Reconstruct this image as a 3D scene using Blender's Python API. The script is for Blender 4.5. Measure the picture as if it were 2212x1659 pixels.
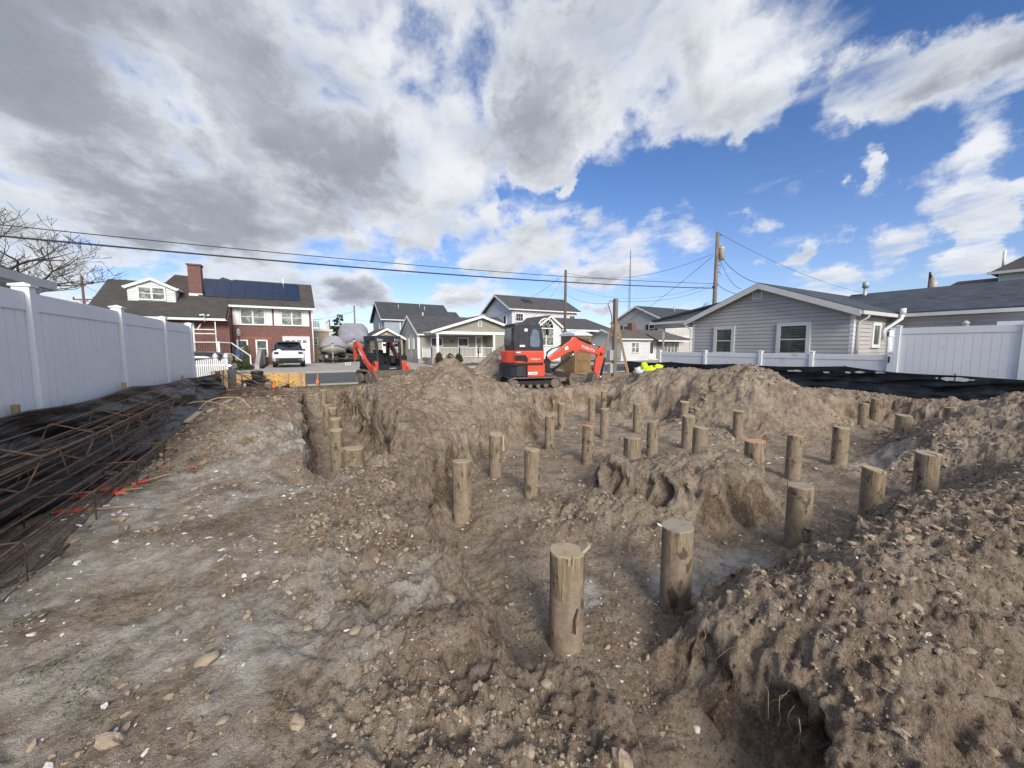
import bpy, math, random
import numpy as np
from mathutils import Vector, Matrix
R = math.radians
for o in list(bpy.data.objects): bpy.data.objects.remove(o)
sc = bpy.context.scene
COL = sc.collection
# ------------------------------------------------------------------ camera
# world axes follow the building lot: +Y runs from the camera to the street, +X to the right-hand neighbour
FPX, CX, CY = 831.0, 1106.0, 829.5          # focal length and centre of the 2212 px wide photograph
PIT = math.atan(79.5 / FPX); TH = R(29.8); EYE = 1.5
cam = bpy.data.cameras.new("camera"); camo = bpy.data.objects.new("camera", cam); COL.objects.link(camo)
cam.sensor_width = 36; cam.lens = 36 * FPX / 2212; cam.clip_end = 3000; cam.clip_start = 0.05
camo.location = (0, 0, EYE); camo.rotation_euler = (math.pi / 2 - PIT, 0, -TH)
sc.camera = camo
SP, CP, ST, CT = math.sin(PIT), math.cos(PIT), math.sin(TH), math.cos(TH)
def ray(px, py):
    r = (px - CX) / FPX; v = (py - CY) / FPX
    f = CP - v * SP; u = -SP - v * CP
    return Vector((r * CT + f * ST, -r * ST + f * CT, u)), f
def at(px, py, x=None, y=None, z=None, d=None):
    """the point of the site seen at a photograph pixel, on a known plane or forward distance"""
    D, f = ray(px, py)
    if x is not None: t = x / D.x
    elif y is not None: t = y / D.y
    elif z is not None: t = (z - EYE) / D.z
    else: t = d / f
    return Vector((0, 0, EYE)) + D * t
# ------------------------------------------------------------------ render look
sc.view_settings.view_transform = 'Standard'; sc.view_settings.look = 'None'
sc.view_settings.exposure = 0.8; sc.view_settings.gamma = 1.0
sc.cycles.max_bounces = 6; sc.cycles.diffuse_bounces = 3; sc.cycles.glossy_bounces = 3
# ------------------------------------------------------------------ sun
SUN_EL, SUN_AZ = R(30), R(192)     # from behind the camera, just left of the lot's axis (azimuth clockwise from +Y)
sd = bpy.data.lights.new("sun", 'SUN'); sd.energy = 2.3; sd.angle = R(24); sd.color = (1.0, 0.92, 0.80)
so = bpy.data.objects.new("sun", sd); COL.objects.link(so)
sdir = Vector((math.sin(SUN_AZ) * math.cos(SUN_EL), math.cos(SUN_AZ) * math.cos(SUN_EL), math.sin(SUN_EL)))
so.rotation_euler = sdir.to_track_quat('Z', 'Y').to_euler(); so.location = (0, -20, 30)
# ------------------------------------------------------------------ sky and clouds
W = bpy.data.worlds.new("World"); sc.world = W; W.use_nodes = True
nt = W.node_tree; nt.nodes.clear()
class NT:
    def __init__(s, t): s.t = t
    def n(s, typ, **k):
        o = s.t.nodes.new(typ)
        for a, b in k.items(): setattr(o, a, b)
        return o
    def l(s, a, b): s.t.links.new(a, b)
    def put(s, sock, v):
        if v is None: return
        if hasattr(v, 'links'): s.l(v, sock)
        else: sock.default_value = v
    def m(s, op, a, b=None, c=None, clamp=False):
        o = s.n('ShaderNodeMath', operation=op, use_clamp=clamp)
        s.put(o.inputs[0], a); s.put(o.inputs[1], b); s.put(o.inputs[2], c)
        return o.outputs[0]
    def vm(s, op, a, b=None):
        o = s.n('ShaderNodeVectorMath', operation=op); s.put(o.inputs[0], a); s.put(o.inputs[1], b)
        return o.outputs['Value'] if op in ('DOT_PRODUCT', 'LENGTH') else o.outputs[0]
    def xyz(s, a, b, c=0.0):
        o = s.n('ShaderNodeCombineXYZ'); s.put(o.inputs[0], a); s.put(o.inputs[1], b); s.put(o.inputs[2], c); return o.outputs[0]
    def noise(s, vec, scale, det=4, rough=.55, dist=0.0, col=False):
        o = s.n('ShaderNodeTexNoise'); s.put(o.inputs['Vector'], vec); o.inputs['Scale'].default_value = scale
        o.inputs['Detail'].default_value = det; o.inputs['Roughness'].default_value = rough; o.inputs['Distortion'].default_value = dist
        return o.outputs['Color' if col else 'Fac']
    def sm(s, v, a, b, lo=0.0, hi=1.0):
        o = s.n('ShaderNodeMapRange', interpolation_type='SMOOTHSTEP'); s.put(o.inputs['Value'], v)
        for i, q in ((1, a), (2, b), (3, lo), (4, hi)): o.inputs[i].default_value = q
        return o.outputs[0]
    def mix(s, f, a, b, mode='MIX'):
        o = s.n('ShaderNodeMix', data_type='RGBA', blend_type=mode)
        s.put(o.inputs[0], f); s.put(o.inputs[6], a); s.put(o.inputs[7], b)
        return o.outputs[2]
def c4(c): return (c[0], c[1], c[2], 1.0)
w = NT(nt)
tc = w.n('ShaderNodeTexCoord').outputs['Generated']
dn = w.vm('NORMALIZE', tc)
dr = w.vm('DOT_PRODUCT', dn, (CT, -ST, 0)); df = w.vm('DOT_PRODUCT', dn, (ST, CT, 0)); dz = w.vm('DOT_PRODUCT', dn, (0, 0, 1))
az = w.m('ARCTAN2', dr, df); el = w.m('ARCSINE', dz)
sky = w.n('ShaderNodeTexSky', sky_type='NISHITA'); sky.sun_disc = False; sky.sun_elevation = SUN_EL; sky.sun_rotation = SUN_AZ
sky.air_density = 1.0; sky.dust_density = 0.4; sky.ozone_density = 2.5
# cloud layer coordinates: a flat layer overhead, so clouds shrink and crowd towards the horizon
cz = w.m('ADD', w.m('MAXIMUM', dz, 0.0), 0.16)
pu = w.m('DIVIDE', dr, cz); pv = w.m('DIVIDE', df, cz)
SA = R(-14)   # the streaks run this way across the sky
su = w.m('ADD', w.m('MULTIPLY', pu, math.cos(SA)), w.m('MULTIPLY', pv, -math.sin(SA)))
sv = w.m('ADD', w.m('MULTIPLY', pu, math.sin(SA)), w.m('MULTIPLY', pv, math.cos(SA)))
pl = w.xyz(su, w.m('MULTIPLY', sv, 0.72), 0.0)
def rnoise(vec, scale, det, rough=.5):
    o = w.n('ShaderNodeTexNoise'); o.noise_type = 'RIDGED_MULTIFRACTAL'; w.put(o.inputs['Vector'], vec); o.inputs['Scale'].default_value = scale
    o.inputs['Detail'].default_value = det; o.inputs['Roughness'].default_value = rough; o.inputs['Gain'].default_value = 1.6; o.inputs['Offset'].default_value = .9
    return o.outputs['Fac']
wq = w.vm('MULTIPLY', w.vm('SUBTRACT', w.noise(pl, 3.0, 3, .5, 0, True), (.5, .5, .5)), (.22, .22, 0))
plw = w.vm('ADD', pl, wq)
n1 = w.noise(plw, 2.3, 9, .60, .0)
n1s = w.noise(plw, 2.3, 4, .5, .0); n1b = w.noise(w.vm('ADD', plw, (-.02, -.11, 0)), 2.3, 4, .5, .0)
n2 = w.noise(w.xyz(su, sv, 3.7), 0.8, 5, .55)
n3 = w.noise(w.xyz(su, w.m('MULTIPLY', sv, .8), 8.1), 6.0, 8, .62, .0)
wrp = w.noise(w.xyz(az, el, 0.0), 3.2, 7, .62, 0, True)
wv = w.vm('MULTIPLY', w.vm('SUBTRACT', wrp, (0.5, 0.5, 0.5)), (0.46, 0.30, 0.0))
base = w.vm('ADD', w.xyz(az, el, 0.0), wv)
def azel(px, py):
    D, f = ray(px, py); n = D.normalized()
    return math.atan2(n.x * CT - n.y * ST, n.x * ST + n.y * CT), math.asin(n.z)
def blobs(lst):
    acc = None
    for (x0, y0, x1, y1, wd, amp) in lst:       # a cloud from one point to another, with a half width in degrees
        a0, e0 = azel(x0, y0); a1, e1 = azel(x1, y1)
        mp = w.n('ShaderNodeMapping', vector_type='TEXTURE'); w.l(base, mp.inputs[0])
        mp.inputs[1].default_value = ((a0 + a1) / 2, (e0 + e1) / 2, 0)
        mp.inputs[2].default_value = (0, 0, math.atan2(e1 - e0, a1 - a0))
        L = math.hypot(a1 - a0, e1 - e0) / 2
        mp.inputs[3].default_value = (max(L, R(wd)) * 1.25, R(wd) * 1.3, 1)
        g = w.n('ShaderNodeTexGradient', gradient_type='SPHERICAL'); w.l(mp.outputs[0], g.inputs[0])
        v = w.m('MULTIPLY', g.outputs['Fac'], amp)
        acc = v if acc is None else w.m('ADD', acc, v)
    return acc
CLOUDS = [(-200, 60, 700, 130, 22, 1.5), (-100, 330, 640, 440, 16, 1.6), (500, 130, 1180, 220, 15, 1.45),
          (1150, 50, 1800, -80, 11, 1.5), (1100, 150, 1250, 260, 8, 1.2), (700, 320, 1050, 420, 8, 1.2), (300, 500, 760, 560, 6, 1.3), (560, 590, 900, 610, 4.5, 1.3),
          (940, 420, 1060, 400, 4, 1.0), (1350, 290, 1560, 230, 3.4, 1.2), (1560, 240, 1820, 130, 2.8, 1.15), (1560, 300, 1640, 285, 2.2, 1.0), (1330, 200, 1400, 170, 3, .9),
          (1750, 260, 2060, 110, 2.8, 1.2), (1900, 210, 2260, 130, 3.0, 1.1), (2140, 130, 2260, 60, 2.6, 1.0), (960, 560, 1180, 530, 3.4, 1.5), (1150, 540, 1480, 520, 3.6, 1.5), (880, 490, 1050, 470, 2.6, 1.3),
          (2020, 330, 2260, 280, 1.9, .9), (1950, 440, 2260, 360, 2.4, 1.0), (1790, 510, 1980, 492, 2.6, 1.4), (1990, 525, 2200, 488, 2.2, 1.4), (1840, 410, 1940, 380, 1.8, 1.1), (2050, 460, 2220, 420, 2.4, 1.2),
          (1110, 385, 1260, 355, 2.4, 1.3), (1220, 410, 1262, 405, 1.5, 1.2), (1640, 580, 1740, 560, 1.8, 1.3), (1690, 610, 1900, 592, 2.2, 1.3), (1860, 352, 1905, 350, 1.4, 1.1), (1560, 490, 1660, 470, 1.8, 1.1),
          (60, 610, 420, 590, 4.5, 1.3), (440, 606, 640, 590, 2.8, 1.3), (960, 660, 1100, 635, 2.8, 1.3), (890, 560, 950, 545, 2.0, 1.0), (1240, 660, 1300, 655, 1.6, 1.2), (760, 640, 900, 620, 2.2, 1.0)]
dens = blobs(CLOUDS)
DARK = [(-200, 40, 650, 60, 12, 1.3), (-100, 210, 330, 215, 7, 1.1), (380, 120, 700, 190, 7, .9), (600, 300, 900, 360, 9, 1.8),
        (1100, 90, 1500, 20, 11, 1.4), (60, 400, 640, 470, 5.5, 1.2), (1000, 240, 1200, 290, 7, 1.2), (60, 500, 600, 530, 4, 1.0),
        (640, 600, 880, 620, 3, 1.2), (2080, 180, 2260, 150, 4.5, 1.2), (1900, 460, 2100, 410, 2.6, 1.1), (1180, 555, 1320, 555, 1.8, .6)]
LIGHT = [(420, 200, 640, 290, 5, 1.0), (520, 380, 700, 440, 3.4, 1.0), (740, 170, 900, 240, 5, 1.0), (1250, 280, 1500, 230, 5, .8), (880, 400, 1050, 400, 4, .8), (1500, 60, 1900, 20, 6, 1.0), (60, 300, 350, 340, 3.5, .8), (930, 60, 1000, 200, 5, .9), (250, 560, 420, 585, 3, .6)]
HOLES = [(840, 105, 920, 60, 5, .8), (390, 285, 460, 260, 6, .8), (1030, 80, 1030, 250, 3.4, .7), (640, 215, 720, 235, 5, .6), (820, 330, 900, 320, 4, .6), (150, 562, 470, 572, 2.6, 1.6), (1330, 230, 1420, 190, 5, .7), (660, 560, 800, 520, 3, .7), (1780, 640, 2230, 330, 9, .62), (1300, 420, 1500, 380, 5, .5), (1450, 150, 1700, 60, 3.5, .5)]
dk = blobs(DARK); lt = blobs(LIGHT); hol = blobs(HOLES)
# clouds added outside the view to make the ambient light more neutral
back = w.m('MAXIMUM', w.sm(w.m('ABSOLUTE', w.m('ADD', az, .45)), 1.45, 1.9, 0, .55), w.sm(el, .75, 1.1, 0, .6))
dd = w.m('ADD', w.m('ADD', w.m('MINIMUM', dens, .80), w.m('MULTIPLY', dk, .25)), w.m('MULTIPLY', w.m('SUBTRACT', n1, .515), 2.9))
dd = w.m('ADD', dd, w.m('MULTIPLY', w.m('SUBTRACT', n3, .5), .55))
dd = w.m('ADD', dd, back)
hol = w.m('MULTIPLY', hol, w.m('ADD', w.m('MULTIPLY', w.m('SUBTRACT', n3, .5), 2.5), .62))
dh = w.m('SUBTRACT', dd, hol)
alpha = w.sm(dh, .08, .86)
up = w.sm(dz, -0.02, 0.03)
alpha = w.m('MULTIPLY', alpha, up)
rim = w.sm(dh, .35, 1.25)
t_ = w.m('ADD', w.m('ADD', w.m('MULTIPLY', rim, .36), .03), w.m('MULTIPLY', w.m('MULTIPLY', w.m('MINIMUM', dk, 1.0), rim), .46))
t_ = w.m('SUBTRACT', w.m('SUBTRACT', t_, w.m('MULTIPLY', lt, .26)), w.m('MULTIPLY', back, .75))  # added clouds out of view are brightened to lift the ambient light
t_ = w.m('ADD', t_, w.m('MULTIPLY', w.m('SUBTRACT', n1b, n1s), 1.5))
t_ = w.m('ADD', t_, w.m('MULTIPLY', w.m('SUBTRACT', n2, .5), .45))
t_ = w.m('ADD', t_, w.m('MULTIPLY', w.m('SUBTRACT', n3, .5), .22), clamp=True)
cr = w.n('ShaderNodeValToRGB'); w.l(t_, cr.inputs[0])
e_ = cr.color_ramp.elements; e_[0].position = 0.0; e_[0].color = (.50, .51, .535, 1); e_[1].position = 1.0; e_[1].color = (.18, .20, .235, 1)
for ps, c_ in ((.22, (.42, .44, .47, 1)), (.45, (.31, .33, .365, 1)), (.72, (.215, .235, .272, 1))): q_ = e_.new(ps); q_.color = c_
ccol = cr.outputs[0]
skc = w.vm('MULTIPLY', sky.outputs[0], (0.092, 0.092, 0.092))
grad = w.sm(dz, 0.0, 0.62)
tint = w.mix(grad, (.80, .80, .98, 1), (.46, .66, .92, 1))
skc = w.vm('MULTIPLY', skc, tint)
fin = w.mix(alpha, skc, ccol)
bg = w.n('ShaderNodeBackground'); w.l(fin, bg.inputs[0]); bg.inputs[1].default_value = 1.0
wo = w.n('ShaderNodeOutputWorld'); w.l(bg.outputs[0], wo.inputs[0])
W.cycles.sampling_method = 'MANUAL'; W.cycles.sample_map_resolution = 512

# ------------------------------------------------------------------ materials
def newmat(name):
    m = bpy.data.materials.new(name); m.use_nodes = True
    t = m.node_tree; bs = t.nodes['Principled BSDF']
    return m, NT(t), bs
def bumpn(k, bs, h, strength=.4, dist=.01):
    b = k.n('ShaderNodeBump'); k.put(b.inputs['Height'], h); b.inputs['Strength'].default_value = strength; b.inputs['Distance'].default_value = dist
    k.l(b.outputs[0], bs.inputs['Normal']); return b
def mat(name, col, rough=.7, var=.12, vs=3.0, bump=0.0, bs_=40.0, metal=0.0, coat=0.0, dirt=None, spec=.5, uv=False, stretch=None):
    m, k, b = newmat(name)
    tcn = k.n('ShaderNodeTexCoord'); v = tcn.outputs['UV' if uv else 'Object']
    if stretch: v = k.vm('MULTIPLY', v, stretch)
    n = k.noise(v, vs, 5, .6)
    a = k.mix(k.sm(n, .3, .7), c4([q * (1 - var) for q in col]), c4([min(1, q * (1 + var)) for q in col]))
    if dirt:      # dust and splashes: (colour, amount, scale)
        dn_ = k.noise(v, dirt[2], 6, .7, .3)
        a = k.mix(k.sm(dn_, .62 - dirt[1] * .5, .78 - dirt[1] * .3), a, c4(dirt[0]))
    k.l(a, b.inputs['Base Color']); b.inputs['Roughness'].default_value = rough; b.inputs['Metallic'].default_value = metal
    b.inputs['Coat Weight'].default_value = coat; b.inputs['Specular IOR Level'].default_value = spec
    if bump: bumpn(k, b, k.noise(v, bs_, 4, .6), bump, .01)
    return m
def shingle(name, c1, c2, var=.5):
    m, k, b = newmat(name)
    uv = k.n('ShaderNodeTexCoord').outputs['UV']
    br = k.n('ShaderNodeTexBrick'); k.l(uv, br.inputs['Vector']); br.inputs['Scale'].default_value = 1.0
    br.inputs['Brick Width'].default_value = .32; br.inputs['Row Height'].default_value = .14; br.inputs['Mortar Size'].default_value = .008
    br.inputs['Color1'].default_value = c4(c1); br.inputs['Color2'].default_value = c4(c2); br.inputs['Mortar'].default_value = c4([q * .5 for q in c1])
    br.inputs['Bias'].default_value = 0.0
    n = k.noise(uv, 1.1, 5, .6); n2_ = k.noise(uv, 60, 2, .5)
    a = k.mix(k.sm(n, .3, .7, 0, .35), br.outputs['Color'], c4([q * 1.5 for q in c2]))
    a = k.mix(k.m('MULTIPLY', n2_, .35), a, c4([q * .6 for q in c1]))
    k.l(a, b.inputs['Base Color']); b.inputs['Roughness'].default_value = .95
    bumpn(k, b, k.m('ADD', k.m('MULTIPLY', br.outputs['Fac'], -.6), k.m('MULTIPLY', n2_, .5)), .5, .01)
    return m
def brickm(name):
    m, k, b = newmat(name)
    uv = k.n('ShaderNodeTexCoord').outputs['UV']
    br = k.n('ShaderNodeTexBrick'); k.l(uv, br.inputs['Vector']); br.inputs['Scale'].default_value = 1.0
    br.inputs['Brick Width'].default_value = .215; br.inputs['Row Height'].default_value = .075; br.inputs['Mortar Size'].default_value = .009
    br.inputs['Color1'].default_value = c4((.12, .040, .036)); br.inputs['Color2'].default_value = c4((.20, .075, .065)); br.inputs['Mortar'].default_value = c4((.25, .19, .175))
    n = k.noise(uv, 2.0, 5, .6)
    a = k.mix(k.sm(n, .35, .75, 0, .3), br.outputs['Color'], c4((.24, .11, .09)))
    k.l(a, b.inputs['Base Color']); b.inputs['Roughness'].default_value = .9
    bumpn(k, b, k.m('MULTIPLY', br.outputs['Fac'], -1.0), .6, .01)
    return m
def glassm(name, col=(.02, .025, .03), rough=.06, pat=None):
    m, k, b = newmat(name)
    v = k.n('ShaderNodeTexCoord').outputs['Object']
    n = k.noise(v, 2.2, 3, .5, 1.0)
    a = k.mix(k.sm(n, .4, .65), c4(col), c4(pat if pat else [q * 1.8 for q in col]))
    k.l(a, b.inputs['Base Color']); b.inputs['Roughness'].default_value = rough; b.inputs['Specular IOR Level'].default_value = .9
    bumpn(k, b, k.noise(v, 1.5, 2, .5), .05, .02)
    return m
MT = {}
DUST = (.22, .18, .14)
MT['vinyl'] = mat('vinyl', (.78, .80, .82), .5, .03, 1.5, .06, 90, dirt=((.50, .48, .44), .06, 1.2))
MT['vinyl2'] = mat('vinyl2', (.74, .75, .77), .5, .03, 1.5, dirt=((.55, .53, .49), .04, 1.2))
MT['trim'] = mat('trim', (.78, .78, .77), .55, .04, 2)
MT['gutter'] = mat('gutter', (.62, .62, .60), .45, .06, 2)
MT['sid_grey'] = mat('sid_grey', (.47, .452, .44), .75, .05, .8, uv=True)
MT['sid_blue'] = mat('sid_blue', (.36, .42, .49), .75, .06, .8)
MT['sid_white'] = mat('sid_white', (.68, .69, .70), .7, .05, .8)
MT['sid_sage'] = mat('sid_sage', (.33, .32, .265), .8, .06, .8)
MT['sid_sageg'] = mat('sid_sageg', (.36, .37, .36), .8, .06, .8)
MT['sid_tan'] = mat('sid_tan', (.50, .42, .28), .8, .06, .8)
MT['sid_tan2'] = mat('sid_tan2', (.34, .30, .23), .8, .06, .8)
MT['sid_beige'] = mat('sid_beige', (.52, .50, .47), .8, .06, .8)
MT['sh_brown'] = shingle('sh_brown', (.055, .050, .047), (.085, .077, .07))
MT['sh_rust'] = shingle('sh_rust', (.055, .042, .036), (.08, .06, .05))
MT['sh_blue'] = shingle('sh_blue', (.035, .045, .060), (.075, .09, .115))
MT['sh_dark'] = shingle('sh_dark', (.045, .05, .055), (.07, .075, .082))
MT['sh_grey'] = shingle('sh_grey', (.06, .06, .065), (.095, .095, .10))
MT['sh_tan'] = shingle('sh_tan', (.10, .088, .075), (.135, .12, .105))
MT['brick'] = brickm('brick')
MT['stone'] = mat('stone', (.30, .25, .20), .9, .5, 4.5, .6, 8, stretch=(1, 1, 3))
MT['concrete'] = mat('concrete', (.36, .34, .31), .9, .12, 1.2, .2, 60, dirt=((.24, .22, .2), .12, .8))
MT['asphalt'] = mat('asphalt', (.085, .09, .095), .95, .15, 1.5, .3, 150, dirt=((.16, .145, .125), .12, .5))
MT['glass'] = glassm('glass'); MT['curtain'] = glassm('curtain', (.10, .12, .11), .12, (.34, .36, .32))
MT['shade'] = glassm('shade', (.045, .06, .055), .15, (.10, .12, .11)); MT['tint'] = glassm('tint', (.01, .013, .02), .1, (.02, .03, .05))
MT['solar'] = glassm('solar', (.010, .018, .045), .18, (.014, .026, .06))
MT['orange'] = mat('orange', (.62, .072, .036), .42, .08, 3, .03, 30, coat=.25, dirt=((.30, .15, .10), .12, 4))
MT['black'] = mat('black', (.022, .026, .034), .42, .25, 3, .05, 60, dirt=((.09, .08, .07), .15, 4))
MT['blackmat'] = mat('blackmat', (.018, .018, .02), .8, .2, 6)
MT['steel'] = mat('steel', (.18, .165, .15), .5, .3, 6, .1, 40, metal=.6, dirt=(DUST, .3, 5))
MT['track'] = mat('track', (.14, .118, .10), .85, .25, 6, .4, 40, dirt=((.20, .16, .125), .4, 7))
MT['chrome'] = mat('chrome', (.7, .7, .72), .15, .02, 3, metal=1.0)
MT['white'] = mat('white', (.8, .8, .8), .5, .03, 3)
MT['carwhite'] = mat('carwhite', (.66, .69, .73), .3, .03, 3, coat=.7)
MT['carblack'] = mat('carblack', (.012, .014, .018), .25, .1, 3, coat=.8)
MT['red'] = mat('red', (.45, .03, .02), .3, .1, 3)
MT['yellow'] = mat('yellow', (.75, .48, .03), .5, .1, 4)
MT['hivis'] = mat('hivis', (.62, .92, .02), .75, .06, 6, .3, 12)
MT['bag'] = mat('bag', (.62, .63, .68), .7, .1, 5, .4, 10)
MT['toilet'] = mat('toilet', (.27, .175, .085), .6, .1, 1.5, .05, 30, dirt=((.34, .27, .18), .1, 2))
MT['toiletroof'] = mat('toiletroof', (.62, .64, .70), .5, .05, 3)
MT['lumber'] = mat('lumber', (.42, .29, .17), .85, .2, 6, .3, 30, stretch=(1, 1, .15))
MT['board'] = mat('board', (.50, .42, .30), .85, .15, 5, .2, 30)
MT['osb'] = mat('osb', (.52, .33, .14), .85, .35, 14, .3, 40, stretch=(1, 1, 1.8))
MT['plygrey'] = mat('plygrey', (.20, .20, .20), .9, .2, 3, .1, 30)
MT['polew'] = mat('polew', (.20, .165, .125), .9, .25, 3, .4, 25, stretch=(4, 4, .5))
MT['polebr'] = mat('polebr', (.13, .095, .075), .9, .25, 3, .4, 25, stretch=(4, 4, .5))
MT['wire'] = mat('wire', (.022, .026, .032), .6, .1, 2)
MT['galv'] = mat('galv', (.42, .45, .46), .5, .15, 4, metal=.3)
MT['greybox'] = mat('greybox', (.36, .38, .38), .5, .1, 4)
MT['tarp'] = mat('tarp', (.30, .30, .34), .8, .12, 2, .5, 4)
MT['tarp2'] = mat('tarp2', (.40, .39, .42), .8, .08, 2, .3, 4)
MT['hull'] = mat('hull', (.50, .46, .42), .4, .08, 2)
MT['hulld'] = mat('hulld', (.02, .07, .085), .5, .1, 2)
MT['rebar'] = mat('rebar', (.15, .095, .07), .85, .4, 14, .6, 200, metal=.2, dirt=((.10, .075, .065), .35, 9))
MT['conduit'] = mat('conduit', (.55, .40, .20), .55, .1, 4)
MT['paint'] = mat('paint', (.85, .10, .06), .6, .15, 9)
MT['flag'] = mat('flag', (.95, .16, .04), .6, .05, 9)
MT['flagy'] = mat('flagy', (.72, .52, .02), .6, .05, 9)
MT['blue'] = mat('blue', (.02, .13, .48), .5, .1, 4)
MT['sonotube'] = mat('sonotube', (.26, .22, .15), .85, .1, 4)
MT['bark'] = mat('bark', (.085, .068, .06), .95, .3, 8, .4, 40)
MT['leafd'] = mat('leafd', (.018, .040, .018), .8, .4, 3)
MT['leafs'] = mat('leafs', (.045, .062, .022), .8, .4, 5)
MT['leafb'] = mat('leafb', (.12, .115, .055), .8, .35, 5)
MT['leafr'] = mat('leafr', (.085, .06, .035), .8, .35, 5)
MT['straw'] = mat('straw', (.30, .22, .13), .9, .3, 5)
MT['greengrass'] = mat('greengrass', (.06, .085, .03), .9, .3, 5)
MT['iron'] = mat('iron', (.03, .022, .02), .6, .1, 4)
MT['louvre'] = mat('louvre', (.012, .018, .016), .6, .1, 4)
MT['silvercap'] = mat('silvercap', (.5, .5, .48), .5, .1, 4)
# black woven silt fabric
def siltm():
    m, k, b = newmat('silt')
    uv = k.n('ShaderNodeTexCoord').outputs['Object']
    n = k.noise(uv, 2.5, 5, .6, .5)
    a = k.mix(k.sm(n, .4, .75), (.004, .005, .007, 1), (.018, .025, .032, 1))
    k.l(a, b.inputs['Base Color']); b.inputs['Roughness'].default_value = .38; b.inputs['Specular IOR Level'].default_value = .45
    st = k.vm('MULTIPLY', uv, (1.5, .6, 4.0))
    h = k.m('ADD', k.noise(st, 2.2, 5, .65, .8), k.m('MULTIPLY', k.noise(uv, 110, 1, .5), .05))
    bumpn(k, b, h, .7, .05)
    return m
MT['silt'] = siltm()
def timberm():
    m, k, b = newmat('timber')
    tcn = k.n('ShaderNodeTexCoord'); v = tcn.outputs['Object']
    oi = k.n('ShaderNodeObjectInfo').outputs['Random']
    v2 = k.vm('ADD', v, k.xyz(k.m('MULTIPLY', oi, 40.0), 0.0, k.m('MULTIPLY', oi, 17.0)))
    g = k.noise(k.vm('MULTIPLY', v2, (9, 9, .9)), 3, 5, .65, .2)
    a = k.mix(k.sm(g, .3, .7), (.15, .112, .070, 1), (.34, .27, .175, 1))
    mud = k.noise(k.vm('MULTIPLY', v2, (1, 1, .55)), 5.0, 5, .6, .5)
    sep = k.n('ShaderNodeSeparateXYZ'); k.l(v, sep.inputs[0])
    hz = k.sm(sep.outputs[2], -.75, 0.0, -.16, .13)
    mm = k.sm(k.m('SUBTRACT', mud, hz), .34, .50)
    mc = k.mix(k.sm(k.noise(v2, 14, 5, .7), .3, .7), (.20, .155, .112, 1), (.31, .25, .185, 1))
    a = k.mix(mm, a, mc)
    st = k.noise(k.vm('MULTIPLY', v2, (1.5, 1.5, .8)), 6.5, 4, .6)
    a = k.mix(k.sm(st, .57, .64, 0, .85), a, (.07, .046, .03, 1))
    sp2_ = k.noise(k.vm('MULTIPLY', v2, (22, 22, .6)), 2.2, 2, .5)
    a = k.mix(k.sm(sp2_, .66, .70, 0, .8), a, (.045, .03, .02, 1))
    k.l(a, b.inputs['Base Color']); b.inputs['Roughness'].default_value = .85
    crk = k.noise(k.vm('MULTIPLY', v2, (14, 14, .8)), 3, 3, .6, .3)
    bumpn(k, b, k.m('ADD', k.m('MULTIPLY', k.m('MULTIPLY', crk, k.m('SUBTRACT', 1.0, mm)), .8), k.m('MULTIPLY', mud, .8)), .7, .02)
    return m
MT['timber'] = timberm()
def endm(name, ctr, orange=0.0):
    m, k, b = newmat(name)
    v = k.n('ShaderNodeTexCoord').outputs['Object']
    ln = k.vm('LENGTH', k.vm('MULTIPLY', v, (1, 1, 0)))
    rg = k.m('SINE', k.m('MULTIPLY', k.m('ADD', ln, k.m('MULTIPLY', k.noise(v, 6, 2, .5), .03)), 420))
    a = k.mix(k.m('MULTIPLY', k.m('ADD', rg, 1.0), .2), c4(ctr), c4([q * .6 for q in ctr]))
    n = k.noise(v, 9, 5, .6)
    a = k.mix(k.sm(n, .5, .68, 0, .6), a, (.22, .17, .11, 1))
    if orange:
        a = k.mix(k.m('MULTIPLY', k.sm(k.noise(v, 9, 4, .6), .47, .60), orange), a, (.75, .20, .08, 1))
    k.l(a, b.inputs['Base Color']); b.inputs['Roughness'].default_value = .9
    bumpn(k, b, n, .5, .01)
    return m
MT['end'] = endm('end', (.43, .34, .22)); MT['endgrey'] = endm('endgrey', (.36, .31, .235)); MT['endorange'] = endm('endorange', (.42, .32, .2), .8)

# ------------------------------------------------------------------ mesh building
def tag(o, label=None, cat=None, group=None, kind=None):
    if label: o['label'] = label
    if cat: o['category'] = cat
    if group: o['group'] = group
    if kind: o['kind'] = kind
    return o
def thing(name, label, cat, loc=(0, 0, 0), rz=0.0, group=None):
    o = bpy.data.objects.new(name, None); COL.objects.link(o); o.empty_display_size = .2
    o.location = loc; o.rotation_euler = (0, 0, rz)
    return tag(o, label, cat, group)
def planar_uv(me):
    n = len(me.polygons); nl = len(me.loops)
    if n == 0: return
    nor = np.empty(n * 3); me.polygons.foreach_get('normal', nor); nor = nor.reshape(-1, 3)
    ls = np.empty(n, int); me.polygons.foreach_get('loop_start', ls)
    lt = np.empty(n, int); me.polygons.foreach_get('loop_total', lt)
    vi = np.empty(nl, int); me.loops.foreach_get('vertex_index', vi)
    co = np.empty(len(me.vertices) * 3); me.vertices.foreach_get('co', co); co = co.reshape(-1, 3)
    u = np.stack([-nor[:, 1], nor[:, 0], np.zeros(n)], 1); L = np.linalg.norm(u, axis=1)
    flat = L < 1e-3; u[flat] = (1, 0, 0); L[flat] = 1; u /= L[:, None]
    v = np.cross(nor, u)
    fi = np.repeat(np.arange(n), lt)
    p = co[vi]
    uv = np.stack([(p * u[fi]).sum(1), (p * v[fi]).sum(1)], 1)
    me.uv_layers.new(name='UVMap').data.foreach_set('uv', uv.ravel())
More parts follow.
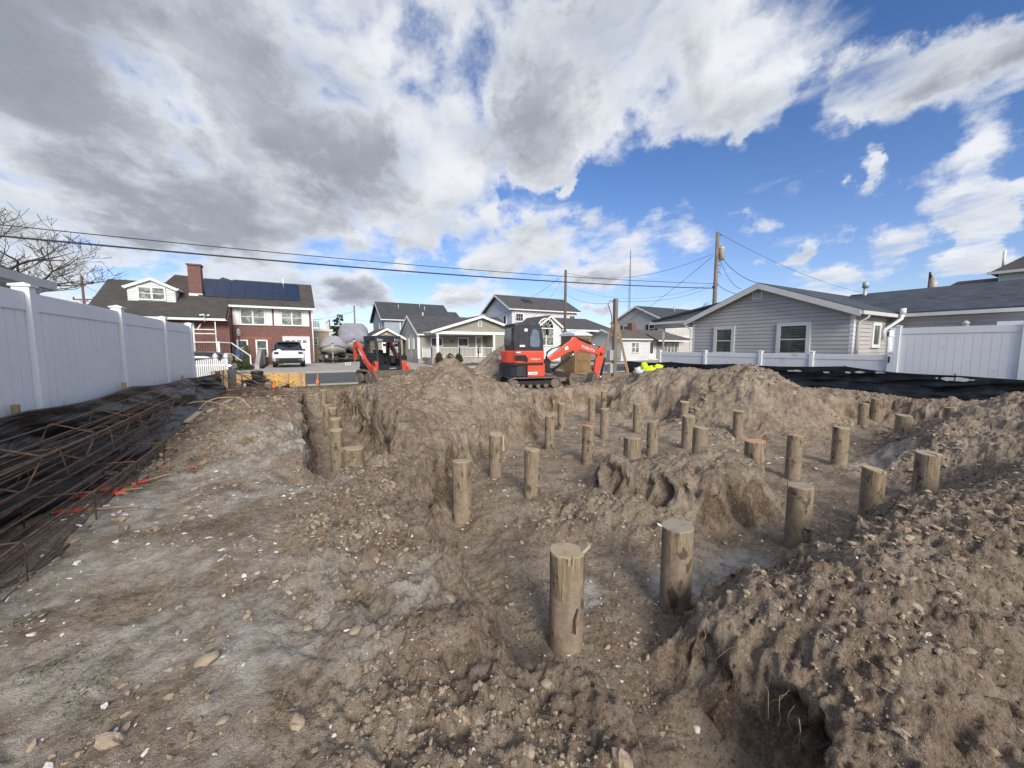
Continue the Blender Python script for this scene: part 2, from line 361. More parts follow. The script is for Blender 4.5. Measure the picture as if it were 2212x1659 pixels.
class MB:
    def __init__(s): s.v = []; s.f = []; s.mi = []; s.sm = []
    def add(s, vs, fs, m=0, smooth=False):
        b = len(s.v); s.v += [tuple(q) for q in vs]
        for f in fs: s.f.append([b + i for i in f]); s.mi.append(m); s.sm.append(smooth)
        return s
    def box(s, x0, x1, y0, y1, z0, z1, m=0):
        vs = [(x, y, z) for z in (z0, z1) for x, y in ((x0, y0), (x1, y0), (x1, y1), (x0, y1))]
        return s.add(vs, [(0, 3, 2, 1), (4, 5, 6, 7), (0, 1, 5, 4), (1, 2, 6, 5), (2, 3, 7, 6), (3, 0, 4, 7)], m)
    def beam(s, p, q, w, h, m=0, up=(0, 0, 1)):
        p = Vector(p); q = Vector(q); d = (q - p).normalized(); up = Vector(up)
        if abs(d.dot(up)) > .98: up = Vector((1, 0, 0))
        a = d.cross(up).normalized() * w / 2; b = a.cross(d).normalized() * h / 2
        vs = [c + i * a + j * b for c in (p, q) for i, j in ((-1, -1), (1, -1), (1, 1), (-1, 1))]
        return s.add(vs, [(0, 3, 2, 1), (4, 5, 6, 7), (0, 1, 5, 4), (1, 2, 6, 5), (2, 3, 7, 6), (3, 0, 4, 7)], m)
    def tube(s, pts, r, n=8, m=0, cap=True):
        pts = [Vector(p) for p in pts]; rr = r if isinstance(r, (list, tuple)) else [r] * len(pts)
        vs = []; ref = None
        for i, p in enumerate(pts):
            d = (pts[min(i + 1, len(pts) - 1)] - pts[max(i - 1, 0)]).normalized()
            if ref is None: ref = Vector((0, 0, 1)) if abs(d.z) < .9 else Vector((1, 0, 0))
            a = d.cross(ref).normalized(); b = d.cross(a).normalized(); ref = -b if False else ref
            for k in range(n):
                t = 2 * math.pi * k / n; vs.append(p + (a * math.cos(t) + b * math.sin(t)) * rr[i])
        fs = [(i * n + k, i * n + (k + 1) % n, (i + 1) * n + (k + 1) % n, (i + 1) * n + k) for i in range(len(pts) - 1) for k in range(n)]
        s.add(vs, fs, m, n > 5)
        if cap: 
            b0 = len(s.v) - len(vs)
            s.f.append([b0 + k for k in range(n)][::-1]); s.mi.append(m); s.sm.append(False)
            s.f.append([b0 + (len(pts) - 1) * n + k for k in range(n)]); s.mi.append(m); s.sm.append(False)
        return s
    def prism(s, poly, a0, a1, ax='y', m=0):
        """extrude a polygon given in the plane across an axis: ax y -> (x,z), x -> (y,z), z -> (x,y)"""
        def P(u, v, a): return (u, a, v) if ax == 'y' else ((a, u, v) if ax == 'x' else (u, v, a))
        n = len(poly); vs = [P(u, v, a) for a in (a0, a1) for u, v in poly]
        fs = [list(range(n)), list(range(2 * n - 1, n - 1, -1))] + [(i, n + i, n + (i + 1) % n, (i + 1) % n) for i in range(n)]
        return s.add(vs, fs, m)
    def loft(s, rings, m=0, cap=True, smooth=True, closed=True):
        n = len(rings[0]); vs = [q for r in rings for q in r]
        e = n if closed else n - 1
        fs = [(i * n + k, i * n + (k + 1) % n, (i + 1) * n + (k + 1) % n, (i + 1) * n + k) for i in range(len(rings) - 1) for k in range(e)]
        b0 = len(s.v); s.add(vs, fs, m, smooth)
        if cap:
            s.f.append([b0 + k for k in range(n)][::-1]); s.mi.append(m); s.sm.append(False)
            s.f.append([b0 + (len(rings) - 1) * n + k for k in range(n)]); s.mi.append(m); s.sm.append(False)
        return s
    def lathe(s, prof, n=16, c=(0, 0, 0), m=0):
        vs = [(c[0] + r * math.cos(2 * math.pi * k / n), c[1] + r * math.sin(2 * math.pi * k / n), c[2] + z) for r, z in prof for k in range(n)]
        fs = [(i * n + k, i * n + (k + 1) % n, (i + 1) * n + (k + 1) % n, (i + 1) * n + k) for i in range(len(prof) - 1) for k in range(n)]
        s.add(vs, fs, m, True)
        b0 = len(s.v) - len(vs)
        s.f.append([b0 + k for k in range(n)][::-1]); s.mi.append(m); s.sm.append(False)
        s.f.append([b0 + (len(prof) - 1) * n + k for k in range(n)]); s.mi.append(m); s.sm.append(False)
        return s
    def build(s, name, mats, parent=None, world=True, bevel=0.0, fix=True):
        me = bpy.data.meshes.new(name)
        v = s.v
        if parent is not None and world:
            bpy_m = Matrix.Translation(parent_world(parent)) @ Matrix.Rotation(parent_rot(parent), 4, 'Z')
            inv = bpy_m.inverted(); v = [tuple(inv @ Vector(q)) for q in v]
        me.from_pydata(v, [], s.f)
        for k in (mats if isinstance(mats, (list, tuple)) else [mats]): me.materials.append(MT[k] if isinstance(k, str) else k)
        me.polygons.foreach_set('material_index', s.mi); me.polygons.foreach_set('use_smooth', s.sm)
        me.update()
        if fix:
            import bmesh
            bm = bmesh.new(); bm.from_mesh(me); bmesh.ops.recalc_face_normals(bm, faces=bm.faces); bm.to_mesh(me); bm.free(); me.update()
        planar_uv(me)
        o = bpy.data.objects.new(name, me); COL.objects.link(o)
        if parent is not None: o.parent = parent
        if bevel:
            b = o.modifiers.new('bevel', 'BEVEL'); b.width = bevel; b.segments = 2; b.limit_method = 'ANGLE'; b.angle_limit = R(35)
        return o
def parent_world(p):
    v = Vector(p.location)
    while p.parent is not None:
        p = p.parent; v = Matrix.Rotation(p.rotation_euler[2], 3, 'Z') @ v + Vector(p.location)
    return v
def parent_rot(p):
    a = p.rotation_euler[2]
    while p.parent is not None: p = p.parent; a += p.rotation_euler[2]
    return a
def copy_thing(t, loc, rz=None, label=None, group=None, scale=None):
    r = t.copy(); COL.objects.link(r); r.location = loc
    if rz is not None: r.rotation_euler = (0, 0, rz)
    if scale: r.scale = scale
    if label: r['label'] = label
    if group: r['group'] = group
    for ch in t.children:
        c = ch.copy(); COL.objects.link(c); c.parent = r
        for g in ch.children:
            d = g.copy(); COL.objects.link(d); d.parent = c
    return r
def text_mesh(txt, size, depth=.004):
    cu = bpy.data.curves.new('lettering', 'FONT'); cu.body = txt; cu.size = size; cu.extrude = depth; cu.align_x = 'CENTER'; cu.align_y = 'CENTER'
    o = bpy.data.objects.new('lettering', cu); COL.objects.link(o)
    me = bpy.data.meshes.new_from_object(o.evaluated_get(bpy.context.evaluated_depsgraph_get())); bpy.data.objects.remove(o)
    return me
def lettering(txt, size, mat_, parent, loc, rot, name='lettering', bold=0.0):
    me = text_mesh(txt, size); me.materials.clear(); me.materials.append(MT[mat_])
    o = bpy.data.objects.new(name, me); COL.objects.link(o); o.parent = parent; o.location = loc; o.rotation_euler = rot
    return o
# ------------------------------------------------------------------ the dug-up ground
rng = np.random.RandomState(7)
FL = -0.73        # floor of the dig
pts = []
def cp(px, py, **k): v = at(px, py, **k); pts.append((v.x, v.y, v.z))
def cw(x, y, z): pts.append((x, y, z))
guard = []
def wall(line, zb, off, side=1, step=.35, gd=.02):
    """top edge of a cut as world points (x,y,z); the foot of the cut lies off metres to one side"""
    for a, b in zip(line[:-1], line[1:]):
        a = Vector(a); b = Vector(b); n = max(1, int((b - a).length / step)); d = (b - a); d.z = 0; d.normalize()
        nn = Vector((d.y, -d.x, 0)) * side
        for i in range(n):
            p = a.lerp(b, i / n); q = p + nn * off
            pts.append(tuple(p)); pts.append((q.x, q.y, zb)); g = p - nn * off * 1.2; pts.append((g.x, g.y, p.z))
            guard.append((p - nn * (off + .45), p.z + gd)); guard.append((p + nn * (off + .42), zb))
# grade on the left, and beside the fences
for x, y, z in [(-2.3, 1, .03), (-2.3, 4, .03), (-2.3, 8, .03), (-2.3, 12, .03), (-2.3, 16, .03), (-1.2, 2, .02), (-1, 4, .02), (-1.2, 6, .03), (-.6, 3, .03),
                (-1, 9, .08), (-1, 12, .06), (-.7, 10.5, .06), (-.6, 13.5, .04), (-.6, 15, .02), (-1.6, 10, .05), (-1.6, 6.5, .03), (-1.6, 8, .04), (-1.6, 14, .03), (-1.5, .5, 0), (-.8, .6, 0), (0, 16, .02), (3, 16.5, .02), (6, 16.8, .02), (12, 16.8, .02), (16.5, 16.8, .02), (-.2, 1.2, .0), (0, 2.4, .03), (0, 0, -.02),
                (.5, .6, 0.0), (.9, .1, -.04), (-2, -2, 0), (3, -3, .1), (8, -3, .2), (14, -3, .2), (17, -3, .1), (17, 2, .03), (17, 8, .03), (17, 13, .03),
                (15.6, 12, .02), (15.7, 8, .04), (15.6, 5, .05), (15.6, 3, .03), (15.7, 1, .1), (13, 13, .05), (13, 15, .03), (10, 13.5, .02), (8.5, 12, .02), (7, 12.2, .05), (9.5, 11.4, .02),
                (10.8, 12.2, .02), (5, 13.5, .1), (3.2, 14, .1), (2.2, 15.5, .05)]: cw(x, y, z)
# left bank, its lumps
for x, y, z in [(-.5, 7.2, .22), (-.3, 8.2, .26), (-.6, 6.2, .10), (-.9, 7.6, .12), (-.2, 9.8, .12), (-.1, 5.4, .06), (.1, 4.4, .05), (.4, 3.4, .08), (.5, 2.6, .06), (.3, 1.7, .03), (.8, 4.6, .14), (.9, 5.2, .10)]: cw(x, y, z)
# left trench, x .15 to 1.4
wall([(.12, 5.6, .10), (.10, 6.6, .20), (-.02, 7.6, .22), (.12, 8.8, .18), (.15, 10, .08), (.1, 12, .04), (.15, 14, .02), (.3, 15.6, .0)], FL, .14, 1)
wall([(1.62, 15.6, 0), (1.7, 14, .08), (1.62, 12.5, .25), (1.75, 11, .42), (1.62, 9.8, .48), (1.62, 8.6, .42), (1.66, 7.6, .34), (1.62, 6.7, .25), (1.42, 6.0, .12), (1.15, 5.65, -.16), (.8, 5.55, -.34), (.45, 5.45, -.20), (.2, 5.5, .06)], FL, .2, 1)
for x, y in [(.75, 6.2), (.8, 7), (.7, 8), (.75, 9), (.8, 10), (.8, 11), (.85, 12), (.8, 13), (.9, 14), (.9, 15)]: cw(x, y, FL)
# left edge of the main dig, running towards the camera
wall([(7.6, 11.1, .0), (6.5, 10.2, .05), (5.7, 9.1, .05), (4.9, 8.0, .0), (4.2, 7.5, -.05), (3.6, 7.25, -.05), (2.9, 6.9, -.1), (2.3, 6.2, -.1), (1.7, 5.4, -.05), (1.25, 4.6, .04), (1.12, 3.8, .08), (1.0, 3.1, .05), (.98, 2.5, .02), (.88, 1.85, -.03)], FL, .2, -1)
wall([(.88, 1.85, -.03), (1.0, 1.68, -.14), (1.2, 1.62, -.2), (1.33, 1.45, -.2), (1.32, 1.2, -.2), (1.3, .9, -.22), (1.28, .4, -.2), (1.2, -.5, -.2)], FL, .2, -1)
# floor
for x, y in [(1.35, 3), (1.3, 2.3), (1.7, 2.2), (1.7, 1.3), (1.75, .6), (1.7, 0), (1.7, -.6), (2.2, 2.4), (2.3, 1.95), (2.7, 2.1), (1.9, 3.4), (2, 4.4), (2.6, 3.2), (2.9, 2.6), (3.4, 2.3), (3.0, 5), (3.8, 2.1), (3.9, 5.6), (4.8, 6.2),
             (4.4, 2.3), (5.4, 2.2), (6.2, 2.1), (7, 2.3), (7.8, 2.1), (8.4, 3.1), (7.4, 3.9), (6.6, 3.9), (5.7, 6.8), (6.6, 7.8), (7.8, 8.8), (8.6, 9.6), (9.3, 9.7), (6.5, 6), (7.6, 6.4), (8.4, 5.4), (9, 4.5), (9.6, 3.8), (10.5, 3.4), (11.6, 3.4), (12.6, 3.7), (13.4, 4.0), (14.3, 4.2), (9.6, 7.6), (7.6, 5), (5.9, 5.0), (5.0, 5.0), (4.1, 4.6)]: cw(x, y, FL + rng.uniform(-.02, .03))
# back of the dig below the excavator
wall([(10.2, 9.9, .15), (9.7, 10.6, .06), (8.8, 10.75, .02), (7.6, 11.1, .0)], FL, .3, -1)
# right side of the dig
wall([(14.9, 1.6, .0), (15.15, 3, .0), (15.1, 4.3, .0), (14.6, 5.1, .02), (13.4, 5.3, .1)], FL + .1, .35, -1)
# mound between the trench and the dig
for x, y, z in [(3.6, 9.3, 1.28), (3.0, 9.1, .90), (4.3, 9.8, .88), (3.6, 8.4, .70), (2.6, 8.4, .62), (2.2, 9.6, .62), (2.4, 11, .55), (3.5, 10.8, .9), (5.2, 10.6, .6), (6.2, 11.2, .35), (4.5, 8.8, .62), (3.0, 7.6, .22), (2.2, 7.0, .12), (2.0, 6.2, .02), (4.6, 12, .4), (2.6, 12.8, .2), (1.9, 7.8, .34), (2.8, 10.2, .85)]: cw(x, y, z)
# spoil heap behind the excavator
for x, y, z in [(8.6, 15.6, 1.78), (7.9, 15.3, 1.2), (9.3, 16.2, 1.35), (9.0, 14.9, 1.15), (7.2, 15.3, .62), (6.5, 15.4, .25), (8.2, 14.2, .5), (9.6, 15, .8), (10.4, 15.3, .75), (11.3, 15.2, .45), (9.9, 14.4, .35), (11.9, 14.6, .12), (8.3, 16.7, .9), (9.6, 17, .5), (7.3, 16.6, .3)]: cw(x, y, z)
# mound in front of the right-hand fence
for x, y, z in [(11.35, 6.2, 1.04), (11.0, 7.0, .78), (11.0, 8.0, .82), (10.6, 8.7, .74), (10.3, 9.2, .58), (10.6, 10.1, .5), (11.0, 11.0, .35), (11.8, 5.5, .72), (12.3, 6.6, .7), (12.2, 8, .6), (12, 9.6, .4), (13.4, 7.2, .3), (13.6, 9, .1),
                (10.6, 6.1, .60), (10.2, 7.2, .40), (9.9, 8.2, .30), (9.6, 9.2, .3), (10.4, 5.3, .15), (11.1, 4.9, .15), (12.0, 4.85, .12), (12.7, 5.0, .1), (9.8, 6.1, -.1), (9.5, 7.0, -.35), (9.5, 8.1, -.45), (9.0, 9.2, -.6), (9.9, 5.2, -.45), (10.6, 4.55, -.55), (11.6, 4.35, -.6), (12.5, 4.4, -.5), (11.5, 5.3, .62), (12.6, 5.8, .5)]: cw(x, y, z)
# lump left standing in the middle of the dig
LUMP = [(4.05, 4.3), (4.15, 3.6), (4.3, 2.98), (4.9, 2.8), (5.52, 2.75), (6.0, 3.05), (5.9, 3.6), (5.4, 3.95), (4.7, 4.15), (4.05, 4.3)]
wall([(x, y, -.16) for x, y in LUMP], FL, .15, 1, .3)
for x, y, z in [(5.1, 3.5, -.02), (5.5, 3.3, -.04), (4.6, 3.5, -.04), (5.0, 3.1, -.08), (4.5, 3.9, -.08)]: cw(x, y, z)
for x, y, z in [(3.4, 3.75, -.36), (3.0, 3.6, -.5), (3.7, 3.35, -.38), (3.4, 3.2, -.46), (3.8, 2.9, -.48), (3.0, 3.1, -.62), (3.5, 2.7, -.62), (2.65, 3.5, -.68), (3.75, 4.1, -.5)]: cw(x, y, z)
# big foreground mound on the right, undercut on its left
wall([(1.9, -.8, -.42), (1.96, .0, -.40), (2.02, .55, -.36), (2.16, .76, -.33), (2.24, .96, -.32), (2.26, 1.18, -.30), (2.30, 1.42, -.28), (2.50, 1.60, -.28), (2.80, 1.64, -.30), (3.2, 1.68, -.34), (3.7, 1.70, -.32), (4.2, 1.5, -.34)], FL, .16, -1)
for x, y, z in [(2.6, 1.0, -.12), (2.75, 1.35, -.12), (3.0, 1.1, .0), (3.3, .8, .04), (2.5, .6, -.24), (2.5, 0, -.34)]: cw(x, y, z)
for x, y, z in [(2.9, .4, -.22), (3.4, 1.35, -.08), (3.9, 1.22, .04), (4.6, 1.2, .06), (5.2, 1.25, .0), (5.9, 1.3, -.2), (6.8, 1.2, -.2), (4.0, .75, .12), (5.0, .8, .2), (3.5, .3, -.22), (2.9, -.4, -.45), (4.2, .1, -.10), (4.0, -.8, -.2),
                (5.6, .3, .26), (6.5, .5, .16), (7.6, .7, .02), (8.5, .9, .0), (7, -.8, .35), (9, -.3, .35), (4.8, 1.75, -.62), (5.9, 1.65, -.62), (7, 1.6, -.6), (8.0, 1.55, -.6), (5.4, 1.7, -.58), (4.3, 1.8, -.68)]: cw(x, y, z)
# right bank
for x, y, z in [(9.3, 2.2, -.3), (10, 2.2, .02), (10.8, 2.2, .16), (11.6, 2.1, .30), (12.4, 1.6, .62), (13.4, 1.2, .8), (10.4, 1.5, .05), (9.3, 1.6, -.2), (11.5, 1.2, .45), (9.6, 2.7, -.62), (10.6, 2.75, -.5), (11.8, 2.65, -.35), (12.8, 2.4, -.05), (14, 2.2, .1),
                (8.8, 2.1, -.62), (10.2, .4, .3), (12, 0, .6), (14, 0, .5), (13.2, 3.0, -.3)]: cw(x, y, z)
for g, z in guard:
    if all((g.x - q[0]) ** 2 + (g.y - q[1]) ** 2 > .16 for q in pts): pts.append((g.x, g.y, z))
P = np.array(pts, float)
# merge control points that fall together
keep = []
for i in range(len(P)):
    if all((P[i, 0] - P[j, 0]) ** 2 + (P[i, 1] - P[j, 1]) ** 2 > .055 ** 2 for j in keep): keep.append(i)
P = P[keep]
N = len(P)
A = np.sqrt(((P[:, None, :2] - P[None, :, :2]) ** 2).sum(2)) + 0.0
A = -A
M_ = np.zeros((N + 1, N + 1)); M_[:N, :N] = A + np.eye(N) * -.004; M_[:N, N] = 1; M_[N, :N] = 1
sol = np.linalg.solve(M_, np.append(P[:, 2], 0)); Wt = sol[:N]; C0 = sol[N]
GX = np.arange(-2.9, 17.6, .055); GY = np.arange(-3.2, 17.4, .055)
gx, gy = np.meshgrid(GX, GY)
base = np.full(gx.shape, C0)
for i in range(N): base -= Wt[i] * np.sqrt((gx - P[i, 0]) ** 2 + (gy - P[i, 1]) ** 2)
def bil(G, x, y):
    fx = np.clip((x - GX[0]) / .055, 0, len(GX) - 1.001); fy = np.clip((y - GY[0]) / .055, 0, len(GY) - 1.001)
    ix = fx.astype(int); iy = fy.astype(int); tx = fx - ix; ty = fy - iy
    return (G[iy, ix] * (1 - tx) + G[iy, ix + 1] * tx) * (1 - ty) + (G[iy + 1, ix] * (1 - tx) + G[iy + 1, ix + 1] * tx) * ty
TAB = rng.rand(4, 256, 256)
def vn(x, y, k=0):
    xi = np.floor(x).astype(int); yi = np.floor(y).astype(int); tx = x - xi; ty = y - yi
    tx = tx * tx * (3 - 2 * tx); ty = ty * ty * (3 - 2 * ty); T = TAB[k]
    a = T[yi & 255, xi & 255]; b = T[yi & 255, (xi + 1) & 255]; c = T[(yi + 1) & 255, xi & 255]; d = T[(yi + 1) & 255, (xi + 1) & 255]
    return (a * (1 - tx) + b * tx) * (1 - ty) + (c * (1 - tx) + d * tx) * ty - .5
def fbm(x, y, sc_, oc=4, k=0, g=.55):
    s = 0; a = 1; 
    for i in range(oc):
        s = s + a * vn(x * sc_ + 13.1 * i, y * sc_ - 7.7 * i, (k + i) % 4); sc_ *= 2.07; a *= g
    return s
def clods(x, y, cell, k, rmin=.25, rmax=.62, p=.75):
    """height of lumps scattered one to a cell"""
    u = x / cell; v = y / cell; xi = np.floor(u).astype(int); yi = np.floor(v).astype(int); h = np.zeros_like(x)
    for dx in (-1, 0, 1):
        for dy in (-1, 0, 1):
            cx_ = xi + dx; cy_ = yi + dy
            jx = TAB[k][cy_ & 255, cx_ & 255]; jy = TAB[(k + 1) % 4][cy_ & 255, cx_ & 255]; jr = TAB[(k + 2) % 4][cy_ & 255, cx_ & 255]; jp = TAB[(k + 3) % 4][cx_ & 255, cy_ & 255]
            r = rmin + (rmax - rmin) * jr ** 2
            d2 = ((u - cx_ - jx) ** 2 * (1 + .8 * jp) + (v - cy_ - jy) ** 2 * (1.8 - .8 * jp))
            q = np.sqrt(np.clip(r * r - d2, 0, None)) * (jp < p)
            h = np.maximum(h, q)
    return h * cell
def inlot(x, y): 
    return np.clip((x + 2.5) / .3, 0, 1) * np.clip((16.9 - x) / .3, 0, 1) * np.clip((16.75 - y) / .5, 0, 1) * np.clip((y + 3.1) / .5, 0, 1)
def rough_at(x, y):
    """how broken the soil is: trodden flat on the left and on the floor, loose on the mounds"""
    z = bil(base, x, y)
    fl = np.clip((z - FL) / .18, 0, 1)
    left = 1 - np.clip((.35 - x) / .5, 0, 1) * np.clip((6.0 - y) / .8, 0, 1) * .72
    return (.30 + .70 * fl) * left
def height(x, y):
    wx = x + fbm(x, y, 2.2, 3, 1) * .22 + fbm(x, y, 7, 2, 3) * .05; wy = y + fbm(x, y, 2.2, 3, 2) * .22 + fbm(x, y, 7.5, 2, 0) * .05
    z = bil(base, wx, wy); r = rough_at(wx, wy); L = inlot(x, y)
    z = z + r * (fbm(x, y, 1.3, 3, 0) * .12 + (.12 - np.abs(fbm(x, y, 2.7, 5, 2, .6))) * .12 + (.1 - np.abs(fbm(x, y, 8, 4, 3, .6))) * .06 + fbm(x, y, 16, 4, 1, .7) * .045)
    m = np.clip(fbm(x, y, 1.1, 3, 3) * 3.2 + .65, .12, 1.25)
    z = z + r * m * (clods(x, y, .30, 0, .18, .45, .3) * .22 + clods(x + 3, y + 5, .13, 1, .2, .55, .4) * .38 + clods(x, y, .055, 2, .25, .62, .8) * .85)
    z = z + (1 - r) * (fbm(x, y, 3.1, 4, 1) * .035 + clods(x, y, .045, 3, .2, .5, .4) * .35)
    z = z + clods(x + 1, y, .024, 1, .25, .6, .8) * .8 * (.4 + .6 * r)
    # tooth marks and slumped ruts on the slopes
    return z * L + .0 * (1 - L)
def blob(x, y, cx_, cy_, rx, ry, rot=0):
    c, s = math.cos(rot), math.sin(rot); u = ((x - cx_) * c + (y - cy_) * s) / rx; v = (-(x - cx_) * s + (y - cy_) * c) / ry
    return np.clip(1.3 - np.sqrt(u * u + v * v), 0, 1)
def axis(a0, a1, lo, hi, s0=.0095, g=.0036):
    p = [0.0]
    while p[-1] < a1: p.append(p[-1] + s0 + g * abs(p[-1]))
    q = [0.0]
    while q[-1] > a0: q.append(q[-1] - s0 - g * abs(q[-1]))
    a = q[::-1][:-1] + p
    st = a[-1] - a[-2]
    while a[-1] < hi: st *= 1.35; a.append(a[-1] + st)
    st = a[1] - a[0]
    while a[0] > lo: st *= 1.35; a.insert(0, a[0] - st)
    return np.array(a)
XS = axis(-2.6, 17.3, -700, 900); YS = axis(-1.2, 17.3, -700, 900)
X, Y = np.meshgrid(XS, YS)
Z = height(X, Y)
zb = bil(base, X, Y); L = inlot(X, Y)
# steep faces get pushed in and out so that they read as broken earth, not as a sheet
gyy, gxx = np.gradient(bil(base, X + fbm(X, Y, 2.2, 3, 1) * .22, Y + fbm(X, Y, 2.2, 3, 2) * .22))
gxx = gxx / np.gradient(XS)[None, :]; gyy = gyy / np.gradient(YS)[:, None]
sl = np.sqrt(gxx ** 2 + gyy ** 2); st = np.clip((sl - .8) / 2.5, 0, 1) * L
dsp = (fbm(X * 1.0 + Z * .8, Y + Z * 1.1, 3.0, 3, 0, .5)) * .12
tt = np.clip((Z - FL) / .55, 0, 1)                    # cut faces are hollowed under their lip
und = st * (4 * tt * (1 - tt)) * (.10 + .10 * blob(X, Y, 2.15, .75, .35, .45) + .03 * blob(X, Y, 4.9, 2.85, 1.1, .35) + .06 * fbm(X, Y, 2.0, 2, 1))
dsp = dsp - und + fbm(X + Z * 1.4, Y * 1.0 + Z * 1.9, 8, 3, 2, .6) * .07
X2 = X + st * dsp * (-gxx / (sl + 1e-6)); Y2 = Y + st * dsp * (-gyy / (sl + 1e-6))
ny, nx = X.shape
co = np.stack([X2, Y2, Z], -1).reshape(-1, 3)
idx = np.arange(ny * nx).reshape(ny, nx)
fa = np.stack([idx[:-1, :-1], idx[:-1, 1:], idx[1:, 1:], idx[1:, :-1]], -1).reshape(-1, 4)
def fast_mesh(name, co, fa, mats, smooth=True):
    me = bpy.data.meshes.new(name); k = fa.shape[1]
    me.vertices.add(len(co)); me.vertices.foreach_set('co', co.astype(np.float32).ravel())
    me.loops.add(fa.size); me.loops.foreach_set('vertex_index', fa.astype(np.int32).ravel())
    me.polygons.add(len(fa)); me.polygons.foreach_set('loop_start', np.arange(0, fa.size, k, dtype=np.int32))
    me.polygons.foreach_set('loop_total', np.full(len(fa), k, np.int32))
    me.polygons.foreach_set('use_smooth', np.full(len(fa), smooth))
    for q in mats: me.materials.append(MT[q])
    me.update(calc_edges=True)
    return me
# vertex colours: R pale grey shelly soil, G dark red-brown damp soil plus painted undercut shade, B lot or lawn
def soil(x, y, z, s):
    n = fbm(x, y, 1.3, 4, 2); n2_ = fbm(x, y, 3.5, 4, 1)
    g = blob(x, y, -1.0, 4.5, .9, 3.2) * .65 + blob(x, y, .05, 2.5, .6, .8, .5) * .7 + blob(x, y, -.1, 1.9, .35, .6) * .4
    g = g + blob(x, y, -.2, 6.6, .6, 1.2) * .9 + blob(x, y, 3.7, 2.15, 1.1, .35) * 1.0 + blob(x, y, 2.2, 2.6, .4, .3) * .6 + blob(x, y, 9.5, 2.6, .9, .4) * .6 + blob(x, y, 5.7, 3.6, .7, .4) * .6 + blob(x, y, .3, 4.6, .5, .35) * .7
    g = np.clip(g * (1 + n * 2.0) + n2_ * .5, 0, 1)
    b = np.clip((-.12 - z) / .5, 0, 1) * s * 1.1 + blob(x, y, 2.2, .7, .35, .6) * s * .9 + np.clip((FL + .2 - z) / .2, 0, 1) * .25  # browner on low cut faces; the near undercut's dark recess is painted in
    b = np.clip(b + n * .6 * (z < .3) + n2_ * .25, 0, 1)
    return g, b
sl2y, sl2x = np.gradient(Z); sl2 = np.clip(np.sqrt((sl2x / np.gradient(XS)[None, :]) ** 2 + (sl2y / np.gradient(YS)[:, None]) ** 2) / 3, 0, 1)
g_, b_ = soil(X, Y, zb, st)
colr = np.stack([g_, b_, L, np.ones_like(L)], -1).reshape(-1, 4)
m, k, b = newmat('soil')
at_ = k.n('ShaderNodeAttribute', attribute_name='soil').outputs['Color']
sp_ = k.n('ShaderNodeSeparateColor'); k.l(at_, sp_.inputs[0])
v = k.n('ShaderNodeTexCoord').outputs['Object']
na = k.noise(v, .9, 6, .65, .3); nb = k.noise(v, 6, 6, .65); nc = k.noise(v, 38, 5, .7); nd = k.noise(v, 170, 3, .7)
ne = k.noise(v, 2.6, 7, .7, .2)
a = k.mix(k.sm(na, .38, .62), (.295, .220, .158, 1), (.445, .358, .268, 1))
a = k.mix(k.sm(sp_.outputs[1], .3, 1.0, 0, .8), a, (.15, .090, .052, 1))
a = k.mix(k.sm(ne, .47, .62, 0, .75), a, (.195, .148, .108, 1))
a = k.mix(k.sm(nb, .50, .64, 0, .55), a, (.45, .385, .305, 1))
a = k.mix(k.sm(nb, .48, .36, 0, .5), a, (.155, .112, .078, 1))
a = k.mix(k.sm(nc, .52, .66, 0, .65), a, (.44, .385, .31, 1))
a = k.mix(k.sm(nc, .48, .34, 0, .75), a, (.088, .062, .042, 1))
a = k.mix(k.sm(nd, .58, .68, 0, .55), a, (.52, .46, .38, 1))
a = k.mix(k.sm(nd, .44, .34, 0, .5), a, (.08, .057, .04, 1))
gcol = k.mix(k.sm(nb, .35, .6), (.40, .36, .305, 1), (.56, .515, .45, 1))
a = k.mix(k.m('MULTIPLY', k.sm(sp_.outputs[0], .15, .85), k.sm(k.m('ADD', nb, k.m('MULTIPLY', nc, .4)), .45, .85, .35, .95)), a, gcol)
gr = k.mix(k.sm(nb, .35, .65), (.075, .085, .04, 1), (.14, .125, .065, 1))
a = k.mix(sp_.outputs[2], gr, a)
k.l(a, b.inputs['Base Color']); b.inputs['Roughness'].default_value = .95; b.inputs['Specular IOR Level'].default_value = .25
bumpn(k, b, k.m('ADD', k.m('ADD', k.m('MULTIPLY', nb, 1.6), k.m('MULTIPLY', nc, 1.0)), k.m('MULTIPLY', nd, .5)), 1.0, .035)
MT['soil'] = m
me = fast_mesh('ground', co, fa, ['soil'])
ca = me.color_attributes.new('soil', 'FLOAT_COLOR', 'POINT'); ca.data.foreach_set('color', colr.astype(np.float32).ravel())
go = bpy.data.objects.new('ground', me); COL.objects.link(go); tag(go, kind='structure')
def gz(x, y):
    x = np.atleast_1d(np.asarray(x, float)); y = np.atleast_1d(np.asarray(y, float))
    return height(x, y)
def gz1(x, y): return float(gz(x, y)[0])

